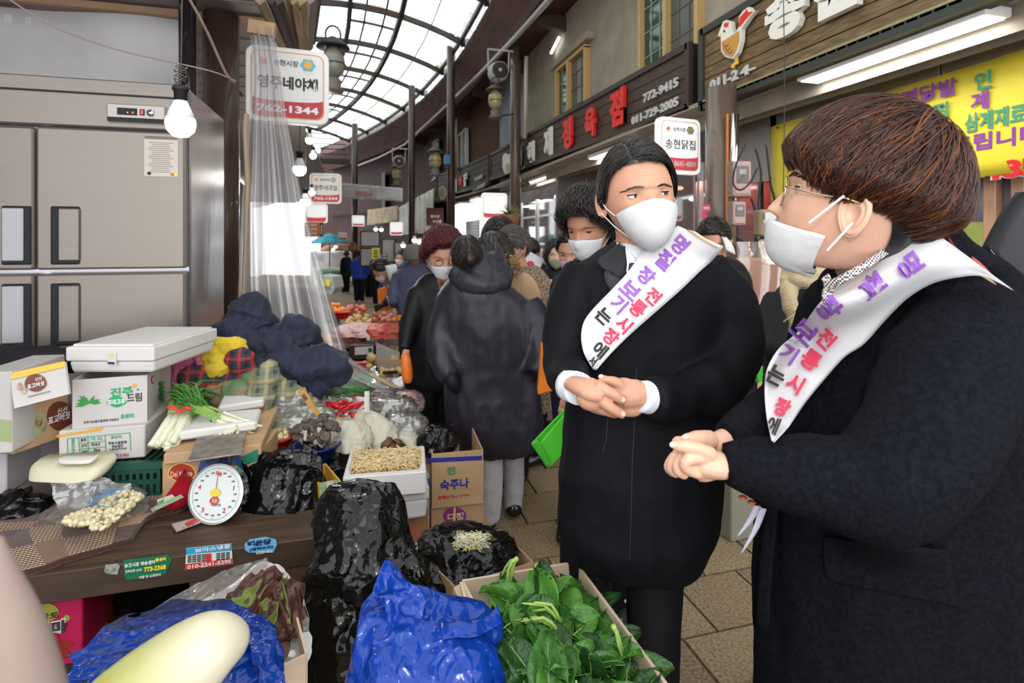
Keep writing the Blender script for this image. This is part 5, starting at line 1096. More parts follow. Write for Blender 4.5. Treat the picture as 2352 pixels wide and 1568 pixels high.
# the two pale tails of the sash ribbon below the sleeve
for a,b,c_ in (((1740,1160),(1722,1195),(1694,1231)),((1752,1165),(1735,1215),(1703,1270))):
    strip('ribbon_tail',mat('ribbon_lilac',(.45,.42,.52),.6),[(a[0]-8,a[1],.9),(b[0]-6,b[1],.9),(c_[0]-1,c_[1],.9)],[(a[0]+9,a[1]+4,.9),(b[0]+6,b[1]+3,.9),(c_[0]+1,c_[1]+1,.9)],8,3,.001)
t_=MB()
for x,d in ((2030,1.0),(2140,1.1)): pxtube(t_,[(x,1400,d,110),(x,1900,d,85),(x,550+1.44*FPX/d,d,70)],8,16)
tr=fuse(t_,.012,3); tr.build('trousers',mat('trousers_black'),B,smooth=True)
for x,d in ((2030,1.0),(2140,1.1)):
    q=P(x,900,d); m=MB(); m.tube([(q.x+.05,q.y,.05),(q.x-.05,q.y,.05),(q.x-.14,q.y+.02,.04),(q.x-.2,q.y+.03,.03)],[.045,.05,.045,.02],12,flat=.8); m.build('shoe',mat('shoe_black'),B,smooth=True)
# ================================================================ the other people in the street
def fz(d,px): # image row of the ground at this distance
    p=P(px,550,d); return 550+(H-gz(p.y))*FPX/d
def quickhair(hd_,par,style,mats,n=500,**k):
    S={'short':(lambda p: np.interp(abs(p),[0,.6,1.1,1.4,1.9,PI],[.80,.78,.55,.44,.40,.14]),lambda th,ph:.06+0*th,'back'),
       'puffy':(lambda p: np.interp(abs(p),[0,.6,1.1,1.4,1.9,PI],[.80,.76,.55,.40,.30,.10]),lambda th,ph:.15+0*th,'whorl'),
       'long':(lambda p: np.interp(abs(p),[0,.5,1.0,1.4,1.9,PI],[.84,.74,.35,.12,.03,.02]),lambda th,ph:.07+0*th,'down'),
       'bun':(lambda p: np.interp(abs(p),[0,.6,1.1,1.4,1.9,PI],[.82,.78,.55,.44,.35,.12]),lambda th,ph:.04+0*th,'back')}[style]
    a=dict(rise=.03,wd=.012,length=.3,amp=.03,seed=n); a.update(k); return hd_.hair(par,mats,S[0],S[1],n,S[2],**a)
def person(label,head,coat,cm,arms=(),legs=None,lm=None,hair=('short',M_hairb),skin=M_skin2,mask=None,neckto=None,vox=.016,foot=True,hands=(),group=None,turn=0,coatname='coat',disp=.006,eyes=True,trim=0,eyeopen=True,mk=None,shoes=True,sleeves=None):
    px,py,hp,d,yaw=head[:5]; pitch=head[5] if len(head)>5 else 0
    base=P(coat[-1][0],600,coat[-1][3]); t=thing('person',label,'person',(base.x,base.y,gz(base.y)),group)
    hd_=Head(px,py,d,hp,yaw,pitch); b=MB()
    pxloft(b,[(c_[0],c_[1],c_[2]*.5,c_[3],c_[4]*.8) for c_ in coat],12,12); c0=coat[0]
    pxtube(b,[(c0[0],c0[1]+hp*.25,c0[3],hp*.24),((c0[0]+px)/2,(c0[1]+py+hp*.3)/2,(c0[3]+d)/2,hp*.22),(px,py+hp*.15,d,hp*.23)],6,12)
    for a in arms: pxtube(b,[(x,y,dd,r*.55) for x,y,dd,r in a],10,8)
    if legs:
        for x,y,dd,r in legs: pxtube(b,[(x,y-10,dd,r*.6),(x,fz(dd,x)-r*.4,dd,r*.4)],4,8)
    core=fuse(b,vox*.9,2); body=MB(); hd_.skin(body,52,44,eyes=eyes,op=(18,14)); body.add(np.vstack(core.v),core.f)
    for hnd in hands:
        hb_=MB(); s_=hnd[3]*hnd[2]/FPX
        x,y,dd,r=hnd[:4]; ang=hnd[4] if len(hnd)>4 else 0; cx,sx=math.cos(ang),math.sin(ang)
        def q(u,v): return (x+(u*cx-v*sx)*r,y+(u*sx+v*cx)*r)
        pxtube(hb_,[(*q(0,-1.2),dd,r*.55),(*q(0,0),dd,r*.78),(*q(0,.5),dd,r*.7)],6,10,.6)
        for k in range(4): pxtube(hb_,[(*q(-.5+.33*k,.4),dd,r*.2),(*q(-.52+.35*k,1.1),dd-.01,r*.18),(*q(-.45+.32*k,1.65-(.15 if k in(0,3) else 0)),dd-.005,r*.14)],6,8)
        pxtube(hb_,[(*q(.6,-.1),dd,r*.24),(*q(.95,.4),dd-.01,r*.2),(*q(.9,.85),dd-.01,r*.16)],6,8)
        hh=fuse(hb_,max(.0022,s_*.07),2); body.add(np.vstack(hh.v),hh.f)
    body.build('body',skin,t,smooth=True)
    if eyes and abs(yaw)<110:
        for e in (-1,1):
            m=MB(); m.sph(hd_.w([.148*e,.335,.49]),1,10,6,M=np.array([hd_.r*.05,hd_.f*.03,hd_.u*.018]).T*hd_.S); m.build('eye',mat('eye_dark',(.02,.012,.01),.2),t,smooth=True)
        m=MB(); hd_.brows(m,.018,n=14); m.build('eyebrows',M_hairk,t,kind='stuff')
    if hair: quickhair(hd_,t,hair[0],[hair[1],hair[1]],**(hair[2] if len(hair)>2 else {}))
    if mask: hd_.mask(t,mask,**(mk or dict(top=(.42,.33),bot=-.01,bulge=.07,wid=66)))
    c=MB(); pxloft(c,coat,26,26,turn=turn,sq=.92)
    for a in arms: pxtube(c,a,14,14)
    cf=fuse(c,vox,4,disp=wr(disp,7,int(px)%50)); cf.build(coatname,cm,t,smooth=True)
    if legs:
        l=MB()
        for x,y,dd,r in legs: pxtube(l,[(x,y-r*1.2,dd,r*1.08),(x,y,dd,r),((x),(y+fz(dd,x))/2,dd,r*.92),(x,fz(dd,x)-r*.5,dd,r*.72)],10,14)
        lf=fuse(l,vox*.9,3,disp=wr(.006,9,3)); lf.build('trousers',lm or mat('trousers_black'),t,smooth=True)
        if shoes:
            for x,y,dd,r in legs:
                q=P(x,fz(dd,x),dd); z=gz(q.y); f=Vector((hd_.f.x,hd_.f.y,0)); f=f.normalized() if f.length>.1 else -FWD; m=MB(); p0=Vector((q.x,q.y,z+.05)); m.tube([p0-f*.05,p0+f*.04,p0+f*.13-UP*.01,p0+f*.2-UP*.02],[.04,.05,.045,.02],10,flat=.8); m.build('shoe',mat('shoe_black'),t,smooth=True)
    return t,hd_,cf
M_greytr=mat('grey_sweat_fabric',(.42,.41,.42),.9,var=.06,vs=40,bump=.3,bs=160)
# woman in the long navy down coat, seen from behind
W1,h1,c1=person('woman in a long dark navy hooded coat and grey trousers, seen from behind',(1072,592,96,2.86,188,8),
 [(1092,620,44,2.9,.9),(1096,655,74,2.9,.85),(1112,700,112,2.9,.62),(1124,760,118,2.9,.62),(1128,850,112,2.9,.6),(1132,930,112,2.9,.62),(1138,985,108,2.9,.62),(1138,1022,102,2.9,.6),(1138,1036,96,2.9,.58)],M_navy,
 arms=[[(1036,700,2.88,34),(1018,760,2.85,33),(1018,820,2.8,30),(1036,868,2.75,25)],[(1205,700,2.9,38),(1238,760,2.86,38),(1246,820,2.8,34),(1232,862,2.75,28)]],
 legs=[(1118,1040,2.88,38),(1178,1020,3.02,26)],lm=M_greytr,hair=('bun',mat('hair_darkbrown',(.02,.011,.009),.4),dict(n=900,wd=.008)),skin=M_skin,disp=.010)
m=MB(); pxtube(m,[(1036,862,2.74,17),(1040,878,2.73,17),(1046,892,2.73,13),(1050,902,2.73,6)],8,12); m.build('glove',M_down,W1,smooth=True)
m=MB(); pxtube(m,[(1042,622,2.82,14),(1068,650,2.78,20),(1110,662,2.78,22),(1150,650,2.82,20),(1168,622,2.9,14)],20,14,1.3); pxtube(m,[(1052,600,2.9,20),(1095,598,2.96,38),(1140,606,2.98,26)],10,14); pxloft(m,[(1105,580,40,2.93,.9),(1105,605,62,2.92,.9),(1104,635,66,2.9,.9),(1102,662,58,2.9,.8)],12,20)
hf=fuse(m,.009,3,disp=wr(.007,9,8)); hf.build('hood',M_navy,W1,smooth=True)
m=MB(); m.tube([h1.w([0,-.42,.45]),h1.w([0,-.55,.42]),h1.w([.02,-.6,.3])],[.13*h1.S,.14*h1.S,.05*h1.S],12); m.build('hair_bun',mat('hair_darkbrown'),W1,smooth=True)
t=thing('shopping_bag','pale green and blue plastic bag hanging behind the navy coat sleeve','bag',P(1052,900,2.95))
m=MB(); pxloft(m,[(1050,845,4,2.98,.5),(1044,880,16,2.98,.5),(1042,910,22,2.98,.4),(1052,940,12,2.98,.4)],8,12); m.build('bag_body',mat('bag_mint',(.25,.45,.42),.5,crumple=.4,cs=20),t,smooth=True)
m=MB(); pxloft(m,[(1038,868,15,2.975,.62),(1038,878,18,2.975,.62)],4,12); m.build('blue_band',mat('bag_blueband',(.03,.22,.5),.5),t,smooth=True)
# woman with dark red hair, leopard scarf, carrot in hand
W2,h2,c2=person('woman with curly dark red hair, mask and scarf in a black coat, holding a carrot',(1017,582,104,3.25,10,22),
 [(1015,628,36,3.28,.7),(1010,655,58,3.28,.6),(1000,700,62,3.28,.6),(995,780,66,3.28,.6),(992,860,66,3.28,.6),(990,894,62,3.28,.6)],M_down,
 arms=[[(962,665,3.26,24),(945,730,3.2,24),(933,780,3.12,20),(929,806,3.08,16)],[(1052,670,3.26,24),(1062,750,3.22,24),(1050,820,3.2,20)]],
 legs=[(978,895,3.25,26),(1012,895,3.35,25)],hair=('puffy',mat('hair_darkred',(.07,.008,.014),.45),dict(n=1100,curl=.03,wd=.012,length=.16)),mask=M_mask,hands=[(931,818,3.05,13,.2)],skin=M_skin)
m=MB(); [m.tube([h2.w([.15*e+.085*math.cos(a),.43,.47+.075*math.sin(a)]) for a in np.linspace(0,2*PI,18)],.006*h2.S,5) for e in(-1,1)]; m.tube([h2.w((-.065,.44,.48)),h2.w((.065,.44,.48))],.005*h2.S,5); m.build('glasses',mat('thin_rim',(.15,.1,.09),.3,metal=.8),W2)
PXX,D,G=drape(bvh_of(c2),[(1000,622),(1004,640),(1008,662),(1022,680)],[(1036,618),(1040,640),(1036,665),(1026,682)],10,6,3.2,.03,3); m=MB(); m.slab(G,.01,up=tuple(-FWD)); m.build('scarf',mat('scarf_leopard',(.34,.15,.08),.7,col2=(.05,.02,.015),vs=26),W2,smooth=True)
m=MB(); pxtube(m,[(931,818,3.03,9),(932,824,3.02,11.5),(934,845,3.01,13),(936,865,3.01,12.5),(937,876,3.01,9),(937,880,3.01,3)],16,18); m.build('carrot',mat('carrot_orange',(.78,.17,.02),.45,var=.1,vs=40,bump=.2,bs=30),smooth=True,label='large orange carrot held by the woman with dark red hair',cat='carrot')
# fur hood neighbour, puffy black hair, bald man in tweed
P3,h3,c3=person('dark-haired person in a camel coat with fur hood behind the navy coat',(1135,590,92,3.31,170,10),
 [(1165,628,46,3.36,.7),(1180,668,58,3.36,.6),(1180,760,60,3.36,.6),(1180,900,60,3.36,.6),(1178,985,56,3.36,.6)],mat('camel_coat',(.42,.27,.15),.85,sheen=.2),legs=[(1165,990,3.36,24),(1195,990,3.41,24)],hair=('puffy',M_hairk,dict(n=900,curl=.03,wd=.01,length=.2)),skin=M_skin)
m=MB()
for k in range(700):
    a=random.uniform(-1.5,1.6); q=P(1152+36*math.sin(a)+random.uniform(-4,4),622-46*math.cos(a)*.8+random.uniform(-10,10),3.2+random.uniform(0,.1)); v=Vector((random.uniform(-1,1),random.uniform(-1,0),random.uniform(-1,.6)))*.035; m.tube([q,q+v*.6,q+v],[.003,.002,.0005],3)
m.build('fur_trim',mat('fur_tan',(.40,.26,.13),.8,var=.3,vs=20),P3,kind='stuff')
P4,h4,c4=person('older woman with puffy black hair behind the fur hood',(1148,552,86,4.05,-12,18),
 [(1160,595,34,4.10,.7),(1165,620,52,4.10,.6),(1165,760,56,4.10,.6),(1165,900,54,4.10,.6)],M_down,legs=[(1150,900,4.10,22),(1180,900,4.10,22)],hair=('puffy',M_hairb,dict(n=900,curl=.03,wd=.01,length=.2)),skin=M_skin,mask=M_mask,mk=dict(top=(.36,.28),bot=-.03,bulge=.06,wid=60))
P5,h5,c5=person('grey-templed man with a white mask in a brown tweed coat',(1180,566,88,3.72,-62,12),
 [(1200,612,36,3.74,.7),(1214,650,52,3.74,.6),(1224,740,56,3.74,.6),(1228,860,56,3.74,.6),(1230,960,52,3.74,.6)],mat('tweed',(.34,.24,.15),.9,col2=(.07,.05,.045),vs=90,det=1),legs=[(1216,960,3.72,22),(1244,960,3.72,22)],hair=('short',mat('hair_grey',(.09,.075,.065),.6),dict(n=500)),mask=M_mask,skin=M_skin2)
P6,h6,c6=person('black-haired person lowering a face behind a white paper bag',(1218,576,56,5.0,180,25),
 [(1222,602,20,5.05,.7),(1232,625,34,5.05,.6),(1238,700,38,5.05,.6),(1240,780,38,5.05,.6)],M_down,legs=[(1230,780,5.05,15),(1250,780,5.05,15)],hair=('short',M_hairb,dict(n=300)),skin=M_skin3)
t=thing('paper_bag','white paper folder with a pink hexagon on it','folder',P(1223,605,4.6)); q=P(1223,605,4.6)
m=MB(); pts=[P(x,y,4.6) for x,y in ((1215,576),(1249,596),(1234,632),(1198,610))]; m.prism(pts,FWD*.02); m.build('sheet',mat('paper_white2',(.8,.8,.78),.6),t)
m=MB(); pts=[P(1218+10*math.cos(a),607+9*math.sin(a),4.59) for a in np.linspace(0,2*PI,6,endpoint=False)]; m.prism(pts,FWD*.004); m.build('hexagon',mat('print_pink',(.7,.05,.12),.6),t)
P7,h7,c7=person('young woman with long black hair and an olive mask, hands clasped',(1274,583,62,4.55,8,6),
 [(1276,612,20,4.6,.7),(1278,632,36,4.6,.6),(1280,680,40,4.6,.6),(1282,760,42,4.6,.6),(1282,800,40,4.6,.6)],M_down,arms=[[(1252,635,4.6,14),(1246,660,4.55,13),(1262,664,4.45,10)]],legs=[(1272,800,4.6,17),(1294,800,4.6,17)],hair=('long',M_hairb,dict(n=700,wd=.01)),mask=M_maskg,hands=[(1264,652,4.42,9)],skin=M_skin3,mk=dict(top=(.40,.33),bot=0,bulge=.07,wid=60))
P8,h8,c8=person('man with a lilac mask looking down behind the curly-haired man',(1318,572,100,2.85,-18,22),
 [(1322,628,34,2.9,.7),(1330,660,66,2.9,.6),(1335,760,72,2.9,.6),(1338,900,72,2.9,.6),(1340,1010,68,2.9,.6)],mat('jacket_navy',(.015,.02,.07),.6),legs=[(1315,1010,2.9,28),(1350,1010,2.9,28)],hair=('short',M_hairb,dict(n=500)),mask=M_maskp,skin=M_skin)
P9,h9,c9=person('curly-haired man with a white mask looking down over the black-coated shoulder',(1355,512,140,2.12,-30,24),
 [(1370,590,48,2.16,.7),(1375,640,90,2.18,.55),(1378,740,100,2.18,.55),(1380,900,100,2.18,.55),(1382,1010,98,2.18,.55),(1384,1150,94,2.18,.55)],M_down,arms=[[(1300,640,2.15,34),(1285,760,2.1,32),(1290,850,2.05,26),(1300,905,2.0,20)]],
 legs=[(1360,1150,2.2,38),(1432,1150,2.2,38)],hair=('puffy',M_hairk,dict(n=1500,curl=.05,wd=.009,length=.22,rise=.06)),mask=M_mask,hands=[(1298,925,1.98,18,.2)],skin=M_skin2,mk=dict(top=(.42,.33),bot=-.02,bulge=.07,wid=68))
m=MB(); q=P(1452,1385,2.12); m.tube([q+Vector((-.04,-.02,.03)),q+Vector((0,-.03,.0)),q+Vector((.05,-.02,-.01))],.006,6); m.build('shoe_stripe',mat('reflective_white',(.85,.85,.9),.3),P9)
# green folder bag he holds, and the folder pennants
t=thing('green_bag','folded bright green fabric bag held low beside the black coat','bag',P(1265,1070,1.95))
for i,pts in enumerate((((1220,1018),(1300,935),(1318,940),(1260,1075)),((1234,1024),(1304,942),(1308,1030),(1262,1076)),((1219,1019),(1236,1010),(1264,1068),(1256,1074)))):
    A3=[P(x,y,1.96-.02*i) for x,y in pts]; MB().prism(A3,FWD*.008).build('folded_panel',mat('bag_green%d'%(i%2),((.05,.42,.02),(.08,.55,.03))[i%2],.4,sheen=.1,var=.1,vs=5),t,bevel=.004)
for i,(pts,c_) in enumerate(((((1316,930),(1334,932),(1300,1010),(1304,960)),(.55,.15,.13)),(((1318,932),(1332,930),(1322,960)),(.8,.5,.35)),(((1306,960),(1300,1012),(1297,1000)),(.55,.58,.7)))):
    MB().prism([P(x,y,1.9) for x,y in pts],FWD*.003).build('pennant_print',mat('penn%d'%i,c_,.6),t)
# orange bags
t=thing('orange_bag','orange paper shopping bag with pale triangles beside the black coat','bag',P(1258,860,2.5))
m=MB(); m.prism([P(x,y,2.5) for x,y in ((1244,796),(1284,785),(1286,894),(1235,907))],FWD*.1); m.build('bag_body',mat('bag_orange',(.85,.22,.015),.6,var=.08,vs=6),t,bevel=.004)
for pts in (((1253,820),(1262,816),(1262,830)),((1254,855),(1266,836),(1272,854))): MB().prism([P(x,y,2.49) for x,y in pts],-FWD*.003).build('triangle_print',mat('print_cream',(.8,.78,.6),.6),t)
t=thing('orange_bag','tall orange shopping bag hanging by the bending man','bag',P(880,690,5.5))
m=MB(); m.prism([P(x,y,5.5) for x,y in ((866,664),(890,658),(891,714),(869,712))],FWD*.2); m.build('bag_body',mat('bag_orange'),t,bevel=.006); MB().tube([P(870,662,5.5),P(876,650,5.5),P(884,650,5.5),P(888,659,5.5)],.008,5).build('handle',mat('handle_blue',(.08,.08,.3),.6),t)
# far-right neighbour, high zip collar, and the beige-scarf person
P12,h12,c12=person('person in a black down coat with a high zip collar at the right edge',(2590,330,240,1.3,-60,0),
 [(2440,470,85,1.32,.8),(2410,560,108,1.32,.8),(2405,640,118,1.32,.7),(2420,760,125,1.32,.7),(2425,1000,132,1.32,.7),(2425,1300,135,1.32,.7),(2425,1560,132,1.32,.7),(2425,1640,125,1.32,.7)],M_down,legs=[(2390,1640,1.32,55),(2470,1640,1.32,55)],hair=('short',M_hairb,dict(n=200)))
strip('zip_collar',M_down,[(2352,440,1.18),(2310,500,1.15),(2272,572,1.13)],[(2400,560,1.2),(2370,620,1.17),(2352,665,1.16)],8,5,.02,par=P12)
m=MB(); [m.box(P(2276+3.1*k,575+3.9*k,1.125),(.0016,.002,.0016)) for k in range(24)]; m.build('zip_teeth',mat('zip_silver',(.6,.6,.6),.3,metal=1),P12,kind='stuff')
P11,h11,c11=person('person with a beige plaid scarf and black coat hidden behind the brown-haired man',(1905,520,170,1.62,-140,5),
 [(1900,600,50,1.66,.8),(1895,650,100,1.68,.6),(1885,720,118,1.68,.6),(1880,850,122,1.68,.6),(1880,1000,122,1.68,.6),(1880,1200,118,1.68,.6)],mat('coat_black2',(.009,.009,.009),.85),legs=[(1850,1200,1.68,48),(1920,1200,1.68,48)],arms=[[(1795,690,1.66,38),(1778,760,1.6,36),(1790,820,1.5,30)]],hair=('short',M_hairb,dict(n=200)),skin=M_skin)
msc=mat('scarf_beige',(.45,.34,.19),.85,col2=(.56,.45,.29),vs=12,bump=.3,bs=150)
m=MB()
for pts in ([(1805,610,1.52,12),(1830,640,1.47,17),(1870,650,1.46,17),(1905,632,1.5,13)],[(1812,600,1.53,12),(1835,622,1.47,16),(1872,632,1.46,15),(1900,615,1.5,12)],[(1822,655,1.48,14),(1815,690,1.46,17),(1832,740,1.45,18),(1828,775,1.45,15)],[(1840,600,1.5,15),(1860,590,1.49,14),(1890,600,1.5,12)],[(1810,625,1.5,12),(1806,660,1.48,14),(1818,700,1.46,15)]): pxtube(m,pts,14,12)
sf=fuse(m,.004,2,disp=wr(.004,22,2)); sf.build('scarf',msc,P11,smooth=True)
m=MB(); [m.box(P(1800+3.2*k,738-2.6*k,1.36),(.0035,.003,.0035)) for k in range(18)]; m.build('zip_teeth',mat('zip_brass',(.5,.42,.25),.35,metal=1),P11,kind='stuff')
P10,h10,c10=person('black-haired person looking down behind the sashed man\'s shoulder',(1640,548,92,3.3,-10,30),
 [(1650,590,36,3.35,.7),(1655,640,70,3.35,.6),(1658,760,76,3.35,.6),(1660,930,74,3.35,.6)],M_down,legs=[(1640,930,3.35,26),(1680,930,3.35,26)],hair=('short',M_hairb,dict(n=500,wd=.012)),skin=M_skin)
strip('white_sash',M_sash,[(1654,538,3.2),(1662,552,3.18),(1668,575,3.17)],[(1664,540,3.2),(1682,560,3.18),(1690,585,3.17)],6,4,.01,par=P10)
# people further down the street
P13,h13,c13=person('man in a grey beanie and slate blue jacket, seen from behind',(954,584,52,4.95,178,0),
 [(950,606,20,5,.8),(948,622,36,5,.65),(945,660,42,5,.6),(943,700,43,5,.6),(942,722,42,5,.6)],M_slate,arms=[[(914,628,5,13),(905,668,4.95,13),(904,700,4.85,11)],[(978,628,5,13),(986,670,4.98,13),(984,705,4.9,11)]],legs=[(932,724,5,17),(960,724,5,17)],hair=None,skin=M_skin2,hands=[(905,716,4.8,7)])
m=MB(); pxloft(m,[(953,560,8,4.95,1),(953,566,22,4.95,1.1),(953,580,27,4.95,1.1),(953,596,27,4.95,1.1)],10,18); m.build('beanie',mat('beanie_grey',(.12,.12,.10),.95,bump=.4,bs=80),P13,smooth=True)
m=MB(); pxloft(m,[(950,602,26,5.02,.8),(950,612,38,5.04,.8),(950,622,34,5.05,.8)],8,18); m.build('hood',M_slate,P13,smooth=True)
MB().box(P(942,729,4.9),(.24,.06,.05)).build('orange_apron',mat('bag_orange'),P13,bevel=.01)
P14,h14,c14=person('man bending over the fruit with mask, white sash and black gloves',(876,618,46,5.6,-75,45),
 [(900,612,14,5.6,1),(922,622,26,5.65,.9),(944,640,30,5.7,.8),(958,668,30,5.7,.8),(962,700,30,5.7,.8),(962,730,28,5.7,.8)],M_down,arms=[[(912,636,5.55,14),(906,662,5.5,13),(893,688,5.4,10),(880,700,5.35,7)]],legs=[(955,730,5.7,15),(972,730,5.7,15)],hair=('short',M_hairb,dict(n=300)),mask=M_mask,skin=M_skin)
hb_=MB(); pxtube(hb_,[(882,698,5.33,6),(874,702,5.32,7),(868,706,5.31,6)],6,10)
for k in range(4): pxtube(hb_,[(872,700+3.2*k,5.3,2.6),(864,702+3.6*k,5.3,2.4),(858+2*k,704+4.5*k,5.3,1.8)],6,8)
gf=fuse(hb_,.006,2); gf.build('glove',M_black,P14,smooth=True)
strip('white_sash',M_sash,[(884,610,5.35),(890,632,5.3),(898,655,5.35)],[(908,606,5.4),(914,618,5.35),(905,652,5.38)],8,4,.01,par=P14)
m=MB(); m.sph(P(898,683,5.3),1,10,6,M=np.array([RIGHT*.045,FWD*.015,UP*.03]).T); m.tube([P(890,686,5.3),P(893,700,5.3),P(900,702,5.3),P(904,690,5.3)],.004,5); m.build('hanging_mask',M_mask,P14,smooth=True)
person('person in a bright blue and black padded jacket walking away',(827,582,16,18,180,0),[(827,590,6,18,.9),(826,597,14,18,.7),(826,612,17,18,.7),(826,630,17,18,.7),(826,641,16,18,.7)],mat('jacket_blueblack',(.015,.06,.42),.45),arms=[[(811,598,18,5),(808,615,18,5),(809,630,18,4)],[(841,598,18,5),(845,615,18,5),(844,630,18,4)]],legs=[(819,641,18,7),(832,641,18,7)],hair=('short',M_hairb,dict(n=60)),vox=.03,eyes=False)
person('person in a long black coat walking left of the blue jacket',(796,583,15,23,180,0),[(796,590,6,23,.9),(795,596,12,23,.7),(794,615,13,23,.7),(794,636,13,23,.7)],M_down,legs=[(789,636,23,6),(798,636,23,6)],hair=('short',M_hairb,dict(n=60)),vox=.03,eyes=False)
person('dark figure half hidden behind the blue jacket',(843,584,16,20,160,0),[(844,591,6,20,.9),(846,598,13,20,.7),(847,620,14,20,.7),(847,634,14,20,.7)],M_down,legs=[(843,634,20,6),(851,634,20,6)],hair=('short',M_hairb,dict(n=60)),vox=.03,eyes=False)
person('person in a dark teal parka with fur-edged hood facing right',(869,586,16,17,80,0),[(867,594,8,17,.9),(865,601,15,17,.7),(866,618,16,17,.7),(867,640,14,17,.7)],mat('parka_teal',(.012,.025,.05),.6),legs=[(862,640,17,7),(873,640,17,7)],hair=('short',M_hairb,dict(n=60)),mask=M_mask,vox=.03)
person('small masked face between the bending man and the beanie',(918,592,30,7.6,-10,5),[(922,610,12,7.6,.8),(926,622,20,7.6,.7),(928,680,22,7.6,.7),(928,720,22,7.6,.7)],M_down,legs=[(920,720,7.6,9),(936,720,7.6,9)],hair=('short',M_hairb,dict(n=150)),mask=M_mask,vox=.02,skin=M_skin)
person('person in a dark purple top raising a red-gloved hand behind the beanie',(985,592,34,6.6,170,0),[(982,612,14,6.6,.8),(980,628,22,6.6,.7),(980,700,24,6.6,.7),(980,760,24,6.6,.7)],mat('top_purple',(.03,.018,.035),.7),arms=[[(972,625,6.6,9),(966,600,6.6,8),(968,590,6.6,7)]],legs=[(972,760,6.6,10),(990,760,6.6,10)],hair=('short',M_hairb,dict(n=150)),vox=.02,eyes=False)
m=MB(); pxtube(m,[(970,590,6.55,5),(968,580,6.55,6),(965,572,6.55,4)],6,10); m.build('red_glove',mat('glove_red',(.6,.02,.03),.5),bpy.data.objects[[o.name for o in bpy.data.objects if o.get('label','').startswith('person in a dark purple')][0]],smooth=True)
# ================================================================ goods: tools
M_card=mat('cardboard',(.48,.31,.17),.85,var=.06,vs=3,bump=.08,bs=60,stretch=(1,1,6)); M_cardw=mat('white_cardboard',(.55,.52,.51),.7,var=.05,vs=4); M_cardin=mat('cardboard_pale',(.55,.43,.31),.85,var=.06,vs=3)
M_foam=mat('styrofoam',(.68,.66,.65),.75,bump=.15,bs=120,sss=.05); M_bblack=mat('plastic_black',(.004,.004,.004),.13,crumple=.35,cs=20,spec=.45); M_bblue=mat('plastic_blue',(.006,.05,.36),.16,crumple=.6,cs=24,spec=.55,translu=.25)
F_clear=film('film_clear',(.97,.97,.97),.16,.35,.1,.7,24); F_clear2=film('film_milky',(.92,.90,.87),.34,.35,.15,.6,18)
M_blade=mat('blade_green',(.06,.20,.03),.45,var=.3,vs=9); M_white2=mat('root_white',(.72,.72,.55),.45,var=.06,vs=12)
class Pl:   # a vertical face given by its lower edge
    def __init__(s,A,B): s.A=Vector(A); s.x=(Vector(B)-s.A); s.x.z=0; s.x.normalize(); s.y=UP; s.n=s.x.cross(UP)
    def at(s,px,py):
        o=Vector((0,0,H)); d=P(px,py,1)-o; k=(s.A-o).dot(s.n)/d.dot(s.n); return o+d*k
def ptext(par,pl,txt,px,py,hp,wp,m_,bold=.02,off=.0015,name='lettering',slant=0):
    c=pl.at(px,py); a=pl.at(px-wp/2,py+slant/2); b=pl.at(px+wp/2,py-slant/2); t_=pl.at(px,py-hp/2); u_=pl.at(px,py+hp/2)
    m=MB(); text(m,txt,c+pl.n*off,pl.x,pl.y,1,height=(t_-u_).length,width=(a-b).length,bold=bold,thick=.0008); return m.build(name,m_,par)
def ppoly(par,pl,pts,m_,name='print',off=.001,th=.0008):
    m=MB(); A=[pl.at(x,y)+pl.n*off for x,y in pts]; m.prism(A,pl.n*th); return m.build(name,m_,par)
def ell(cx,cy,rx,ry,n=18,a0=0,wob=0): return [(cx+rx*(1+wob*math.sin(5*a+a0))*math.cos(a),cy+ry*(1+wob*math.cos(4*a))*math.sin(a)) for a in np.linspace(0,2*PI,n,endpoint=False)]
def onz(p,z):
    o=Vector((0,0,H)); p=Vector(p); return o+(p-o)*((z-H)/(p.z-H))
def carton(name,label,cat,A,B,dep,z0,z1,m_,min_=None,lid=None,th=.006,flaps=0,group=None,solid=False,bottom=True):
    """box from its lower front edge A-B; lid None=open top"""
    A=onz(A,z0); B=onz(B,z0); x=(B-A); w_=x.length; x.normalize(); y=UP.cross(x)
    t=thing(name,label,cat,(A+B)/2+y*dep/2,group); pl=Pl(A,B); rz=math.atan2(x.y,x.x); c=(A+B)/2+y*dep/2; hz=z1-z0
    if solid or lid:
        MB().box((c.x,c.y,(z0+z1)/2),(w_,dep,hz),rz=rz).build('box_body',m_,t,bevel=.004)
    else:
        m=MB()
        for p_,sz in ((A+x*w_/2+y*th/2,(w_,th,hz)),(A+x*w_/2+y*(dep-th/2),(w_,th,hz)),(A+x*th/2+y*dep/2,(th,dep-2*th,hz)),(B-x*th/2+y*dep/2,(th,dep-2*th,hz))): m.box((p_.x,p_.y,(z0+z1)/2),sz,rz=rz)
        m.build('box_wall',m_,t); MB().box((c.x,c.y,z0+.004),(w_-.002,dep-.002,.006),rz=rz).build('box_floor',min_ or m_,t)
    for k in range(flaps):
        e,h_=((A+x*w_/2,y*-1),(A+x*w_/2+y*dep,y),(A+y*dep/2,x*-1),(B+y*dep/2,x))[k]; fl=.4*dep if k<2 else .25*w_
        q=e+h_*fl/2*.5; q.z=z1-.02*fl/2
        hv=(w_*.96 if k<2 else dep*.9); a_=e+(x if k<2 else y)*hv/2; b_=e-(x if k<2 else y)*hv/2; o_=h_*fl*.55-UP*fl*.75
        m=MB(); a_.z=b_.z=z1; m.prism([a_,b_,b_+o_,a_+o_],h_*.004+UP*.002); m.build('flap',m_,t)
    return t,pl,(x,y,w_,dep)
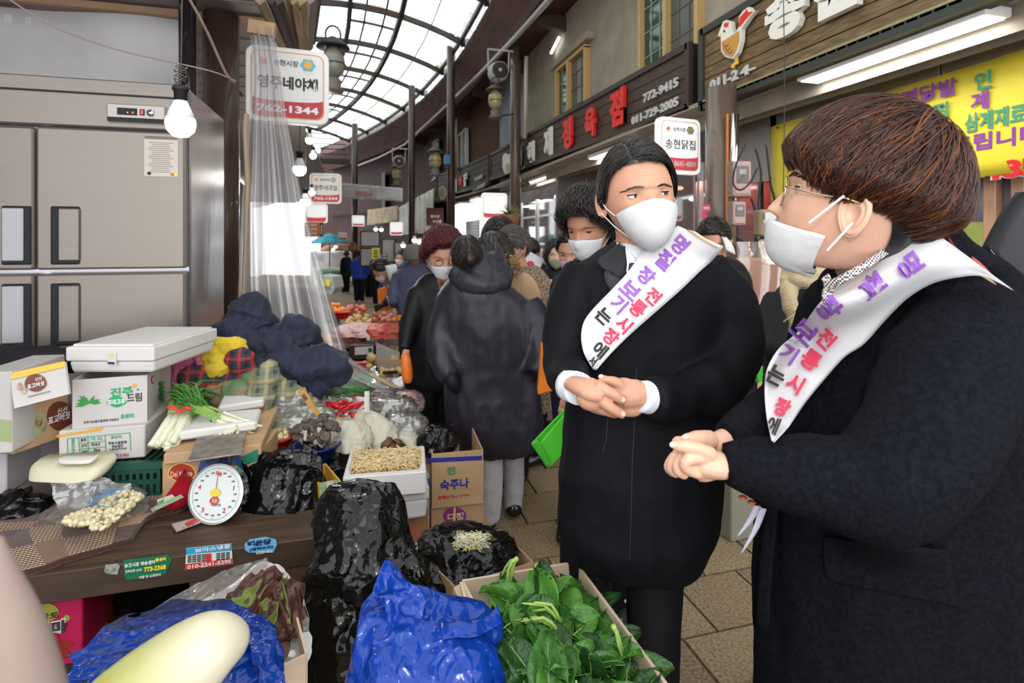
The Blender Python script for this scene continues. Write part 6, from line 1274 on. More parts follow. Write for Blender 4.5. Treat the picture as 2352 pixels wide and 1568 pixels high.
def styro(name,label,A,B,dep,z0,z1,filled=False,lidh=0,group=None):
    A=onz(A,z0); B=onz(B,z0); x=(B-A); w_=x.length; x.normalize(); y=UP.cross(x); rz=math.atan2(x.y,x.x); c=(A+B)/2+y*dep/2
    t=thing(name,label,'box',c,group); hz=z1-z0
    if lidh:
        MB().box((c.x,c.y,(z0+z1-lidh)/2),(w_*.97,dep*.97,hz-lidh),rz=rz,taper=.96).build('box_body',M_foam,t,bevel=.012,seg=2)
        MB().box((c.x,c.y,z1-lidh/2),(w_,dep,lidh),rz=rz).build('lid',M_foam,t,bevel=.006,seg=2); MB().box((c.x,c.y,z1+.003),(w_-.03,dep-.03,.012),rz=rz).build('lid_panel',M_foam,t,bevel=.004)
    else:
        th=.026; m=MB()
        for p_,sz in ((A+x*w_/2+y*th/2,(w_,th,hz)),(A+x*w_/2+y*(dep-th/2),(w_,th,hz)),(A+x*th/2+y*dep/2,(th,dep-2*th,hz)),(B-x*th/2+y*dep/2,(th,dep-2*th,hz))): m.box((p_.x,p_.y,(z0+z1)/2),sz,rz=rz)
        m.box((c.x,c.y,z0+.012),(w_-.01,dep-.01,.02),rz=rz); m.build('box_body',M_foam,t,bevel=.004)
        m=MB(); ml=.008
        for p_,sz in ((A+x*w_/2+y*.011,(w_-.006,.012,.012)),(A+x*w_/2+y*(dep-.011),(w_-.006,.012,.012)),(A+x*.011+y*dep/2,(.012,dep-.03,.012)),(B-x*.011+y*dep/2,(.012,dep-.03,.012))): m.box((p_.x,p_.y,z1-.002),sz,rz=rz)
        m.build('rim',M_foam,t)
    return t,Pl(A,B),(x,y,w_,dep)
def bag(name,label,rows,m_,amp=.014,fr=9,n=70,k=90,seed=1,parent=None,cat='bag',ratio_turn=0,top=None,dsp=None,kind=None,sq=1.,part='bag_body',group=None):
    b=MB(); pxloft(b,rows,n,k,turn=ratio_turn,sq=sq); V=np.vstack(b.v); c=V.mean(0); N=V-c; N[:,2]*=.3; N/=np.linalg.norm(N,axis=1,keepdims=True)+1e-9
    W2_=V+.06*np.stack([vn(V,7,seed+1),vn(V,7,seed+2),vn(V,7,seed+3)],-1); am=amp*(ridge(W2_*np.array([1,1,.28]),fr*1.3,seed,2)*1.1+ridge(W2_*np.array([1,1,.55]),fr*3.,seed+5,2)*.28); b.v=[V+N*am[:,None]]
    t=parent or thing(name,label,cat,(c[0],c[1],V[:,2].min()),group); o=b.build(part,m_,t,smooth=True); return t,o
def strips(par,name,m_,left,right,nu=14,nv=8,amp=.006,seed=0,th=.0012,fr=14):
    L=rspline([tuple(P(*q)) for q in left],nu); R=rspline([tuple(P(*q)) for q in right],nu); G=np.array([[L[i]*(1-j/(nv-1))+R[i]*j/(nv-1) for j in range(nv)] for i in range(nu)])
    G=G+np.array(FWD)*(amp*ridge(G,fr,seed,2))[...,None]+np.array(RIGHT)*(amp*.5*fbm(G,fr,seed+3,2))[...,None]
    m=MB(); m.grid(G) if th==0 else m.slab(G,th); return m.build(name,m_,par,smooth=True)
def scatter(proto,n,place,group=None,label=None,meshes=None):
    """copies of a one-mesh thing; place(i)->(loc, euler, scale)"""
    out=[]
    for i in range(n):
        r=place(i)
        if r is None: continue
        o=proto if not out else proto.copy()
        if out: COL.objects.link(o)
        if meshes: o.data=meshes[i%len(meshes)]
        o.location=tuple(r[0]); o.rotation_euler=r[1]; s=r[2]; o.scale=(s,)*3 if not hasattr(s,'__len__') else s; out.append(o)
        if label: o['label']=label
    return out
def proto_mesh(name,build,mats,smooth=True,label=None,cat=None,group=None):
    m=MB(); build(m); o=m.build(name,mats,smooth=smooth,label=label,cat=cat,group=group,org=(0,0,0)); return o
# ================================================================ stall table with stickers
tb=thing('stall_table','long dark wooden stall table with stickers along its front edge','table',(-1.1,2.5,0))
zt=.52
for k in range(5): MB().box((-1.15,2.03+.21*k+.045,zt-.015),(2.1,.205,.03)).build('plank',M_wood,tb,bevel=.003)
MB().box((-1.15,1.965,zt-.045),(2.1,.03,.09)).build('front_board',mat('board_dark',(.055,.032,.02),.55,var=.2,vs=4,stretch=(1,9,9)),tb,bevel=.003)
MB().box((-.32,1.975,zt-.19),(.42,.03,.2)).build('side_panel',mat('board_brown',(.10,.05,.028),.55,var=.2,vs=4,stretch=(1,9,9)),tb,bevel=.003)
for u,v in ((-2.1,2.05),(-.2,2.1),(-2.1,2.95),(-.2,2.95)): MB().box((u,v,(zt-.03)/2),(.06,.06,zt-.03)).build('leg',M_wood,tb)
pf=Pl((-2,1.948,0),(0,1.948,0))
def sticker(label,pts,m_,u):
    t=thing('sticker',label,'sticker',pf.at(*pts[0]),'stickers on the table edge'); ppoly(t,pf,pts,m_,'sheet'); return t
MG=mat('sticker_green',(.008,.14,.06),.5); MBl=mat('sticker_blue',(.02,.32,.55),.5); MRd=mat('sticker_red',(.62,.03,.03),.5); MWh=mat('sticker_white',(.72,.72,.68),.5); MYe=mat('print_yellow',(.85,.65,.05),.5)
t=sticker('green sticker with white and yellow writing and number 773-2368',[(284,1285),(386,1273),(396,1283),(380,1318),(292,1332),(287,1325)],MG,0)
ptext(t,pf,'송현시장 배송센터',322,1293,9,70,MWh,.03,.003,slant=9); ptext(t,pf,'콜센터',370,1283,8,24,MYe,.04,.003,slant=3); ptext(t,pf,'773-2368',357,1303,11,50,MYe,.04,.003,slant=6); ptext(t,pf,'전화번호 (032)',308,1309,7,38,MWh,.02,.003,slant=4); ptext(t,pf,'차량 및 오토바이',345,1321,7,50,MWh,.02,.003,slant=5)
t=sticker('blue white and red sticker on the middle of the table edge',[(428,1258),(532,1247),(535,1294),(426,1308)],MWh,0)
ppoly(t,pf,[(428,1258),(532,1247),(534,1262),(428,1272)],MBl,off=.003); ppoly(t,pf,[(426,1294),(534,1281),(534,1293),(426,1307)],MRd,off=.003); ptext(t,pf,'보아스냉동',490,1257,10,82,MWh,.03,.005,slant=8); ptext(t,pf,'010-2241-5295',482,1293,9,100,MWh,.03,.005,slant=12)
ppoly(t,pf,[(474,1270),(486,1269),(486,1286),(474,1288)],MRd,off=.004)
m=MB(); 
for r in range(4):
    for c in range(9):
        if 4<=c<=5: continue
        m.box(pf.at(436+11*c,1275+4.4*r-c*.9)-Vector((0,.004,0)),(.011,.001,.0035))
m.build('small_print',M_ink,t)
t=sticker('torn blue sticker with black brush writing',[(562,1248),(574,1238),(610,1232),(634,1238),(636,1250),(628,1268),(572,1268),(563,1262)],mat('sticker_sky',(.15,.45,.7),.5),0)
ptext(t,pf,'백운당',596,1245,13,54,mat('ink_navy',(.01,.02,.12),.5),.05,.003); ptext(t,pf,'(제작수리)',601,1258,9,54,mat('ink_navy'),.03,.003); ptext(t,pf,'020-63',607,1266,6,36,MWh,.03,.003)
t=sticker('small worn multicoloured sticker left of the green one',[(243,1296),(273,1293),(276,1300),(270,1318),(252,1318),(240,1312)],mat('sticker_mix',(.05,.2,.18),.6,col2=(.5,.35,.3),vs=60),0)
# display stand further along the street
ds=thing('display_stand','low plank stand carrying vegetables and fruit along the street','stand',(-.5,5,0))
for k in range(22): MB().box((-.33,3.15+.21*k,.40),(1.16,.2,.03),rz=0).build('plank',M_wood,ds)
for u,v in ((-.85,3.2),(.2,3.2),(-.85,5.4),(.2,5.4),(-.85,7.5),(.2,7.5)): MB().box((u,v,.14),(.07,.07,.52)).build('leg',M_wood,ds)
MB().box((.26,5.3,.28),(.03,4.3,.2)).build('side_board',M_card,ds)
# ---------------------------------------------------------------- boxes on the table, left
d=2.08; A,B=P(160,860,d),P(345,860,d-.02)
t,pl,_=styro('styrofoam_box','white styrofoam box with lid on top of the leftmost carton stack',P(150,858,2.10),P(353,858,2.06),.46,1.0,1.103,lidh=.055)
ppoly(t,pl,[(248,809),(269,810),(269,838),(249,837)],mat('label_grey',(.62,.62,.62),.5),'paper_label',.003); ppoly(t,pl,[(250,830),(265,831),(265,836),(250,835)],M_ink,'barcode',.005); ppoly(t,pl,[(255,812),(262,812),(262,817),(255,817)],MYe,'print',.005)
t,pl,fr4=carton('carton','white box with green writing and a shishito pepper print under the styrofoam','box',P(166,985,2.12),P(338,968,2.10),.40,.80,.985,M_cardw,M_card,flaps=0)
gi=mat('ink_leaf',(.03,.28,.05),.5); gi2=mat('ink_green2',(.02,.35,.12),.5)
ptext(t,pl,'진주',280,899,20,52,gi2,.03); ptext(t,pl,'드림',309,912,20,34,M_ink,.02); ppoly(t,pl,ell(268,922,22,12,24,0,.08),gi2,off=.001); ptext(t,pl,'꽈리고추',268,922,13,40,M_white,.03,.003); ptext(t,pl,'초로미',292,955,11,30,gi2,.03); ptext(t,pl,'진주시농협조합공동사업법인',233,966,6,80,M_ink,.01)
for i,(cx,cy,r) in enumerate(((309,885,5),(299,889,3),(317,894,2.5))): ppoly(t,pl,ell(cx,cy,r,r,10),(mat('ink_orange',(.8,.32,.03),.5),gi2,gi)[i])
for k in range(16):
    a=random.uniform(-.5,3.7); x0,y0=206,925; l=random.uniform(20,36); x1,y1=x0+l*math.cos(a),y0-l*.6*math.sin(a)+random.uniform(-4,8); nx,ny=-(y1-y0)/l*4,(x1-x0)/l*4; ppoly(t,pl,[(x0,y0),((x0+x1)/2+nx,(y0+y1)/2+ny),(x1,y1),((x0+x1)/2-nx,(y0+y1)/2-ny)],gi,'pepper_print',.001+.0002*k)
sb_=pl.A+fr4[0]*fr4[2]; sp=Pl(sb_,sb_+fr4[1]); ppoly(t,sp,ell(351,872,5,9,14),mat('ring_red',(.6,.03,.02),.5),'print',.002); ppoly(t,sp,ell(351,872,3.4,7,14),M_cardw,'print',.003)
for k in range(9): 
    y=880+5*k; ppoly(t,sp,[(368-8+k%3*2,y),(366,y-5),(372+6-k%2*3,y-2),(369,y+4)],gi,'pepper_print',.002)
t,pl,_=carton('carton','white carton with a green table of print below the pepper box','box',P(134,1066,2.12),P(333,1050,2.09),.42,.675,.80,M_cardw,M_card,solid=True)
m=MB(); 
def pln(m,pl,a,b,w_=1.2,off=.002):
    a3,b3=pl.at(*a)+pl.n*off,pl.at(*b)+pl.n*off; dv=(b3-a3).normalized(); s_=pl.n.cross(dv)*w_*.0009; m.prism([a3-s_,b3-s_,b3+s_,a3+s_],pl.n*.0006)
for a,b in (((155,1007),(299,993)),((155,1007),(157,1048)),((299,993),(301,1034)),((181,1004),(184,1044)),((202,1001),(204,1042)),((242,998),(244,1038)),((182,1018),(243,1012)),((183,1031),(244,1025))): pln(m,pl,a,b)
m.build('print_table',gi2,t)
for s,x,y,h_,w_ in (('표준규격품',169,1030,34,8),):
    for k,ch in enumerate(s): ptext(t,pl,ch,168,1010+7.6*k,6.5,8,gi2,.02)
for s,x,y,h_,w_,mm in (('품목',192,1010,7,13,M_ink),('가 지',221,1007,8,26,gi2),('생산자',267,1003,7,26,gi2),('산지',193,1023,7,13,M_ink),('국내산',220,1020,7,21,M_ink),('무등시설원예',270,1016,7,42,M_ink),('영농법인',270,1024,7,26,M_ink),('T.(062)374-8391',271,1031,5,40,M_ink),('수량',194,1037,7,13,M_ink),('5kg',223,1033,7,15,M_ink),('세척 후 드세요',272,1045,8,50,mat('ink_pink',(.5,.08,.2),.5))): ptext(t,pl,s,x,y,h_,w_,mm,.015,slant=w_*.07)
ppoly(t,pl,[(128,1000),(238,980),(232,989),(180,996),(135,1004)],mat('tape_orange',(.7,.36,.05),.5),'torn_edge',.001)
# green plastic crate beneath
t=thing('plastic_crate','dark green slotted plastic crate under the white cartons','crate',P(280,1140,2.15)); mg=mat('crate_green',(.01,.075,.05),.45)
a_,b_=Pz(205,1152,.53),Pz(365,1142,.53); x_=(b_-a_); x_.z=0; w_=x_.length; x_.normalize(); y_=UP.cross(x_); rz=math.atan2(x_.y,x_.x)
def bar(m,u0,u1,v0,v1,z0,z1): c=a_+x_*(u0+u1)/2+y_*(v0+v1)/2; m.box((c.x,c.y,(z0+z1)/2),(u1-u0,v1-v0,z1-z0),rz=rz)
m=MB(); bar(m,-.02,w_+.03,-.012,.012,.645,.672); bar(m,-.02,w_+.03,.40,.425,.645,.672); bar(m,w_+.005,w_+.03,0,.42,.645,.672); bar(m,-.02,.005,0,.42,.645,.672)
for z in (.535,.585,.627): bar(m,0,w_,-.005,.008,z,z+.018)
for k in range(11): bar(m,w_*k/10-.006,w_*k/10+.006,-.005,.006,.53,.65)
for k in range(8): bar(m,w_*k/8,w_*k/8+.01,0,.42,.655,.668)
for k in range(9): bar(m,w_-.002,w_+.006,.05*k,.05*k+.02,.53,.65)
bar(m,0,w_,0,.42,.522,.532); m.build('crate_frame',mg,t)
# mushroom cartons and white cartons at the far left
MB_=mat('mushroom_brown',(.16,.04,.02),.5); MT=mat('print_tan',(.5,.36,.2),.6)
t,pl,_=carton('mushroom_carton','brown kraft mushroom carton with 4 kg mark beside the pepper box','box',P(30,1045,1.98),P(158,1000,2.05),.3,.735,.93,M_card,M_card,solid=True)
ppoly(t,pl,ell(137,955,30,34),MB_); ptext(t,pl,'신선',142,942,14,22,M_white,.01,.003); ptext(t,pl,'표고버섯',134,959,18,48,M_white,.02,.004); ptext(t,pl,'4KG',38,1010,10,14,M_ink); ppoly(t,pl,ell(50,980,5,7),M_ink,'hand_hole'); 
for c in ((88,968),(97,978)): ppoly(t,pl,ell(*c,9,14,12,0,.1),mat('mush_print',(.5,.38,.25),.6,col2=(.25,.15,.08),vs=60),'mushroom_print',.002)
ppoly(t,pl,[(70,950),(100,948),(108,990),(80,1002),(66,980)],mat('print_leafgreen',(.35,.42,.2),.6),'print',.0005)
m=MB(); q=[P(24,862,1.96),P(148,832,2.03),P(158,905,2.00),P(32,938,1.93)]; m.prism(q,FWD*.01); m.build('lid_panel',M_cardw,t)
class Pq(Pl):
    def __init__(s,a,b,c): s.A=Vector(a); s.x=(Vector(b)-s.A).normalized(); s.n=s.x.cross(Vector(c)-s.A).normalized(); s.n=s.n if s.n.dot(FWD)<0 else -s.n; s.y=s.n.cross(s.x)
pl=Pq(q[3]-FWD*.004,q[2]-FWD*.004,q[0]-FWD*.004)
ppoly(t,pl,[(23,857),(149,829),(150,842),(24,872)],mat('lid_yellow',(.78,.47,.05),.5),'lid_band'); ppoly(t,pl,ell(82,879,25,20,20,0,.03),MB_); ptext(t,pl,'신선',89,870,8,15,M_white,.01,.003); ptext(t,pl,'표고버섯',83,884,11,38,M_white,.02,.003); 
for c in ((45,887),(55,897)): ppoly(t,pl,ell(*c,6,8,12,0,.1),mat('mush_print'),'mushroom_print',.002)
ptext(t,pl,'FRESHMUSHROOM',90,905,3.5,50,M_ink,.0,.002)
t,pl,_=carton('carton','white printed carton cut by the left picture edge','box',P(-60,1045,1.85),P(27,1040,1.92),.3,.76,1.05,M_cardw,M_card,solid=True); ppoly(t,pl,[(-20,960),(26,965),(26,1015),(-20,1010)],mat('print_leafgreen'),'print')
t,pl,_=carton('carton','plain white carton under the kraft mushroom carton','box',P(18,1130,1.96),P(135,1075,2.05),.35,.52,.73,M_cardw,M_card,solid=True)
t,pl,_=carton('carton','low white carton at the left edge below the printed one','box',P(-80,1140,1.85),P(15,1135,1.9),.3,.53,.75,M_cardw,M_card,solid=True)
MB().sph(P(20,835,2.35),(.28,.2,.06),20,10,amp=.5,ns=10).build('dark_cloth',mat('cloth_darknavy',(.012,.012,.02),.8),smooth=True,label='dark folded cloth lying behind the mushroom cartons',cat='cloth')
# ---------------------------------------------------------------- blanket with garlic on the table
def quilt():
    L=[(60,1180,2.25),(20,1215,2.05),(0,1260,1.9),(-10,1300,1.8),(50,1335,1.62)]; R=[(395,1150,2.22),(438,1185,2.12),(420,1215,2.02),(345,1245,1.95),(300,1292,1.80)]
    Lf=rspline([tuple(P(*q)) for q in L],40); Rt=rspline([tuple(P(*q)) for q in R],40); G=np.array([[Lf[i]*(1-j/49)+Rt[i]*j/49 for j in range(50)] for i in range(40)])
    G[:,:,2]=np.maximum(G[:,:,2],.528)+.010+.012*np.abs(fbm(G,7,5,2)); m=MB(); m.slab(G,.02,up=(0,0,1))
    mt=[mat('quilt_dark',(.06,.018,.010),.95,sheen=.3,bump=.5,bs=200),mat('quilt_mid',(.16,.07,.03),.95,sheen=.3,bump=.5,bs=200),mat('quilt_tan',(.38,.22,.13),.95,sheen=.2,bump=.5,bs=200)]
    wv=bpy.data.materials.new('quilt_weave'); wv.use_nodes=True; N=wv.node_tree.nodes; L_=wv.node_tree.links; tc=N.new('ShaderNodeTexCoord'); mp=N.new('ShaderNodeMapping'); mp.inputs['Rotation'].default_value=(0,0,.5); mp.inputs['Scale'].default_value=(60,60,60); L_.new(tc.outputs['Object'],mp.inputs[0]); br=N.new('ShaderNodeTexBrick'); L_.new(mp.outputs[0],br.inputs[0]); br.inputs['Color1'].default_value=br.inputs['Color2'].default_value=(.55,.42,.30,1); br.inputs['Mortar'].default_value=(.09,.04,.03,1); br.inputs['Scale'].default_value=1; br.inputs['Mortar Size'].default_value=.11; br.inputs['Brick Width'].default_value=.9; br.inputs['Row Height'].default_value=.5; L_.new(br.outputs[0],N['Principled BSDF'].inputs['Base Color']); N['Principled BSDF'].inputs['Roughness'].default_value=.9; mt.append(wv)
    pat=[[0,0,2,1,2],[3,0,3,3,2],[0,1,3,0,2],[3,0,2,1,0],[0,3,0,3,2],[3,1,3,3,0]]
    nq=39*49; mi=[]
    for i in range(39):
        for j in range(49):
            k=pat[min(5,int(i/39*6))][min(4,int(j/49*5))]; mi+= [k,k]
    mi+=[0]*(len(m.f)-len(mi)); m.mi=mi
    return m.build('quilt',mt,smooth=True,label='folded brown patchwork fleece blanket on the front of the table',cat='blanket'),G
quilt()
gc=proto_mesh('garlic_clove',lambda m:m.tube([(0,0,-.012),(.001,0,-.008),(.0025,0,0),(.002,0,.007),(.0,0,.012)],[.003,.0075,.0085,.0055,.001],9,flat=.85),mat('garlic_cream',(.74,.66,.42),.35,coat=.3,sss=.1),label='peeled garlic clove inside the clear bag',cat='garlic',group='garlic cloves in the clear bag')
def gpl(i):
    for _ in range(60):
        s=random.random(); q=random.random(); x=140+s*185; yt=1198-75*min(1,s*1.25) if s<.8 else 1123+ (s-.8)*80; yb=1195+20*math.sin(s*2.4)-max(0,s-.55)*150; y=yt+(yb-yt)*q
        if yb-yt>6: break
    d=1.90+.14*(1-q)+random.uniform(-.01,.01); return Pz(x,y,.566+.03*q+.02*random.random()),(random.uniform(0,6),random.uniform(0,6),random.uniform(0,6)),random.uniform(.95,1.3)
scatter(gc,210,gpl)
t,_=bag('garlic_bag','clear plastic bag of peeled garlic lying on the blanket',[(240,1122,60,2.06,.7),(235,1145,92,2.03,.6),(228,1172,105,1.98,.55),(222,1198,95,1.95,.5),(225,1214,55,1.94,.4)],F_clear,.006,16,40,60,2)
strips(t,'bag_neck',F_clear2,[(100,1060,2.0),(98,1100,1.98),(115,1150,1.97),(135,1190,1.96)],[(165,1055,2.0),(200,1085,2.0),(270,1110,2.02),(300,1125,2.02)],30,24,.02,3,0,16)
strips(t,'bag_neck',F_clear,[(125,1052,1.99),(130,1070,1.97),(150,1090,1.96),(135,1120,1.95)],[(145,1050,1.99),(160,1075,1.97),(205,1105,1.96),(210,1150,1.95)],20,14,.015,8,0,22)
bp=Pq(P(205,1160,1.9),P(275,1125,1.93),P(222,1125,1.95)); m=MB()
for a,b in (((203,1158),(222,1126)),((222,1126),(282,1125)),((282,1125),(250,1165)),((250,1165),(203,1158)),((226,1161),(246,1126)),): pln(m,bp,a,b,1.5)
m.build('bag_print',mat('ink_bagblue',(.08,.22,.4),.5),t); ptext(t,bp,'깐마늘',240,1137,14,44,mat('ink_bagblue'),.02)
# wet-wipes pack
t=thing('wipes_pack','cream packet of wet wipes lying on the green crate','packet',P(180,1100,2.0)); 
b=MB(); pxloft(b,[(175,1050,72,2.04,.5),(172,1062,84,2.02,.5),(165,1080,82,2.0,.5),(155,1096,76,1.98,.45)],16,30,sq=.6); V=np.vstack(b.v); b.v=[V+np.array([0,0,1])*(.004*ridge(V,16,4,2))[:,None]]; b.build('pack',mat('pack_cream',(.66,.62,.45),.4,bump=.1),t,smooth=True)
b=MB(); pxloft(b,[(182,1046,38,1.99,.45),(180,1052,40,1.975,.42),(178,1060,38,1.97,.4)],8,24,sq=.6); b.build('flip_lid',mat('lid_ivory',(.72,.71,.62),.35),t,smooth=True)
# ---------------------------------------------------------------- spring scale
t=thing('kitchen_scale','blue spring scale with a round white dial and rusty weighing plate','scale',P(500,1200,2.0)); D0=1.95; c=P(497,1133,D0); R=.098
x_=RIGHT*math.cos(-.05)+FWD*math.sin(-.05); tilt=.28; n_=(-FWD*math.cos(tilt)+UP*math.sin(tilt)).normalized(); x_=Vector(x_).normalized(); y_=n_.cross(x_).normalized(); 
body=MB(); A0=P(497,1200,D0+.07); c0=Vector((A0.x,A0.y,0)); 
bx=[(-.085,.53),(.085,.53),(.075,.66),(.06,.715),(-.06,.715),(-.075,.66)]; body.prism([Vector((A0.x,A0.y,0))+RIGHT*a+UP*b for a,b in bx],FWD*.11); body.build('housing',mat('scale_blue',(.03,.075,.24),.4,coat=.3),t,bevel=.008)
def disc(r0,r1,z0,z1,name,m_,par=t,n=48): 
    m=MB(); rings=[[c+x_*(r*math.cos(a))+y_*(r*math.sin(a))+n_*z for a in np.linspace(0,2*PI,n,endpoint=False)] for r,z in ((r0,z0),(r0,z1),(r1,z1),(r1,z0))]; m.loft(rings,caps=False); return m.build(name,m_,par,smooth=False)
m=MB(); plate(m,c,x_,y_,[(R*math.cos(a),R*math.sin(a)) for a in np.linspace(0,2*PI,48,endpoint=False)],.04,-.04); m.build('dial_case',M_chrome,t)
dl=MB(); plate(dl,c,x_,y_,[(R*.95*math.cos(a),R*.95*math.sin(a)) for a in np.linspace(0,2*PI,48,endpoint=False)],.002,.001); dl=dl.build('dial',mat('dial_white',(.74,.78,.77),.35),t); disc(R*.95,R*1.02,-.01,.006,'bezel',M_chrome)
m=MB()
for k in range(100):
    a=PI/2-2*PI*k/100; r1=R*.88; r0=R*(.80 if k%10==0 else .845); dr=x_*math.cos(a)+y_*math.sin(a); sd=n_.cross(dr)*.0006; o=c+n_*.004; m.prism([o+dr*r0-sd,o+dr*r0+sd,o+dr*r1+sd,o+dr*r1-sd],n_*.0005)
m.build('tick_marks',M_ink,dl,kind='stuff')
for k,s in enumerate(('5kg','1','2','3','4')):
    a=PI/2-2*PI*k/5; m=MB(); text(m,s,c+n_*.004+(x_*math.cos(a)+y_*math.sin(a))*R*.67,x_,y_,.016,height=.016,bold=.03,thick=.0006); m.build('numeral',MRd,dl)
for k in range(20):
    if k%4: a=PI/2-2*PI*k/20; m=MB(); text(m,str((k%4)*200),c+n_*.004+(x_*math.cos(a)+y_*math.sin(a))*R*.72,x_,y_,.007,height=.006,bold=.01,thick=.0005); m.build('small_numeral',M_ink,dl)
plate(MB(),c,x_,y_,[(-.0012,-.03),(.0012,-.03),(.0008,.07),(-.0008,.07)],.001,.007).build('needle',MRd,t)
plate(MB(),c+y_*.004,x_,y_,[(.019*math.cos(a),.013*math.sin(a)) for a in np.linspace(0,2*PI,20,endpoint=False)],.001,.008).build('yellow_badge',MYe,t)
m=MB(); text(m,'아림산업',c+n_*.004-y_*.036+x_*.006,x_,y_,.009,height=.009,bold=.01,thick=.0005); m.build('maker_lettering',M_ink,dl)
o=MB(); rr_=[]; [rr_.append([c+x_*(r*.014*(1.3-.3*abs(math.sin(2*a)))*math.cos(a))+y_*(-.022+r*.014*math.sin(a))+n_*z for a in np.linspace(0,2*PI,16,endpoint=False)]) for r,z in ((1,.005),(1,.009),(.62,.009),(.62,.005))]; o.loft(rr_,caps=False); o.build('red_knob',mat('knob_red',(.7,.06,.02),.4),t)
pc=[P(430,1052,1.86),P(556,1040,1.93),P(566,1003,2.14),P(452,1014,2.08)]; zp=sum(p.z for p in pc)/4; 
m=MB(); m.prism([Vector((p.x,p.y,zp)) for p in pc],UP*.006); m.build('weighing_plate',mat('rusty_plate',(.20,.16,.13),.5,metal=.5,col2=(.34,.31,.29),vs=22,det=8),t,bevel=.002)
m=MB(); cc=sum(pc,Vector())/4; [m.box((cc+RIGHT*e*.04).xy[:]+((zp+.71)/2,),(.012,.012,zp-.70)) for e in(-1,0,1)]; m.build('plate_support',M_dark,t)
# red basket with banknotes, snack packet, branded fruit carton behind the scale
t=thing('red_basket','small red plastic basket leaning left of the scale with folded banknotes','basket',P(405,1165,2.0)); 
cB=P(408,1128,2.03); ax=(UP*.55-RIGHT*.75-FWD*.25).normalized(); e1=ax.orthogonal().normalized(); e2=ax.cross(e1)
m=MB(); m.loft([[cB+ax*z+e1*r*math.cos(a)+e2*r*math.sin(a) for a in np.linspace(0,2*PI,28,endpoint=False)] for r,z in ((.045,-.05),(.06,-.02),(.075,.025),(.079,.028),(.072,.024),(.056,-.018),(.04,-.044))]); m.build('bowl',mat('basket_red',(.50,.012,.03),.35),t,smooth=True)
for i,pts in enumerate((((360,1148),(395,1135),(402,1142),(365,1162)),((345,1168),(415,1135),(422,1142),(350,1176)))):
    o=MB(); o.prism([P(x,y,1.95-.01*i) for x,y in pts],FWD*.0015); o.build('banknote',mat('note_green%d'%i,((.60,.62,.45),(.30,.40,.26))[i],.7,var=.1,vs=40),t)
ptext(t,Pq(P(362,1155,1.948),P(395,1140,1.948),P(365,1145,1.948)),'1000',370,1152,8,14,mat('note_ink',(.1,.3,.22),.6),.02)
o=MB(); q=[P(395,1222,1.9),P(480,1194,1.97),P(486,1200,1.95),P(405,1240,1.86)]; o.prism([Vector((p.x,p.y,.528)) for p in q],UP*.008); t=thing('snack_packet','small red and clear snack packet lying at the table edge','packet',q[0]); o.build('sheet',mat('packet_silver',(.5,.45,.42),.3,crumple=.3,cs=60),t); o=MB(); q=[P(425,1215,1.9),P(472,1199,1.96),P(478,1202,1.95),P(430,1226,1.88)]; o.prism([Vector((p.x,p.y,.5365)) for p in q],UP*.002); o.build('print',mat('packet_red',(.75,.06,.03),.3),t)
t,pl,_=carton('fruit_carton','brown fruit carton with a red oval emblem behind the scale','box',P(372,1165,2.12),P(590,1150,2.2),.3,.53,.70,M_card,M_card,solid=True)
ppoly(t,pl,ell(418,1085,30,20,20,0,.04),mat('delred',(.42,.03,.015),.5)); ppoly(t,pl,ell(418,1085,32,22,20,0,.04),MYe,off=.0005); ptext(t,pl,'Del Monte',418,1087,13,50,mat('cream_ink',(.7,.55,.35),.5),.02,.003)
ppoly(t,pl,[(548,1052),(592,1030),(592,1058),(550,1072)],mat('carton_green',(.02,.2,.12),.5))
t,pl,_=carton('carton','flattened cardboard tray under the scallions','tray',P(375,1068,2.12),P(600,1045,2.26),.5,.70,.74,M_card,M_card,solid=True)
# ---------------------------------------------------------------- leeks and scallions
t=thing('foam_tray','white styrofoam tray holding spring onions','tray',P(480,1030,2.2)); 
for q,zz in (([P(410,1032,2.08),P(590,1008,2.2),P(600,985,2.38),P(430,1008,2.28)],.755),([P(500,985,2.35),P(606,960,2.45),P(618,935,2.7),P(520,950,2.65)],.77)): m=MB(); m.prism([Vector((p.x,p.y,zz)) for p in q],UP*.035); m.build('foam',M_foam,t,bevel=.008)
def leek(name,label,pts,r,group,nl=4,tied=None,cut=False):
    pts=[Vector(p) for p in pts]; n=len(pts); t=thing(name,label,'leek' if r>.007 else 'spring onion',pts[0],group)
    Q=rspline([tuple(p) for p in pts],12); k=5
    m=MB(); m.tube([Vector(q) for q in Q[:k+1]],[r*1.15]+[r]*(k),10); m.build('white_shaft',M_white2,t,smooth=True)
    m=MB(); m.tube([Vector(q) for q in Q[k:k+4]],[r,r*1.05,r*1.1,r*.9],9); m.build('green_shaft',mat('leek_midgreen',(.22,.38,.08),.4),t,smooth=True)
    dr=Vector(Q[-1]-Q[k+2]); L_=dr.length; 
    for j in range(nl):
        a=Vector(Q[k+2]); e=a+dr+Vector((random.uniform(-.3,.3),random.uniform(-.3,.3),random.uniform(-.1,.25)))*L_; mid=(a+e)/2+Vector((random.uniform(-.1,.1),random.uniform(-.1,.1),random.uniform(.05,.3)))*L_
        m=MB(); m.tube([a,a.lerp(mid,.5)+UP*.005,mid,mid.lerp(e,.5),e],[r*.9,r*1.1,r*1.0,r*.7,r*.15],6,flat=.35); m.build('leaf',M_blade,t,smooth=True)
    return t
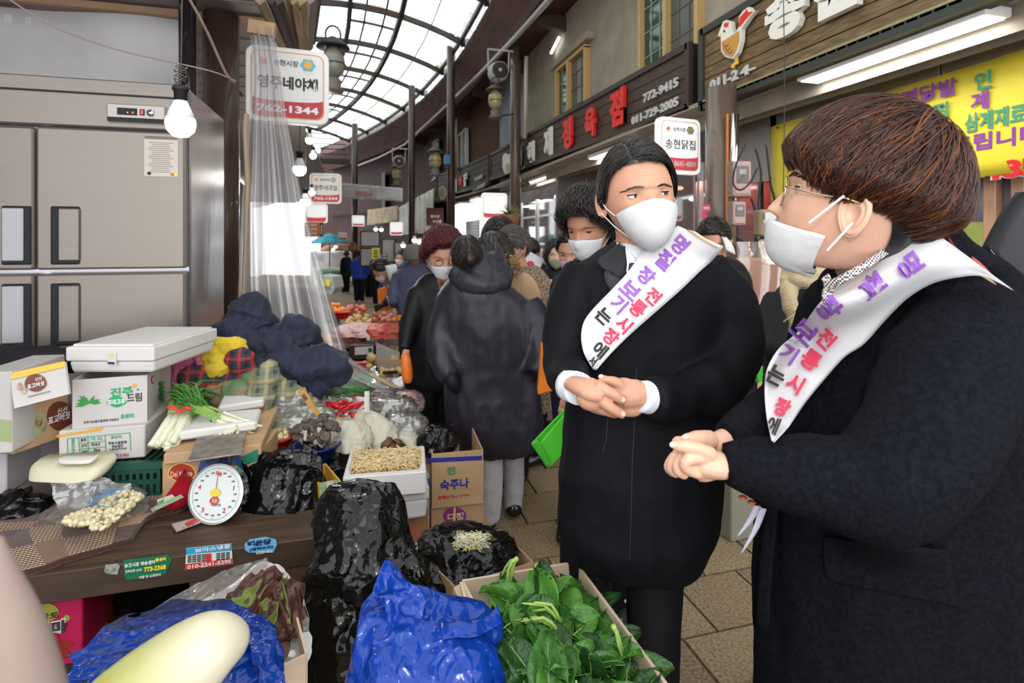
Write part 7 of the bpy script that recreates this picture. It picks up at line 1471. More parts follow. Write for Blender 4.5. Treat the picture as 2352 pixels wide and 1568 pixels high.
for k in range(13):
    bx_=352+random.uniform(-14,20)+7*(k%7); by=1040-random.uniform(0,16)-14*(k//7)-3*(k%3); tx=395+7*(k%7)+random.uniform(-5,5); ty=955-8*(k//7)
    leek('leek','thick white-shafted leek in the red-tied bundle',[P(bx_,by,2.06+.01*(k%3)),P((bx_+tx)/2,(by+ty)/2,2.12),P(tx,ty,2.22),P(tx+random.uniform(-10,40),ty-30,2.32),P(tx+random.uniform(-10,90),ty-random.uniform(20,48),2.45)],.0135,'leeks in the bundle',3)
tie=MB(); tie.tube([P(385+5*i,936-5*math.sin(i*.9)+.4*i,2.14) for i in range(12)],.004,6); tie.tube([P(390+5*i,942-4*math.sin(i*.8+1),2.135) for i in range(11)],.004,6); tie.build('red_string',mat('string_red',(.65,.05,.04),.6),label='red string tied round the leek bundle',cat='string')
for k in range(26):
    s=random.random(); bx_,by=590-40*s+random.uniform(-14,14),970+28*random.random(); tx,ty=425+40*random.random(),930+25*random.random()
    leek('spring_onion','long thin spring onion lying across the foam tray',[P(bx_,by,2.22),P((bx_*2+tx)/3,(by*2+ty)/3,2.2),P((bx_+2*tx)/3,(by+2*ty)/3-4,2.18),P(tx,ty-8,2.2),P(tx-40,ty-25-20*random.random(),2.25)],.0045,'long spring onions on the tray',2)
for k in range(22):
    bx_,by=470+70*random.random(),992+20*random.random(); leek('spring_onion','short stubby spring onion with a round white bulb',[P(bx_,by,2.14),P(bx_+10,by-10,2.16),P(bx_+16,by-20,2.19),P(bx_+24,by-30,2.24)],.006,'short spring onions behind the weighing plate',1)
# ---------------------------------------------------------------- bowls
def bowl(name,label,px,py,d,rt,hgt,m_,z=None,cat='bowl'):
    c=P(px,py,d); 
    t=thing(name,label,cat,c-UP*hgt); m=MB(); m.lathe([(rt*.6,-hgt),(rt*.68,-hgt*.9),(rt*.95,-.006),(rt*1.05,-.004),(rt*1.05,.002),(rt*.93,0),(rt*.62,-hgt*.85),(.001,-hgt*.85)],c,32); m.build('bowl_body',m_,t,smooth=True)
    return t,c
bowl('blue_bowl','dark blue plastic bowl beneath the red bowl',634,1030,2.46,.072,.075,mat('bowl_blue',(.008,.025,.17),.3))
t,c=bowl('red_bowl','red plastic bowl filled with peeled garlic',634,1003,2.45,.073,.055,mat('bowl_red',(.62,.015,.02),.3))
g2=proto_mesh('peeled_garlic',lambda m:m.sph((0,0,0),(.011,.010,.009),10,7,amp=.25,ns=5),mat('garlic_pale',(.82,.70,.42),.35,sss=.1),label='round peeled garlic bulb in the red bowl',cat='garlic',group='peeled garlic in the red bowl')
scatter(g2,42,lambda i:(c+Vector((.05*math.sqrt(random.random())*math.cos(i*2.4),.05*math.sqrt(random.random())*math.sin(i*2.4),-.006+.012*random.random()+(.012 if i>26 else 0))),(i,i*2,i*3),random.uniform(.8,1.2)))
t,c=bowl('blue_basket','blue plastic basket of grey oyster mushrooms',728,1018,2.38,.098,.07,mat('bowl_blue'))
def oyst(m):
    m.cur=0; m.tube([(0,0,-.03),(.002,0,-.01),(.004,0,.012),(.007,0,.026)],[.0065,.0075,.009,.013],9)
    m.cur=1; R_0=.021; m.loft([[(.007+r*R_0*math.cos(a)*(1+.12*math.sin(3*a)),r*R_0*math.sin(a)*(1+.1*math.cos(4*a)),z) for a in np.linspace(0,2*PI,14,endpoint=False)] for r,z in ((.5,.022),(.95,.030),(1,.034),(.7,.041),(.25,.036),(.05,.033))]); m.cur=0
om=proto_mesh('oyster_mushroom',oyst,[mat('mush_stem',(.55,.47,.40),.6),mat('mush_cap',(.11,.085,.075),.5,var=.2,vs=40)],label='grey-capped oyster mushroom in the blue basket',cat='mushroom',group='oyster mushrooms in the blue basket')
scatter(om,58,lambda i:(c+Vector((.078*math.sqrt(random.random())*math.cos(i*2.4),.072*math.sqrt(random.random())*math.sin(i*2.4)+.01,.015+.05*random.random()*(1 if i%2 else .6))),(random.uniform(-.6,.6)+.25,random.uniform(-.6,.6),i*1.3),random.uniform(.85,1.25)))
# shiitake and brown mushrooms behind the sprout box
def cap(m): m.cur=0; m.lathe([(.001,.018),(.014,.016),(.024,.008),(.027,0),(.02,-.003),(.004,-.002)],(0,0,0),16); m.cur=1; m.tube([(0,0,-.002),(0,0,-.014),(.002,0,-.026)],[.006,.006,.005],8); m.cur=0
sm_=proto_mesh('shiitake',cap,[mat('shiitake_cap',(.12,.05,.025),.45,var=.25,vs=30),mat('mush_stem')],label='large smooth brown shiitake cap behind the bean sprouts',cat='mushroom',group='smooth shiitake caps')
for i,(x,y,s) in enumerate(((886,1016,1.35),(903,1024,1.0),(914,1018,1.05),(921,1026,.9))):
    o=sm_ if i==0 else sm_.copy(); 
    if i: COL.objects.link(o)
    o.location=P(x,y,2.52); o.rotation_euler=(.5+.1*i,.2*i-.3,i); o.scale=(s,)*3
bm_=proto_mesh('brown_mushroom',cap,[mat('rough_cap',(.26,.14,.075),.6,col2=(.42,.27,.16),vs=60),mat('mush_stem')],label='small cracked brown mushroom beside the white bags',cat='mushroom',group='small cracked mushrooms')
scatter(bm_,14,lambda i:(P(778+10*(i%8)+random.uniform(-3,3),1036-9*(i//8)-1.2*(i%8)+random.uniform(-2,2),2.50),(random.uniform(-.7,.7),random.uniform(-.7,.7),i),random.uniform(.6,.9)))
# ---------------------------------------------------------------- bean sprouts box and boxes around
zs=.575
t,pl,(ex,ey,w_,dp)=styro('styrofoam_box','open white styrofoam box heaped with yellow bean sprouts',P(787,1149,2.16),P(979,1133,2.25),.27,.507,.595)
BC=pl.A+ex*w_/2
def sprouts(name,n,cfun,L_,m_,r=.0016,lab=None,cat=None,par=None,head=None,seed=0,kind='stuff'):
    RS=random.Random(seed); m=MB()
    for i in range(n):
        c=cfun(RS); a=RS.uniform(0,2*PI); l=L_*RS.uniform(.6,1.2); d1=Vector((math.cos(a),math.sin(a),RS.uniform(-.3,.3)))*l/2; bend=Vector((-math.sin(a),math.cos(a),0))*RS.uniform(-.4,.4)*l+UP*RS.uniform(-.1,.35)*l
        m.cur=0; m.tube([c-d1,c-d1*.3+bend*.6,c+d1*.3+bend*.6,c+d1],[r*.7,r,r,r*.6],5)
        if head: m.cur=1; m.sph(c+d1,(r*2.1,r*1.7,r*1.6),6,4)
    m.cur=0; return m.build(name,m_,par,smooth=True,label=lab,cat=cat,kind=kind)
c0=Vector((BC.x,BC.y,0))+ey*dp/2
sprouts('bean_sprouts',1500,lambda r:c0+ex*r.uniform(-w_/2+.04,w_/2-.04)+ey*r.uniform(-dp/2+.045,dp/2-.04)+UP*(.568+.045*r.random()),.062,[mat('sprout_cream',(.76,.60,.34),.4,sss=.08),mat('sprout_head',(.78,.55,.2),.4)],.0019,'heap of pale yellow bean sprouts in the styrofoam box','bean sprouts',None,True,5)
t2,_,_=styro('styrofoam_box','closed styrofoam box beneath the bean sprout box',P(800,1215,2.13),P(986,1190,2.19),.3,.375,.505,lidh=.05)
t,pl,_=carton('carton','brown box with a 10CP label under the styrofoam boxes','box',P(838,1330,2.08),P(984,1300,2.13),.32,.12,.37,mat('kraft_dark',(.36,.18,.08),.8,var=.06,vs=3),None,solid=True)
ppoly(t,pl,[(925,1255),(978,1240),(979,1262),(930,1275)],mat('paper_white2'),'paper_label'); ptext(t,pl,'10CP',955,1258,17,44,M_ink,.04,.003,slant=12)
ppoly(t,pl,ell(951,1222,22,12),mat('print_ring',(.5,.14,.08),.6),'print')
t,pl,_=carton('leek_carton','yellow and white carton with a chive picture between black bag and sprouts','box',P(735,1165,2.2),P(783,1152,2.24),.20,.52,.60,mat('carton_yellow',(.62,.40,.05),.6),None,flaps=0)
ppoly(t,pl,[(731,1108),(779,1100),(781,1142),(736,1150)],mat('chive_print',(.10,.22,.04),.6,col2=(.55,.6,.4),vs=70,stretch=(6,6,1)),'print',.002); ppoly(t,pl,[(749,1104),(765,1102),(765,1118),(750,1120)],M_cardw,'print',.003)
t,pl,_=carton('carton','brown carton printed with blue and green sprout writing beside grey trousers','box',P(992,1168,2.40),P(1110,1155,2.46),.36,.335,.575,M_card,None,flaps=0)
bl=mat('ink_blue',(.02,.03,.28),.6)
ppoly(t,pl,[(983,1052),(1107,1046),(1107,1056),(983,1062)],bl); ptext(t,pl,'전',1036,1080,18,20,mat('ink_green3',(.04,.25,.1),.6),.03); ptext(t,pl,'숙주나',1044,1111,25,66,bl,.03,slant=5); ptext(t,pl,'중량3.5kg',1028,1141,9,46,MRd,.02,slant=3); ptext(t,pl,'(오차범위)',1066,1137,6,24,MRd,.01,slant=2)
ptext(t,pl,'물',984,1110,24,8,bl,.03)
t,pl,_=carton('carton','brown carton with a purple oval emblem under the sprout carton','box',P(990,1255,2.36),P(1112,1240,2.43),.38,.16,.333,M_card,None,solid=True)
ppoly(t,pl,ell(1044,1184,27,20),mat('emblem_purple',(.26,.03,.24),.6)); ppoly(t,pl,[(1042,1164),(1046,1164),(1046,1210),(1042,1210)],MYe,off=.003); ptext(t,pl,'다정',1046,1185,17,36,mat('cream_ink'),.03,.004)
# bags around them
bag('black_bag','black plastic bag standing open on the sprout carton',[(1003,1046,30,2.5,.7),(1004,1030,42,2.52,.7),(1006,1008,42,2.54,.7),(1012,990,34,2.56,.7),(1020,978,22,2.58,.6)],M_bblack,.016,11,50,70,7)
t,_=bag('black_bag','square black shopping bag standing in front of the bowls',[(655,1205,78,2.05,.35),(652,1190,84,2.06,.4),(650,1140,84,2.08,.45),(648,1090,80,2.10,.42),(645,1065,74,2.11,.35),(638,1048,66,2.12,.25),(640,1040,52,2.13,.15)],M_bblack,.014,9,60,90,3,sq=.6)
strips(t,'bag_handle',M_bblack,[(545,1052,2.06),(560,1075,2.04),(585,1090,2.04),(640,1075,2.03)],[(540,1100,2.05),(575,1118,2.03),(600,1120,2.03),(650,1105,2.03)],16,10,.018,4)
strips(t,'bag_handle',M_bblack,[(690,1012,2.08),(684,1035,2.07),(670,1062,2.06)],[(714,1018,2.08),(722,1045,2.07),(735,1072,2.06)],14,8,.015,6)
strips(t,'bag_handle',M_bblack,[(600,1065,2.06),(640,1045,2.05),(690,1040,2.05),(735,1050,2.06)],[(590,1082,2.05),(645,1072,2.03),(700,1070,2.03),(738,1085,2.04)],18,10,.016,9)
bag('black_bag','black plastic refuse in the leek carton beside the sprouts',[(752,1100,22,2.3,.6),(752,1080,30,2.32,.6),(752,1064,24,2.34,.6),(750,1056,10,2.35,.6)],M_bblack,.012,14,30,50,5)
t,_=bag('black_bag','large tall black plastic bag in front of the bean sprout box',[(835,1620,120,1.55,.6),(832,1540,128,1.56,.6),(828,1450,126,1.57,.6),(835,1380,128,1.58,.6),(840,1320,122,1.62,.6),(836,1250,98,1.66,.6),(832,1190,90,1.70,.55),(834,1150,80,1.72,.5),(840,1128,52,1.74,.4),(845,1119,18,1.75,.3)],M_bblack,.024,6.5,110,120,12)
strips(t,'bag_fold',M_bblack,[(700,1330,1.5),(735,1335,1.47),(800,1345,1.45),(880,1330,1.45)],[(712,1450,1.5),(745,1460,1.47),(810,1455,1.45),(900,1430,1.46)],20,16,.03,2)
strips(t,'bag_fold',M_bblack,[(900,1240,1.6),(940,1260,1.58),(975,1300,1.56),(992,1350,1.55)],[(860,1290,1.55),(890,1320,1.52),(930,1350,1.5),(960,1370,1.5)],16,12,.025,5)
# under the table: pink carton and black bag
t,pl,_=carton('sweet_potato_carton','magenta sweet potato carton pushed under the table','box',P(62,1545,1.62),P(190,1520,1.64),.42,.20,.445,mat('carton_magenta',(.45,.008,.07),.45),None,solid=True)
ppoly(t,pl,ell(100,1405,36,22),mat('print_olive',(.32,.32,.04),.6)); ptext(t,pl,'산황토',103,1415,16,66,M_ink,.02,.003); ptext(t,pl,'구마',119,1440,34,76,M_white,.085,.003); ptext(t,pl,'구마',119,1440,30,72,M_ink,.05,.005); ppoly(t,pl,ell(154,1418,8,7,8,0,.2),mat('print_olive'))
for i,e in enumerate(((145,1478,24,9),(132,1500,30,14),(118,1465,20,14))): ppoly(t,pl,ell(*e),mat('sweetpotato_print',(.13,.008,.012),.5,col2=(.28,.02,.015),vs=12),'potato_print',.001+.0006*i)
sb_=pl.A+_[0]*_[2]; sp=Pl(sb_,sb_+_[1]); ppoly(t,sp,ell(258,1400,24,34),mat('sweetpotato_print'),'potato_print',.002)
bag('black_bag','crumpled black bag in the shadow under the table',[(430,1440,120,1.85,.4),(425,1390,140,1.9,.4),(430,1340,135,1.95,.4),(440,1300,100,1.98,.4)],M_bblack,.03,9,50,90,14)
bag('black_bag','black bag at the left edge behind the blanket',[(20,1230,60,1.95,.6),(30,1190,66,1.98,.6),(40,1155,56,2.0,.6),(45,1135,30,2.02,.6)],M_bblack,.02,10,40,60,17)
# ---------------------------------------------------------------- foreground boxes
t,pl,(ex,ey,w_,dp)=carton('spinach_carton','open cardboard box of spinach in front of the sashed man','box',Pz(1150,1760,.44),Pz(1560,1660,.44),.55,.27,.44,M_cardin,M_cardin,th=.007)
bk=[Pz(1062,1335,.72),Pz(1320,1292,.72),Pz(1535,1582,.72),Pz(1185,1790,.72)]
# wall caps as separate folded flaps
for o in list(t.children): bpy.data.objects.remove(o)
def wall(a,b,name='box_wall',z0=.55,th=.007,lean=0,m_=M_cardin):
    a=Vector(a); b=Vector(b); x=(b-a).normalized(); n=UP.cross(Vector((x.x,x.y,0))).normalized(); m=MB(); a0,b0=Vector((a.x,a.y,z0))+n*lean,Vector((b.x,b.y,z0))+n*lean; m.prism([a0,b0,b,a],n*th); return m.build(name,m_,t)
wall(bk[0],bk[1]); wall(bk[1],bk[2]); wall(bk[2],bk[3]); wall(bk[3],bk[0])
m=MB(); q=[Pz(1062,1336,.722),Pz(1042,1350,.70),Pz(1085,1440,.70),Pz(1108,1425,.722)]; m.prism(q,RIGHT*.005); m.build('flap',M_cardin,t)
m=MB(); m.prism([Vector((p.x,p.y,.555)) for p in bk],UP*.006); m.build('box_floor',M_cardin,t)
MB().box((1.0*bk[0].x*.5+bk[2].x*.5,bk[0].y*.5+bk[2].y*.5,.275),(.22,.3,.54),rz=-.15).build('crate_below',M_card,t)
lf_m=[]
MSP=[mat('spinach_dark',(.018,.065,.014),.36,spec=.5,bump=.5,bs=70,translu=.15),mat('spinach_mid',(.04,.14,.02),.38,spec=.5,bump=.5,bs=60,translu=.2),mat('spinach_light',(.09,.26,.035),.4,bump=.4,bs=60,translu=.25)]; MST=mat('spinach_stem',(.30,.45,.10),.35)
for k in range(9):
    m=MB(); L_=.085+.012*(k%4); Wd=.038+.006*(k%3); cv_=.9+.3*(k%3); nu,nv=9,7; G=np.zeros((nu,nv,3))
    for i in range(nu):
        s=i/(nu-1); wdt=Wd*(math.sin(PI*min(1,s*.93+.05))**.62)*(1-.25*s); 
        for j in range(nv):
            q=(j/(nv-1)-.5)*2; G[i,j]=(q*wdt,s*L_,.014*abs(q)**1.3*cv_-.03*cv_*(s-.3)**2*1.2+.0035*math.sin(9*s+4*q+k)*abs(q))
    m.cur=0; m.slab(G,.0008); mid=[Vector(G[i,nv//2])+Vector((0,0,.0008)) for i in range(0,nu,2)]; m.cur=1; m.tube([Vector((0.004*math.sin(k),-.06-.008*(k%3),-.012)),Vector((0,-.03,-.003))]+mid,[.0022,.0022]+[.0018,.0014,.001,.0007,.0004][:len(mid)],5); m.cur=0
    me=m.mesh('spinach_leaf',smooth=True); me.materials.append(MSP[k%3]); me.materials.append(MST); lf_m.append(me)
c_=(bk[0]+bk[1]+bk[2]+bk[3])/4
def spin(i):
    a,b=random.random(),random.random(); p=(bk[0].lerp(bk[1],a)).lerp(bk[3].lerp(bk[2],a),b); p=p.lerp(c_,.10); e=min(a,1-a,b*1.5,1.2); 
    z=.625+.075*min(1,e*3.2)+.03*random.random()-.03*(b<.15)
    return Vector((p.x,p.y,z)),(random.gauss(.15,.5),random.gauss(0,.5),random.uniform(0,2*PI)),random.uniform(.62,.98)
sp0=bpy.data.objects.new('spinach_leaf',lf_m[0]); COL.objects.link(sp0); tag(sp0,'glossy green spinach leaf in the open cardboard box','spinach','spinach leaves in the box')
scatter(sp0,290,spin,meshes=lf_m)
under=MB(); G=[[ (lambda p:(p.x,p.y,.625+.03*vn(np.array([[p.x,p.y,0]]),14,1)[0]))((bk[0].lerp(bk[1],a)).lerp(bk[3].lerp(bk[2],a),b).lerp(c_,.05)) for a in np.linspace(0,1,16)] for b in np.linspace(0,1,20)]; under.slab(G,.04,up=(0,0,1)); under.build('packed_spinach',MSP[0],label='dense layer of spinach at the bottom of the open box',cat='spinach',kind='stuff',smooth=True)
# stalk bundles
for k,(px,py,dx,dy,d,n) in enumerate(((1186,1284,-40,90,1.27,5),(1286,1455,-95,-22,1.10,4),(1290,1438,-70,-45,1.12,4),(1232,1300,40,50,1.28,4),(1410,1440,35,120,1.04,2))):
    root=P(px,py,d); m=MB()
    for j in range(n):
        e=P(px+dx+random.uniform(-22,22),py+dy+random.uniform(-16,16),d+random.uniform(-.01,.03)); md=(root+e)/2+UP*.02+RIGHT*random.uniform(-.01,.01); m.tube([root,root.lerp(md,.5)+UP*.006,md,md.lerp(e,.6),e],[.0048,.0038,.0032,.0026,.0015],7)
    m.sph(root,.0062,8,6); m.build('spinach_stalks',MST,smooth=True,label=['bent pale spinach stalks standing up at the back of the box','pale stalk bundle lying across the middle of the spinach','second stalk bundle just above the middle one','short stalks curling at the back rim of the spinach','single long stalk near the right wall of the box'][k],cat='spinach')
# bean sprout bag in a box
t,pl,_=carton('carton','open carton lined with black plastic right of the 10CP box','box',P(1045,1350,1.90),P(1215,1320,1.95),.0001+.30,.20,.42,M_card,None,th=.005)
for o in list(t.children): bpy.data.objects.remove(o)
b4=[P(985,1285,1.95),P(1148,1216,2.2),P(1222,1290,1.93),P(1045,1345,1.72)]
for i in range(4): wall(b4[i],b4[(i+1)%4],'box_wall',.15,.005,0,M_card)
ppoly(t,Pl(b4[0],b4[3]),[(990,1305),(1004,1330),(1008,1362),(992,1340)],mat('emblem_purple'),'print',.008)
t,_=bag('black_bag','black plastic bag lining the carton with bean sprouts inside',[(1078,1345,78,1.86,.7),(1078,1322,100,1.88,.7),(1075,1290,104,1.92,.7),(1072,1262,96,1.96,.7),(1070,1240,88,1.98,.7),(1064,1222,62,2.0,.6),(1060,1212,30,2.02,.5)],M_bblack,.022,9,70,100,21)
sprouts('bean_sprouts',260,lambda r:P(1084+r.uniform(-28,28),1243+r.uniform(-13,13),1.84+r.uniform(-.015,.015)),.05,[mat('sprout_white',(.72,.70,.58),.35),mat('sprout_yellow',(.75,.6,.1),.4)],.0015,'small nest of white bean sprouts in the black bag','bean sprouts',None,True,8)
# big blue bag
t,_=bag('blue_bag','large translucent blue plastic bag standing beside the spinach box',[(1000,1640,150,0.97,.6),(1005,1560,158,0.99,.6),(1008,1490,156,1.01,.6),(1000,1440,142,1.03,.55),(975,1400,112,1.05,.5),(945,1370,74,1.07,.45),(922,1350,48,1.08,.4)],M_bblue,.022,7,100,120,31)
strips(t,'bag_handle',M_bblue,[(882,1298,1.07),(868,1320,1.05),(850,1362,1.03),(872,1385,1.01),(878,1440,1.00)],[(930,1325,1.07),(960,1345,1.05),(985,1372,1.04),(975,1395,1.02),(960,1440,1.00)],26,18,.018,3)
strips(t,'bag_handle',M_bblue,[(1140,1400,1.03),(1110,1425,1.01),(1060,1432,1.00),(1010,1430,1.00)],[(1156,1440,1.01),(1120,1460,0.98),(1065,1470,0.97),(1015,1475,0.97)],20,12,.014,7)
strips(t,'bag_handle',M_bblue,[(975,1356,1.10),(1010,1370,1.09),(1040,1385,1.08),(1052,1410,1.07)],[(960,1400,1.07),(1000,1415,1.05),(1030,1425,1.04),(1045,1435,1.04)],16,12,.014,11)
# lettuce carton with clear liner
t,pl,_=carton('lettuce_carton','cardboard box of red-leaf lettuce lined with clear plastic','box',Pz(200,1700,.6),Pz(720,1640,.6),.4,.3,.6,M_card)
for o in list(t.children): bpy.data.objects.remove(o)
b5=[P(240,1470,1.40),P(655,1322,1.55),P(700,1500,1.22),P(330,1680,1.05)]
for i in range(4): wall(b5[i],b5[(i+1)%4],'box_wall',.25,.006,0,M_cardin)
MB().prism([Vector((p.x,p.y,.45)) for p in b5],UP*.006).build('box_floor',M_cardin,t)
strips(t,'plastic_liner',F_clear2,[(150,1560,1.25),(215,1490,1.32),(300,1450,1.40),(420,1400,1.47),(520,1350,1.52),(600,1290,1.58),(650,1310,1.56),(690,1380,1.45),(715,1450,1.35),(700,1530,1.25),(640,1590,1.15)],[(200,1600,1.22),(250,1530,1.28),(330,1490,1.34),(450,1440,1.41),(540,1395,1.46),(605,1340,1.51),(632,1345,1.50),(650,1400,1.42),(665,1450,1.35),(660,1510,1.27),(610,1560,1.2)],70,14,.012,5,0,20)
strips(t,'plastic_liner',F_clear,[(290,1440,1.50),(400,1370,1.58),(520,1310,1.66),(610,1284,1.68)],[(300,1470,1.44),(420,1430,1.50),(540,1380,1.55),(632,1340,1.56)],40,14,.012,6,0,16)
ML=[mat('lettuce_red',(.055,.02,.018),.45,col2=(.13,.05,.035),vs=22,bump=.5,bs=60,translu=.1),mat('lettuce_green',(.20,.28,.05),.5,col2=(.10,.10,.03),vs=16,bump=.5,bs=60,translu=.15)]
for k in range(14):
    px,py=(610,1370) if k==0 else (545+95*random.random()+(k%3)*10,1360+100*random.random()); c=P(px,py,1.42-.0012*(py-1370)); m=MB(); nu,nv=14,16; G=np.zeros((nu,nv,3)); a0=random.uniform(-.8,.8)
    L_=.12; 
    for i in range(nu):
        s=i/(nu-1)
        for j in range(nv):
            q=(j/(nv-1)-.5)*2; G[i,j]=(q*(.018+.045*s**.7),-(s-.5)*L_,.02*q*q+.010*math.sin(14*q+3*k)*s*abs(q)+.008*math.sin(11*s*2+k)*s)
    G=rot(G,.5+random.uniform(-.3,.3),random.uniform(-.4,.4),a0-.1)+np.array(tuple(c)); m.slab(G,.0012); 
    o=m.build('lettuce_leaf',ML[1 if k in(0,5,9) else 0],smooth=True,label='upright lettuce leaf with pale green rib at the back of its box' if k==0 else 'frilly dark red lettuce leaf in the plastic-lined box',cat='lettuce',group=None if k==0 else 'red lettuce leaves')
# daikon in a blue bag
t,_=bag('blue_bag','blue plastic bag open around the white radish',[(400,1700,190,1.03,.7),(402,1620,218,1.05,.7),(402,1540,226,1.09,.7),(402,1480,205,1.15,.65),(398,1452,170,1.18,.6)],M_bblue,.012,8,60,110,41)
strips(t,'bag_rim',M_bblue,[(165,1568,1.04),(230,1505,1.12),(330,1450,1.20),(440,1428,1.23),(560,1432,1.2),(620,1465,1.14),(640,1530,1.08),(645,1600,1.02)],[(240,1600,1.02),(290,1530,1.08),(370,1475,1.15),(450,1455,1.17),(540,1465,1.14),(580,1500,1.10),(590,1550,1.05),(590,1610,1.0)],60,14,.012,3,.0012,16)
m=MB(); pts=[(547,1492,1.0,8),(543,1489,1.0,30),(525,1482,.99,58),(490,1490,.975,78),(440,1518,.96,88),(380,1560,.945,94),(310,1610,.93,96),(240,1665,.915,92),(180,1710,.9,60)]; pxtube(m,pts,40,40)
rd=bpy.data.materials.new('radish_skin'); rd.use_nodes=True; N=rd.node_tree.nodes; L_=rd.node_tree.links; b_=N['Principled BSDF']; b_.inputs['Roughness'].default_value=.38; b_.inputs['Subsurface Weight'].default_value=.15; b_.inputs['Subsurface Radius'].default_value=(.02,.015,.01)
tc=N.new('ShaderNodeTexCoord'); sx=N.new('ShaderNodeSeparateXYZ'); L_.new(tc.outputs['Object'],sx.inputs[0]); cr=N.new('ShaderNodeValToRGB'); nz=N.new('ShaderNodeTexNoise'); nz.inputs['Scale'].default_value=9; L_.new(tc.outputs['Object'],nz.inputs[0])
ma=N.new('ShaderNodeMath'); ma.operation='MULTIPLY_ADD'; L_.new(sx.outputs[0],ma.inputs[0]); ma.inputs[1].default_value=3.2; ma.inputs[2].default_value=.38; mb2=N.new('ShaderNodeMath'); mb2.operation='MULTIPLY_ADD'; L_.new(nz.outputs[0],mb2.inputs[0]); mb2.inputs[1].default_value=.25; L_.new(ma.outputs[0],mb2.inputs[2]); L_.new(mb2.outputs[0],cr.inputs[0])
cr.color_ramp.elements[0].position=.25; cr.color_ramp.elements[0].color=(.38,.38,.07,1); cr.color_ramp.elements[1].position=.72; cr.color_ramp.elements[1].color=(.62,.56,.42,1); L_.new(cr.outputs[0],b_.inputs[0])
m.build('radish',rd,smooth=True,label='large white radish with a green shoulder on the blue bag',cat='radish')
MB().box((-.62,1.0,.22),(.5,.4,.42),rz=-.2).build('crate_below',M_card,label='brown carton under the radish at the bottom of the picture',cat='box')
# blurred pale sleeve at the lower left corner, very near the lens
m=MB(); pxtube(m,[(-20,1240,.33,20),(0,1330,.33,38),(20,1430,.33,60),(40,1560,.33,80),(55,1700,.33,95)],14,20); m.build('sleeve',mat('sleeve_beige',(.22,.175,.14),.9,col2=(.2,.13,.12),vs=9),smooth=True,label='out-of-focus pale beige sleeve at the lower left corner',cat='sleeve')

for nm,z1_,e in (('carton',.12,P(911,1330,2.35)),('carton',.16,P(1050,1255,2.55))): MB().box((e.x+.02,e.y+.12,z1_/2),(.28,.26,z1_-.002)).build('crate_below',M_card,label='brown carton on the ground under the '+('10CP box' if z1_<.13 else 'purple emblem carton'),cat='box')
# ================================================================ cloth pile
MB().box((-.62,2.86,.58),(.62,.40,.12)).build('crate_below',M_card,label='low brown carton supporting the pile of clothes',cat='box')
MB().box((-.55,3.35,.52),(.7,.3,.2)).build('crate_below',M_card,label='brown carton behind the pile of clothes',cat='box')
def pile(name,label,els,m_,amp,fr,vox=.011,seed=0,cat='cloth',st=(1,1,1)):
    m=MB()
    for px,py,rx,ry,d,*q in els: 
        k=d/FPX; an=q[0] if q else 0; a1=(RIGHT*math.cos(an)+UP*math.sin(an)); a2=(UP*math.cos(an)-RIGHT*math.sin(an)); m.sph(P(px,py,d),1,20,14,M=np.array([a1*rx*k,FWD*(rx+ry)*.4*k,a2*ry*k]).T)
    f=fuse(m,vox,2,disp=lambda V: amp*(ridge((V+.05*np.stack([vn(V,5,seed),vn(V,5,seed+1),vn(V,5,seed+2)],-1))*np.array(st),fr,seed,3)+.5*ridge(V*np.array([1.6,.8,.7]),fr*2.1,seed+9,2)-.3)); 
    V=np.vstack(f.v); return f.build(name,m_,smooth=True,label=label,cat=cat,org=(V[:,0].mean(),V[:,1].mean(),V[:,2].min()))
M_nc=mat('cloth_navy',(.016,.019,.045),.75,sheen=.1,var=.25,vs=5,bump=.15,bs=150)
pile('navy_cloth','crumpled dark navy cloth heaped on top of the clothes pile',[(580,742,48,46,3.0),(560,775,60,50,2.95),(678,778,44,42,2.95),(630,800,70,42,2.9),(520,765,34,26,3.0,.6),(705,838,82,34,2.85,-.1),(748,850,40,34,2.85),(650,850,90,40,2.85),(700,880,60,24,2.85),(560,830,60,34,2.95)],M_nc,.034,6.5,.010,3,st=(1,1,.8))
pile('yellow_cloth','bright yellow fleece cloth knotted on the pile',[(520,792,40,18,2.72,-.1),(492,818,24,32,2.70,.2),(500,848,28,18,2.68),(545,800,22,14,2.72,-.6)],mat('cloth_yellow',(.72,.52,.03),.9,sheen=.3,bump=.4,bs=120),.010,12,.007,5)
pile('pink_cloth','pink printed cloth hanging over the left end of the clothes pile',[(450,808,28,22,2.72,.3),(425,840,22,44,2.70,-.2),(408,890,14,38,2.68,-.1),(470,830,24,18,2.7)],mat('cloth_pink',(.62,.10,.26),.85,col2=(.66,.2,.35),vs=14),.010,10,.007,8)
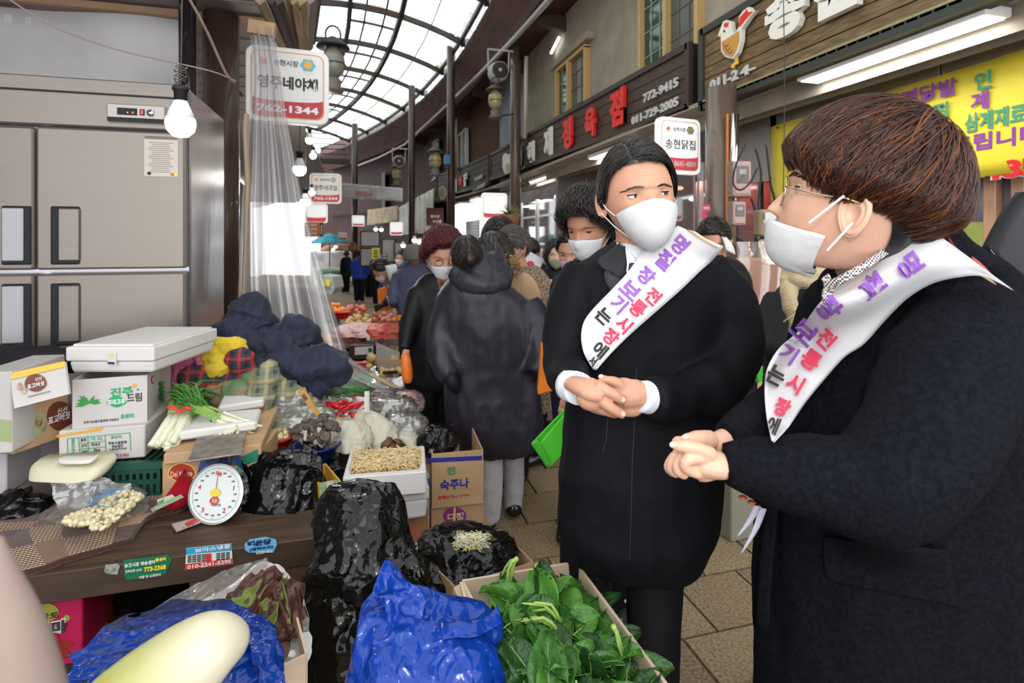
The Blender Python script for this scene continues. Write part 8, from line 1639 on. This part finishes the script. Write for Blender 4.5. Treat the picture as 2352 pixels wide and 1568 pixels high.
def plaid(name,c0,c1,c2,s):
    m_=bpy.data.materials.new(name); m_.use_nodes=True; N=m_.node_tree.nodes; L=m_.node_tree.links; b=N['Principled BSDF']; b.inputs['Roughness'].default_value=.9; tc=N.new('ShaderNodeTexCoord'); cur=None
    for k,(dr,cc,sc_,th) in enumerate((('X',c1,s,.45),('Z',c1,s,.45),('X',c2,s*.5,.86),('Z',c2,s*.5,.86))):
        w_=N.new('ShaderNodeTexWave'); w_.bands_direction=dr; w_.inputs['Scale'].default_value=sc_; w_.inputs['Distortion'].default_value=.6; L.new(tc.outputs['Object'],w_.inputs[0]); g=N.new('ShaderNodeMath'); g.operation='GREATER_THAN'; g.inputs[1].default_value=th; L.new(w_.outputs[1],g.inputs[0])
        g2=N.new('ShaderNodeMath'); g2.operation='MULTIPLY'; g2.inputs[1].default_value=.6; L.new(g.outputs[0],g2.inputs[0]); mx=N.new('ShaderNodeMix'); mx.data_type='RGBA'; L.new(g2.outputs[0],mx.inputs[0]); mx.inputs[7].default_value=(*cc,1)
        if cur is None: mx.inputs[6].default_value=(*c0,1)
        else: L.new(cur,mx.inputs[6])
        cur=mx.outputs[2]
    L.new(cur,b.inputs[0]); return m_
pile('plaid_shirt','dark red and white checked shirt tangled under the yellow cloth',[(552,830,30,30,2.70,-.4),(450,868,34,28,2.66),(520,880,50,24,2.68),(570,845,26,18,2.72,-.5),(475,890,30,20,2.66)],plaid('plaid_dark',(.02,.02,.03),(.05,.05,.08),(.55,.05,.04),11),.012,10,.008,11)
pile('fleece_blanket','green and pink blurred fleece blanket at the bottom of the pile',[(545,905,50,30,2.58),(590,880,40,26,2.68),(500,915,40,26,2.56),(560,930,50,16,2.54)],mat('fleece_green',(.14,.22,.11),.95,col2=(.42,.20,.14),vs=9,bump=.5,bs=140,det=1),.010,9,.009,14)
pile('plaid_shirt','green and cream checked flannel shirt beside the fleece blanket',[(610,880,26,44,2.60,-.3),(600,915,30,34,2.56,-.2),(660,905,40,24,2.64,-.4),(700,918,30,14,2.66,-.5),(640,890,34,24,2.66)],plaid('plaid_green',(.05,.08,.07),(.22,.22,.14),(.45,.38,.22),9),.014,13,.008,17)
# ================================================================ bags of vegetables
def veg(name,label,build,m_,cat,group=None,kind=None): m=MB(); build(m); return m.build(name,m_,smooth=True,label=label,cat=cat,group=group,kind=kind)
on=proto_mesh('onion',lambda m:m.lathe([(.001,-.036),(.02,-.032),(.036,-.015),(.040,0),(.034,.018),(.016,.033),(.006,.042),(.003,.05)],(0,0,0),18),mat('onion_skin',(.66,.28,.13),.35,var=.15,vs=20,stretch=(6,6,1)),label='orange-brown onion in the clear bag beside the wooden price stick',cat='onion')
for i,(x,y,l) in enumerate(((630,912,None),(662,910,'second onion nearer the cabbage in the clear bag'))):
    o=on if i==0 else on.copy()
    if i: COL.objects.link(o); o['label']=l
    o.location=P(x,y,2.64-.01*i); o.rotation_euler=(.4,.3*i,0)
veg('cabbage','pale green cabbage behind the wooden price stick',lambda m:m.sph(P(686,915,2.72),(.05,.05,.05),18,12,amp=.12,ns=12),mat('cabbage_green',(.42,.5,.25),.5,var=.2,vs=9),'cabbage')
def bunch(n,cf,L_,r,dirv,sp=.35,flat=1.,seed=0,nn=6):
    RS=random.Random(seed)
    def f(m):
        for i in range(n):
            c=cf(RS); dv=(Vector(dirv)+Vector((RS.uniform(-sp,sp),RS.uniform(-sp,sp),RS.uniform(-sp,sp)*.5))).normalized()*L_*RS.uniform(.6,1.1); b=UP*RS.uniform(0,.2)*L_
            m.tube([c-dv/2,c+b*.5,c+dv/2],[r*.5,r,r*.4],nn,flat=flat)
    return f
G1=mat('greens_a',(.10,.26,.05),.5,col2=(.35,.45,.2),vs=14)
veg('green_vegetables','bundle of pale greens inside the clear crinkled bag',bunch(70,lambda r:P(680+r.uniform(-62,62),955+r.uniform(-16,16)+0,2.60+r.uniform(-.04,.04)),.14,.006,RIGHT*1+FWD*.2,.4,.5,1),G1,'greens',kind='stuff')
veg('green_vegetables','dark green herbs behind the red chilli bags',bunch(80,lambda r:P(745+r.uniform(-40,60),905+r.uniform(-14,14),2.95+r.uniform(-.05,.05)),.10,.005,RIGHT+FWD*.5,.8,.4,2),mat('greens_b',(.03,.12,.03),.5,col2=(.12,.24,.08),vs=14),'greens',kind='stuff')
bag('clear_bag','clear plastic bag of onions and mixed greens',[(650,935,44,2.62,.6),(652,915,54,2.63,.6),(650,895,34,2.64,.5)],F_clear,.010,16,30,50,3)
bag('clear_bag','clear crinkled plastic bag holding pale greens',[(688,988,66,2.58,.5),(688,970,78,2.58,.5),(685,948,76,2.58,.5),(680,930,50,2.6,.4)],F_clear,.012,16,36,60,4)
bag('clear_bag','long thin clear bag of spring greens nearest the bowls',[(650,985,44,2.52,.5),(654,974,56,2.52,.5),(664,962,46,2.53,.5)],F_clear,.008,18,24,50,6)
veg('spring_greens','pale spring greens laid in the long thin bag',bunch(40,lambda r:P(655+r.uniform(-45,50),974+r.uniform(-8,8),2.52+r.uniform(-.02,.02)),.13,.005,RIGHT,.25,.5,4),G1,'greens',kind='stuff')
ch=proto_mesh('red_chilli',lambda m:m.tube([(0,-.038,0),(.003,-.02,.002),(.003,.005,.003),(0,.03,0),(-.004,.045,-.003)],[.004,.0085,.0085,.005,.001],8),mat('chilli_red',(.55,.012,.015),.22,coat=.5),label='shiny red chilli inside the clear bags in the middle of the stall',cat='chilli',group='red chillies in clear bags')
scatter(ch,95,lambda i:(P((752,785,812)[i%3]+random.uniform(-26,22),945-(i%3)*4+random.uniform(-16,20),2.74+random.uniform(-.04,.05)),(random.uniform(-.5,.5),random.uniform(-.5,.5),random.uniform(0,6)),random.uniform(.9,1.3)))
for i,(x,l) in enumerate(((752,'clear bag of red chillies beside the wooden price stick'),(788,'clear bag of red chillies in the middle'),(820,'clear bag of red chillies next to the white upright stick'))): bag('clear_bag',l,[(x,968,24,2.74,.7),(x,948,32,2.74,.7),(x+4,928,28,2.76,.7),(x+8,914,12,2.78,.7)],F_clear,.008,18,30,40,20+i)
M_wb=mat('white_bag_film',(.66,.62,.50),.35,crumple=.3,cs=22,translu=.2,sss=.05)
for rows,l,sd in (([(800,1026,46,2.46,.7),(802,1005,54,2.48,.7),(800,980,46,2.50,.7),(800,966,22,2.52,.7)],'white knotted bag of shredded vegetable just behind the sprout box',31),([(862,1018,44,2.56,.7),(862,995,50,2.58,.7),(852,965,36,2.60,.7),(842,950,16,2.62,.6),(842,944,7,2.62,.6)],'taller white knotted bag with a twisted top',32),([(785,985,34,2.64,.7),(780,970,36,2.66,.7),(778,958,20,2.68,.7)],'flat white bag behind the knotted one',33),([(938,1028,22,2.58,.7),(938,1010,26,2.60,.7),(938,994,14,2.6,.7)],'small round white bag right of the shiitake mushrooms',34)):
    bag('white_bag',l,rows,M_wb,.010,12,40,60,sd)
MB().tube([P(843,946,2.58),P(843,898,2.60)],.0115,4).build('price_stick',mat('stick_white',(.75,.74,.70),.6),label='white upright stick standing in the white bag',cat='stick')
t=thing('price_stick','wooden price stick with handwriting stuck among the bags','stick',P(712,930,2.5)); q=[P(683,900,2.56),P(700,895,2.56),P(742,962,2.50),P(736,968,2.50)]
MB().prism(q,FWD*.006).build('board',mat('price_wood',(.5,.26,.08),.7,var=.1,vs=20),t); pp=Pq(q[0]-FWD*.001,q[3]-FWD*.001,q[1]-FWD*.001); ptext(t,pp,'3000',700,912,9,16,M_ink,.02)
M_eg=mat('dark_veg',(.045,.02,.035),.4,col2=(.16,.13,.09),vs=30)
for rows,l,sd in (([(880,930,36,2.95,.7),(890,912,40,3.0,.7),(895,898,30,3.02,.7)],'bag of purple-brown vegetables behind the white stick',41),([(905,955,46,2.82,.7),(905,935,54,2.85,.7),(900,915,40,2.88,.7)],'large bag of dark greens in the middle of the brown bags',42),([(930,990,40,2.68,.7),(932,970,46,2.70,.7),(925,950,36,2.72,.7)],'nearest bag of dark greens beside the black bag',43),([(945,940,24,2.90,.7),(948,918,28,2.94,.7),(935,900,22,3.0,.7)],'bag of purple sweet potato stems at the outer edge',44)):
    V_=[( r[0],r[1],r[2]*.86,r[3],r[4]) for r in rows]; t,o=bag('veg_bag',l,V_,M_eg if sd!=44 else mat('stem_purple',(.22,.05,.09),.45,col2=(.42,.3,.25),vs=30),.016,18,36,50,sd,part='vegetables'); bag(None,None,rows,F_clear,.010,16,36,50,sd+5,parent=t,part='bag_film')
MB().box((.13,2.78,.25),(.36,.56,.5)).build('crate_below',M_card,label='tall carton under the dark vegetable bags at the stall corner',cat='box')
MB().box((.14,2.47,.24),(.30,.05,.48)).build('carton',M_cardw,label='white carton edge behind the sprout box',cat='box')
# green film lined box
t=thing('lined_box','pale box with a green plastic liner full of carrots','box',P(800,895,3.2)); q=[Pz(752,912,.60),Pz(838,912,.60),Pz(850,868,.60),Pz(770,872,.60)]
for i in range(4):
    a,b=q[i],q[(i+1)%4]; m=MB(); m.prism([Vector((a.x,a.y,.50)),Vector((b.x,b.y,.50)),b,a],FWD*.006); m.build('box_wall',M_cardin,t)
m=MB(); ring=[q[0].lerp(q[1],.5)]; c=(q[0]+q[1]+q[2]+q[3])/4; m.tube([c+Vector(((q[1]-q[0]).length*.55*math.cos(a),.16*math.sin(a),.015+.02*math.sin(3*a))) for a in np.linspace(0,2*PI,26)],.016,8); m.build('green_liner',mat('liner_green',(.08,.55,.12),.35,crumple=.4,cs=30),t,smooth=True)
MB().prism([Vector((p.x,p.y,.53)) for p in q],UP*.01).build('inner_paper',mat('inner_grey',(.45,.5,.36),.6),t)
cr_=proto_mesh('carrot',lambda m:m.tube([(0,-.07,0),(0,-.04,0),(0,.03,0),(0,.08,0)],[.010,.02,.016,.004],12),mat('carrot_orange'),label='orange carrot end showing in the green-lined box',cat='carrot',group='carrots in the green-lined box')
scatter(cr_,5,lambda i:(Vector((q[0].x+.04+.04*i,q[0].y+.09,.56)),(0,0,1.4+.2*i),1))
# ================================================================ fruit further along
ap=proto_mesh('apple',lambda m:m.lathe([(.004,-.030),(.020,-.034),(.036,-.018),(.040,.004),(.034,.024),(.018,.033),(.006,.028),(.001,.022)],(0,0,0),16),mat('apple_red',(.50,.06,.05),.3,col2=(.62,.22,.12),vs=20),label='red and yellow apple in the pile by the gloved hand',cat='apple',group='apples on the fruit stall')
def heap(px0,px1,py0,py1,z0,r,k=0.):
    return lambda i:(lambda x,y:(Pz(x,y,z0+ (.05 if i%3==0 else 0)),(random.uniform(-.6,.6),random.uniform(-.6,.6),i),r*random.uniform(.9,1.15)))(random.uniform(px0,px1),random.uniform(py0,py1))
scatter(ap,24,heap(858,910,722,744,.55,1.0))
a2=ap.copy(); a2.name='apple'; COL.objects.link(a2); a2['group']='dusky apples in the round heap'
scatter(a2,16,heap(798,836,704,722,.56,1.05),label='dusky pink apple in the round heap at the far end')
a3=ap.copy(); COL.objects.link(a3); a3['group']='apples in white slanted boxes'
scatter(a3,7,heap(788,846,758,782,.50,.95),label='apple inside the white slanted cardboard box')
pe=proto_mesh('pear',lambda m:m.sph((0,0,0),(.045,.045,.042),16,10),mat('pear_yellow',(.68,.46,.18),.5,var=.12,vs=30),label='round yellow pear in the heap with foam nets',cat='pear',group='yellow pears in the far heap')
scatter(pe,20,heap(795,850,724,744,.52,.85))
p2=pe.copy(); COL.objects.link(p2); p2['group']='pears in the near boxes'
pos=[(853,822),(905,826),(838,836),(848,842),(880,793),(868,790),(900,800),(912,803)]
scatter(p2,len(pos),lambda i:(Pz(pos[i][0],pos[i][1],.47+(.06 if i==0 else 0)),(0,0,i),(.95 if i<2 else .7)),label='brown-yellow pear in the nearer fruit boxes')
og=proto_mesh('orange',lambda m:m.sph((0,0,0),(.032,.032,.030),14,9),mat('orange_peel',(.85,.30,.02),.4,bump=.2,bs=200),label='small bright orange in the red bowls at the far end',cat='orange',group='oranges in the far bowls')
scatter(og,22,heap(762,790,698,716,.58,1.))
pr=og.copy(); COL.objects.link(pr); pr['group']='persimmons behind the curtain'
scatter(pr,42,lambda i:(Pz(698+12*(i%6)+random.uniform(-2,2),776+20*(i//12)+7*((i//6)%2),.47+.0*i),(0,0,i),1.15),label='persimmon in the orange trays behind the clear curtain')
for k in range(4): 
    a=Pz(690,782+22*k,.43); MB().box((a.x+.17,a.y,.44),(.42,.22,.045)).build('fruit_tray',mat('tray_orange',(.62,.16,.05),.5),label='%s orange fruit tray behind the clear curtain'%('farthest','second farthest','second nearest','nearest')[k],cat='tray')
bowl('red_bowl','small red bowl of oranges at the far end of the stall',786,716,6.6,.10,.08,mat('bowl_red'))
nt=mat('net_pink',(.72,.32,.34),.6,col2=(.75,.6,.55),vs=12,crumple=.3,cs=30); nr=mat('net_red',(.60,.04,.09),.5,col2=(.75,.2,.05),vs=12,crumple=.4,cs=30)
bag('net_bag','pale pink netted bag of fruit on the kraft boxes',[(822,770,38,5.3,.6),(822,756,46,5.4,.6),(825,744,30,5.5,.6)],nt,.03,8,24,40,51); bag('net_bag','bright red netted bag of fruit beside the pale pink one',[(890,774,34,5.2,.6),(890,756,38,5.3,.6),(890,744,28,5.4,.6)],nr,.03,8,24,40,52)
def obox(label,pts,z0,m_,name='fruit_box',hl=.0):
    t=thing(name,label,'box',Pz(*pts[0][:2],z0)); 
    for i in range(4):
        (x0,y0,h0),(x1,y1,h1)=pts[i],pts[(i+1)%4]; a=Pz(x0,y0,z0); b=Pz(x1,y1,z0); MB().prism([a,b,b+UP*h1,a+UP*h0],FWD*.008).build('box_wall',m_,t)
    MB().prism([Pz(x,y,z0) for x,y,_ in pts],UP*.008).build('box_floor',m_,t); return t
obox('white slanted cardboard fruit box holding apples',[(786,800,.14),(858,800,.07),(845,770,.07),(786,770,.16)],.43,M_cardw); obox('second white slanted box holding pears, nearer the carrot',[(864,828,.16),(918,830,.08),(918,800,.08),(862,800,.16)],.43,M_cardw)
obox('kraft box with pink netted fruit',[(850,790,.12),(924,788,.12),(920,765,.12),(852,768,.12)],.43,M_card)
t=thing('fruit_carton','dark carton with a white label under the white slanted box','box',Pz(835,822,.43)); a=Pz(802,824,.43); b=Pz(861,824,.43); MB().prism([a,b,b+UP*.12,a+UP*.12],FWD*.1).build('box_body',mat('carton_dark',(.05,.03,.025),.6),t); pq=Pl(a,b); ppoly(t,pq,[(815,797),(857,795),(857,813),(815,815)],MWh); ppoly(t,pq,[(846,799),(855,799),(855,808),(846,808)],MG,off=.004)
t=thing('fruit_carton','red carton corner with a white flap below the dark carton','box',Pz(820,845,.43)); a=Pz(812,850,.43); b=Pz(846,850,.43); MB().prism([a,b,b+UP*.06,a+UP*.06],FWD*.06).build('box_body',MRd,t)
t=thing('lined_basket','plastic-lined basket of small potatoes with a black handle','basket',Pz(890,890,.45)); q=[Pz(858,888,.44),Pz(945,890,.44),Pz(935,845,.44),Pz(862,845,.44)]
for i in range(4): a,b=q[i],q[(i+1)%4]; MB().prism([a,b,b+UP*.07,a+UP*.07],FWD*.008).build('basket_wall',M_cardin,t)
MB().box(P(896,855,3.75),(.10,.02,.022)).build('handle',M_black,t,bevel=.004); MB().box(P(863,843,4.0),(.02,.02,.05)).build('handle_clip',M_black,t)
strips(t,'plastic_liner',F_clear2,[(848,850,3.9),(850,880,3.7),(890,895,3.6),(950,880,3.65)],[(862,835,4.0),(868,860,3.8),(900,870,3.7),(960,850,3.8)],24,12,.02,4)
po=pe.copy(); COL.objects.link(po); po.name='potato'; po['category']='potato'; po['group']='potatoes in the lined basket'
scatter(po,14,heap(870,925,848,868,.47,.5),label='small brown potato in the plastic-lined basket')
MB().box((.16,3.42,.36),(.32,.28,.13)).build('produce_box',mat('kraft_orange',(.5,.2,.06),.7),label='orange-brown carton under the plastic-lined basket',cat='box')
# cart with yellow note at the far left and blue crates
t=thing('tarped_cart','grey tarpaulin-covered cart with a yellow note','cart',P(752,700,9)); m=MB(); m.prism([P(x,y,9.2) for x,y in ((735,632),(764,636),(769,662),(762,676),(735,676))],FWD*.5); m.build('tarp',mat('tarp_grey',(.42,.45,.45),.6),t); m=MB(); m.prism([P(x,y,9.15) for x,y in ((742,641),(759,643),(757,658),(740,656))],FWD*.01); m.build('yellow_note',mat('note_yellow',(.85,.8,.08),.6),t); MB().box((P(752,676,9.5).x,P(752,676,9.5).y,.1),(.4,.4,.5)).build('cart_base',M_dark,t)
# ================================================================ right side details behind the two men
def meter(label,px,py,d,wp,hp,m_,sc_=1):
    p=P(px,py,d); W_=wp*d/FPX; H_=hp*d/FPX; t=thing('electric_meter',label,'meter',p,'electric meters on the wall'); MB().box(p+FWD*.06,(W_*1.1,.10,H_*1.05),rz=-.2).build('case',mat('meter_case',(.22,.16,.13),.5),t,bevel=.01)
    MB().box(p,(W_,.03,H_),rz=-.2).build('cover',m_,t,bevel=.012); MB().box(p-FWD*.017+UP*H_*.12,(W_*.7,.006,H_*.5),rz=-.2).build('window',mat('meter_glass',(.16,.14,.14),.15),t,bevel=.003); MB().box(p-FWD*.02+UP*H_*.2,(W_*.4,.004,H_*.14),rz=-.2).build('display',mat('meter_lcd',(.4,.38,.34),.3),t); MB().box(p-FWD*.018-UP*H_*.35,(W_*.8,.01,H_*.16),rz=-.2).build('terminal_cover',m_,t,bevel=.004)
MP=mat('meter_pink',(.52,.34,.31),.4)
meter('large upper electric meter with a dark window',1704,411,4.6,42,80,MP); meter('lower electric meter with a pale display',1698,490,4.6,30,54,MP)
p=P(1765,512,4.6); t=thing('fuse_box','beige plastic box with white paper labels','box',p); MB().box(p,(.20,.14,.22),rz=-.3).build('case',mat('fuse_beige',(.30,.22,.12),.5),t,bevel=.015); MB().box(p-FWD*.10+RIGHT*-.03+UP*.04,(.09,.005,.09),rz=-.26).build('paper_label',MWh,t); MB().box(p-FWD*.10-UP*.06,(.08,.005,.04),rz=-.26).build('paper_label',MWh,t)
w_=mat('cable_black',(.015,.012,.012),.5)
cord('cable','black cable looping around the upper meter',[P(1712,330,4.5),P(1690,380,4.45),P(1684,420,4.4),P(1700,436,4.4),P(1722,420,4.45),P(1740,385,4.5)],.008,w_,'cable')
for i,pts in enumerate((((1735,340),(1748,400),(1742,470),(1752,560)),((1760,330),(1770,420),(1780,470),(1772,560)),((1725,455),(1738,500),(1735,560),(1742,620)),((1690,545),(1720,560),(1750,550),(1800,565)))):
    cord('cable',['dark cable hanging left of the yellow banner','dark cable behind the yellow banner corner','cable dropping from the lower meter','cable running along the wall under the meters'][i],[P(x,y,4.85) for x,y in pts],.01,w_,'cable')
MB().box((4.95,4.3,1.75),(.12,1.0,1.6)).build('cable_recess',mat('recess_dark',(.05,.022,.015),.8,var=.3,vs=5),label='dark brown wall recess full of cables and meters',cat='panel')
t=thing('stall_counter','wooden counter wrapped in clear orange-tinted plastic behind the scarf','counter',(3.6,4.0,0)); a=Pv(1700,700,0) if False else P(1775,900,3.9)
c=P(1772,640,4.0); MB().box((c.x,c.y+.1,.66),(.55,.3,1.44),rz=-.2).build('counter_panel',mat('counter_wood',(.40,.16,.075),.5,var=.12,vs=3,stretch=(5,5,.5)),t,bevel=.01)
G=[[P(1690+160*s+4*math.sin(9*v),555+330*v,3.72+.02*math.sin(12*s)) for s in np.linspace(0,1,20)] for v in np.linspace(0,1,16)]; m=MB(); m.grid(G); m.build('plastic_cover',film('film_warm',(1,.90,.84),.16,.3,.12,.5,8),t,smooth=True)
pb2=P(1798,562,2.9); bulb('hanging_bulb','warm bulb glowing beside the brown-haired man\'s mask',pb2,.032,M_lampwarm,(pb2.x,pb2.y,3.05),power=5)
t=thing('plastic_container','clear plastic tub standing under the warm bulb','tub',P(1772,600,3.0)); m=MB(); pxloft(m,[(1775,607,22,3.0,.8),(1775,600,25,3.0,.8),(1775,570,26,3.0,.8),(1775,550,27,3.0,.8)],8,24,sq=.6); m.build('tub_body',film('film_clear'),t,smooth=True)
t=thing('wooden_box','pale wooden board box standing behind the two men','box',P(1760,800,3.6))
c=P(1745,790,3.8); MB().box((c.x,c.y,.42),(.34,.3,.84),rz=-.1).build('box_body',mat('board_yellow',(.62,.40,.16),.6),t,bevel=.006); pl=Pl((c.x-.17,c.y-.16,0),(c.x+.17,c.y-.19,0)); ptext(t,pl,'국산',1742,737,8,18,M_ink,.01)
c=P(1690,930,2.95); MB().box((c.x,c.y,.26),(.34,.3,.52),rz=.1).build('crate',mat('crate_greyolive',(.26,.25,.18),.7),label='grey-green carton standing on the floor between the two men',cat='box',bevel=.006)
c=P(1752,860,2.6); m=MB(); m.prism([P(x,y,2.6) for x,y in ((1736,848),(1756,840),(1758,872),(1742,880))],FWD*.05); m.build('green_bag',mat('bag_green0'),label='small patch of green bag between the men',cat='bag')
bag('handbag','black leather handbag hanging at the scarfed person\'s side',[(1765,838,26,1.9,.5),(1765,815,30,1.9,.5),(1765,785,28,1.9,.5),(1768,775,18,1.9,.5)],mat('leather_black',(.01,.01,.01),.3),.006,9,24,40,61)
p=Pz(1690,1140,.02); MB().box((p.x,p.y,.012),(.30,.5,.02),rz=.5).build('floor_board',mat('ply_board',(.30,.24,.13),.7),label='thin plywood board lying on the tiles between the men',cat='board')
t=thing('price_tag','pink cardboard tag with white writing and an arrow','tag',P(1612,480,5.4)); q=P(1622,478,5.4); MB().box(q,(.085,.004,.075)).build('card',mat('tag_pink',(.75,.05,.22),.6),t); m=MB(); text(m,'판매기',q-Vector((0,.004,0)),(1,0,0),UP,.03,height=.03,width=.07,bold=.02); m.build('lettering',M_white,t); plate(MB(),P(1616,500,5.4),(1,0,0),UP,[(0,-.05),(.05,.03),(.02,.02),(.02,.05),(-.02,.05),(-.02,.0)],.003).build('arrow',mat('tag_pink'),t)
# glass counter of the butcher seen over the shoulder
t=thing('display_case','lit glass display case in the red shop behind the sashed man','display case',(4.7,6.6,0)); c=P(1585,560,7.2); MB().box((c.x,c.y,.5),(.9,.7,1.0),rz=0).build('base',M_steel,t,bevel=.01); MB().box((c.x,c.y,1.2),(.9,.7,.4)).build('glass',M_glass,t); MB().box((c.x,c.y-.1,1.42),(.92,.6,.05)).build('top',M_steel,t); MB().box((c.x,c.y-.3,1.38),(.8,.04,.03)).build('lamp',M_lampw,t)
for i,(px,py) in enumerate(((1585,540),(1575,520))): MB().sph(P(px,548,5.9)+Vector((.05*i,0,.02)),(.06,.05,.04),12,8,amp=.2).build('meat',mat('meat_red',(.45,.08,.06),.4),label='pink lump of meat %s in the lit display case'%('nearer the mask' if i else 'nearer the column'),cat='meat')
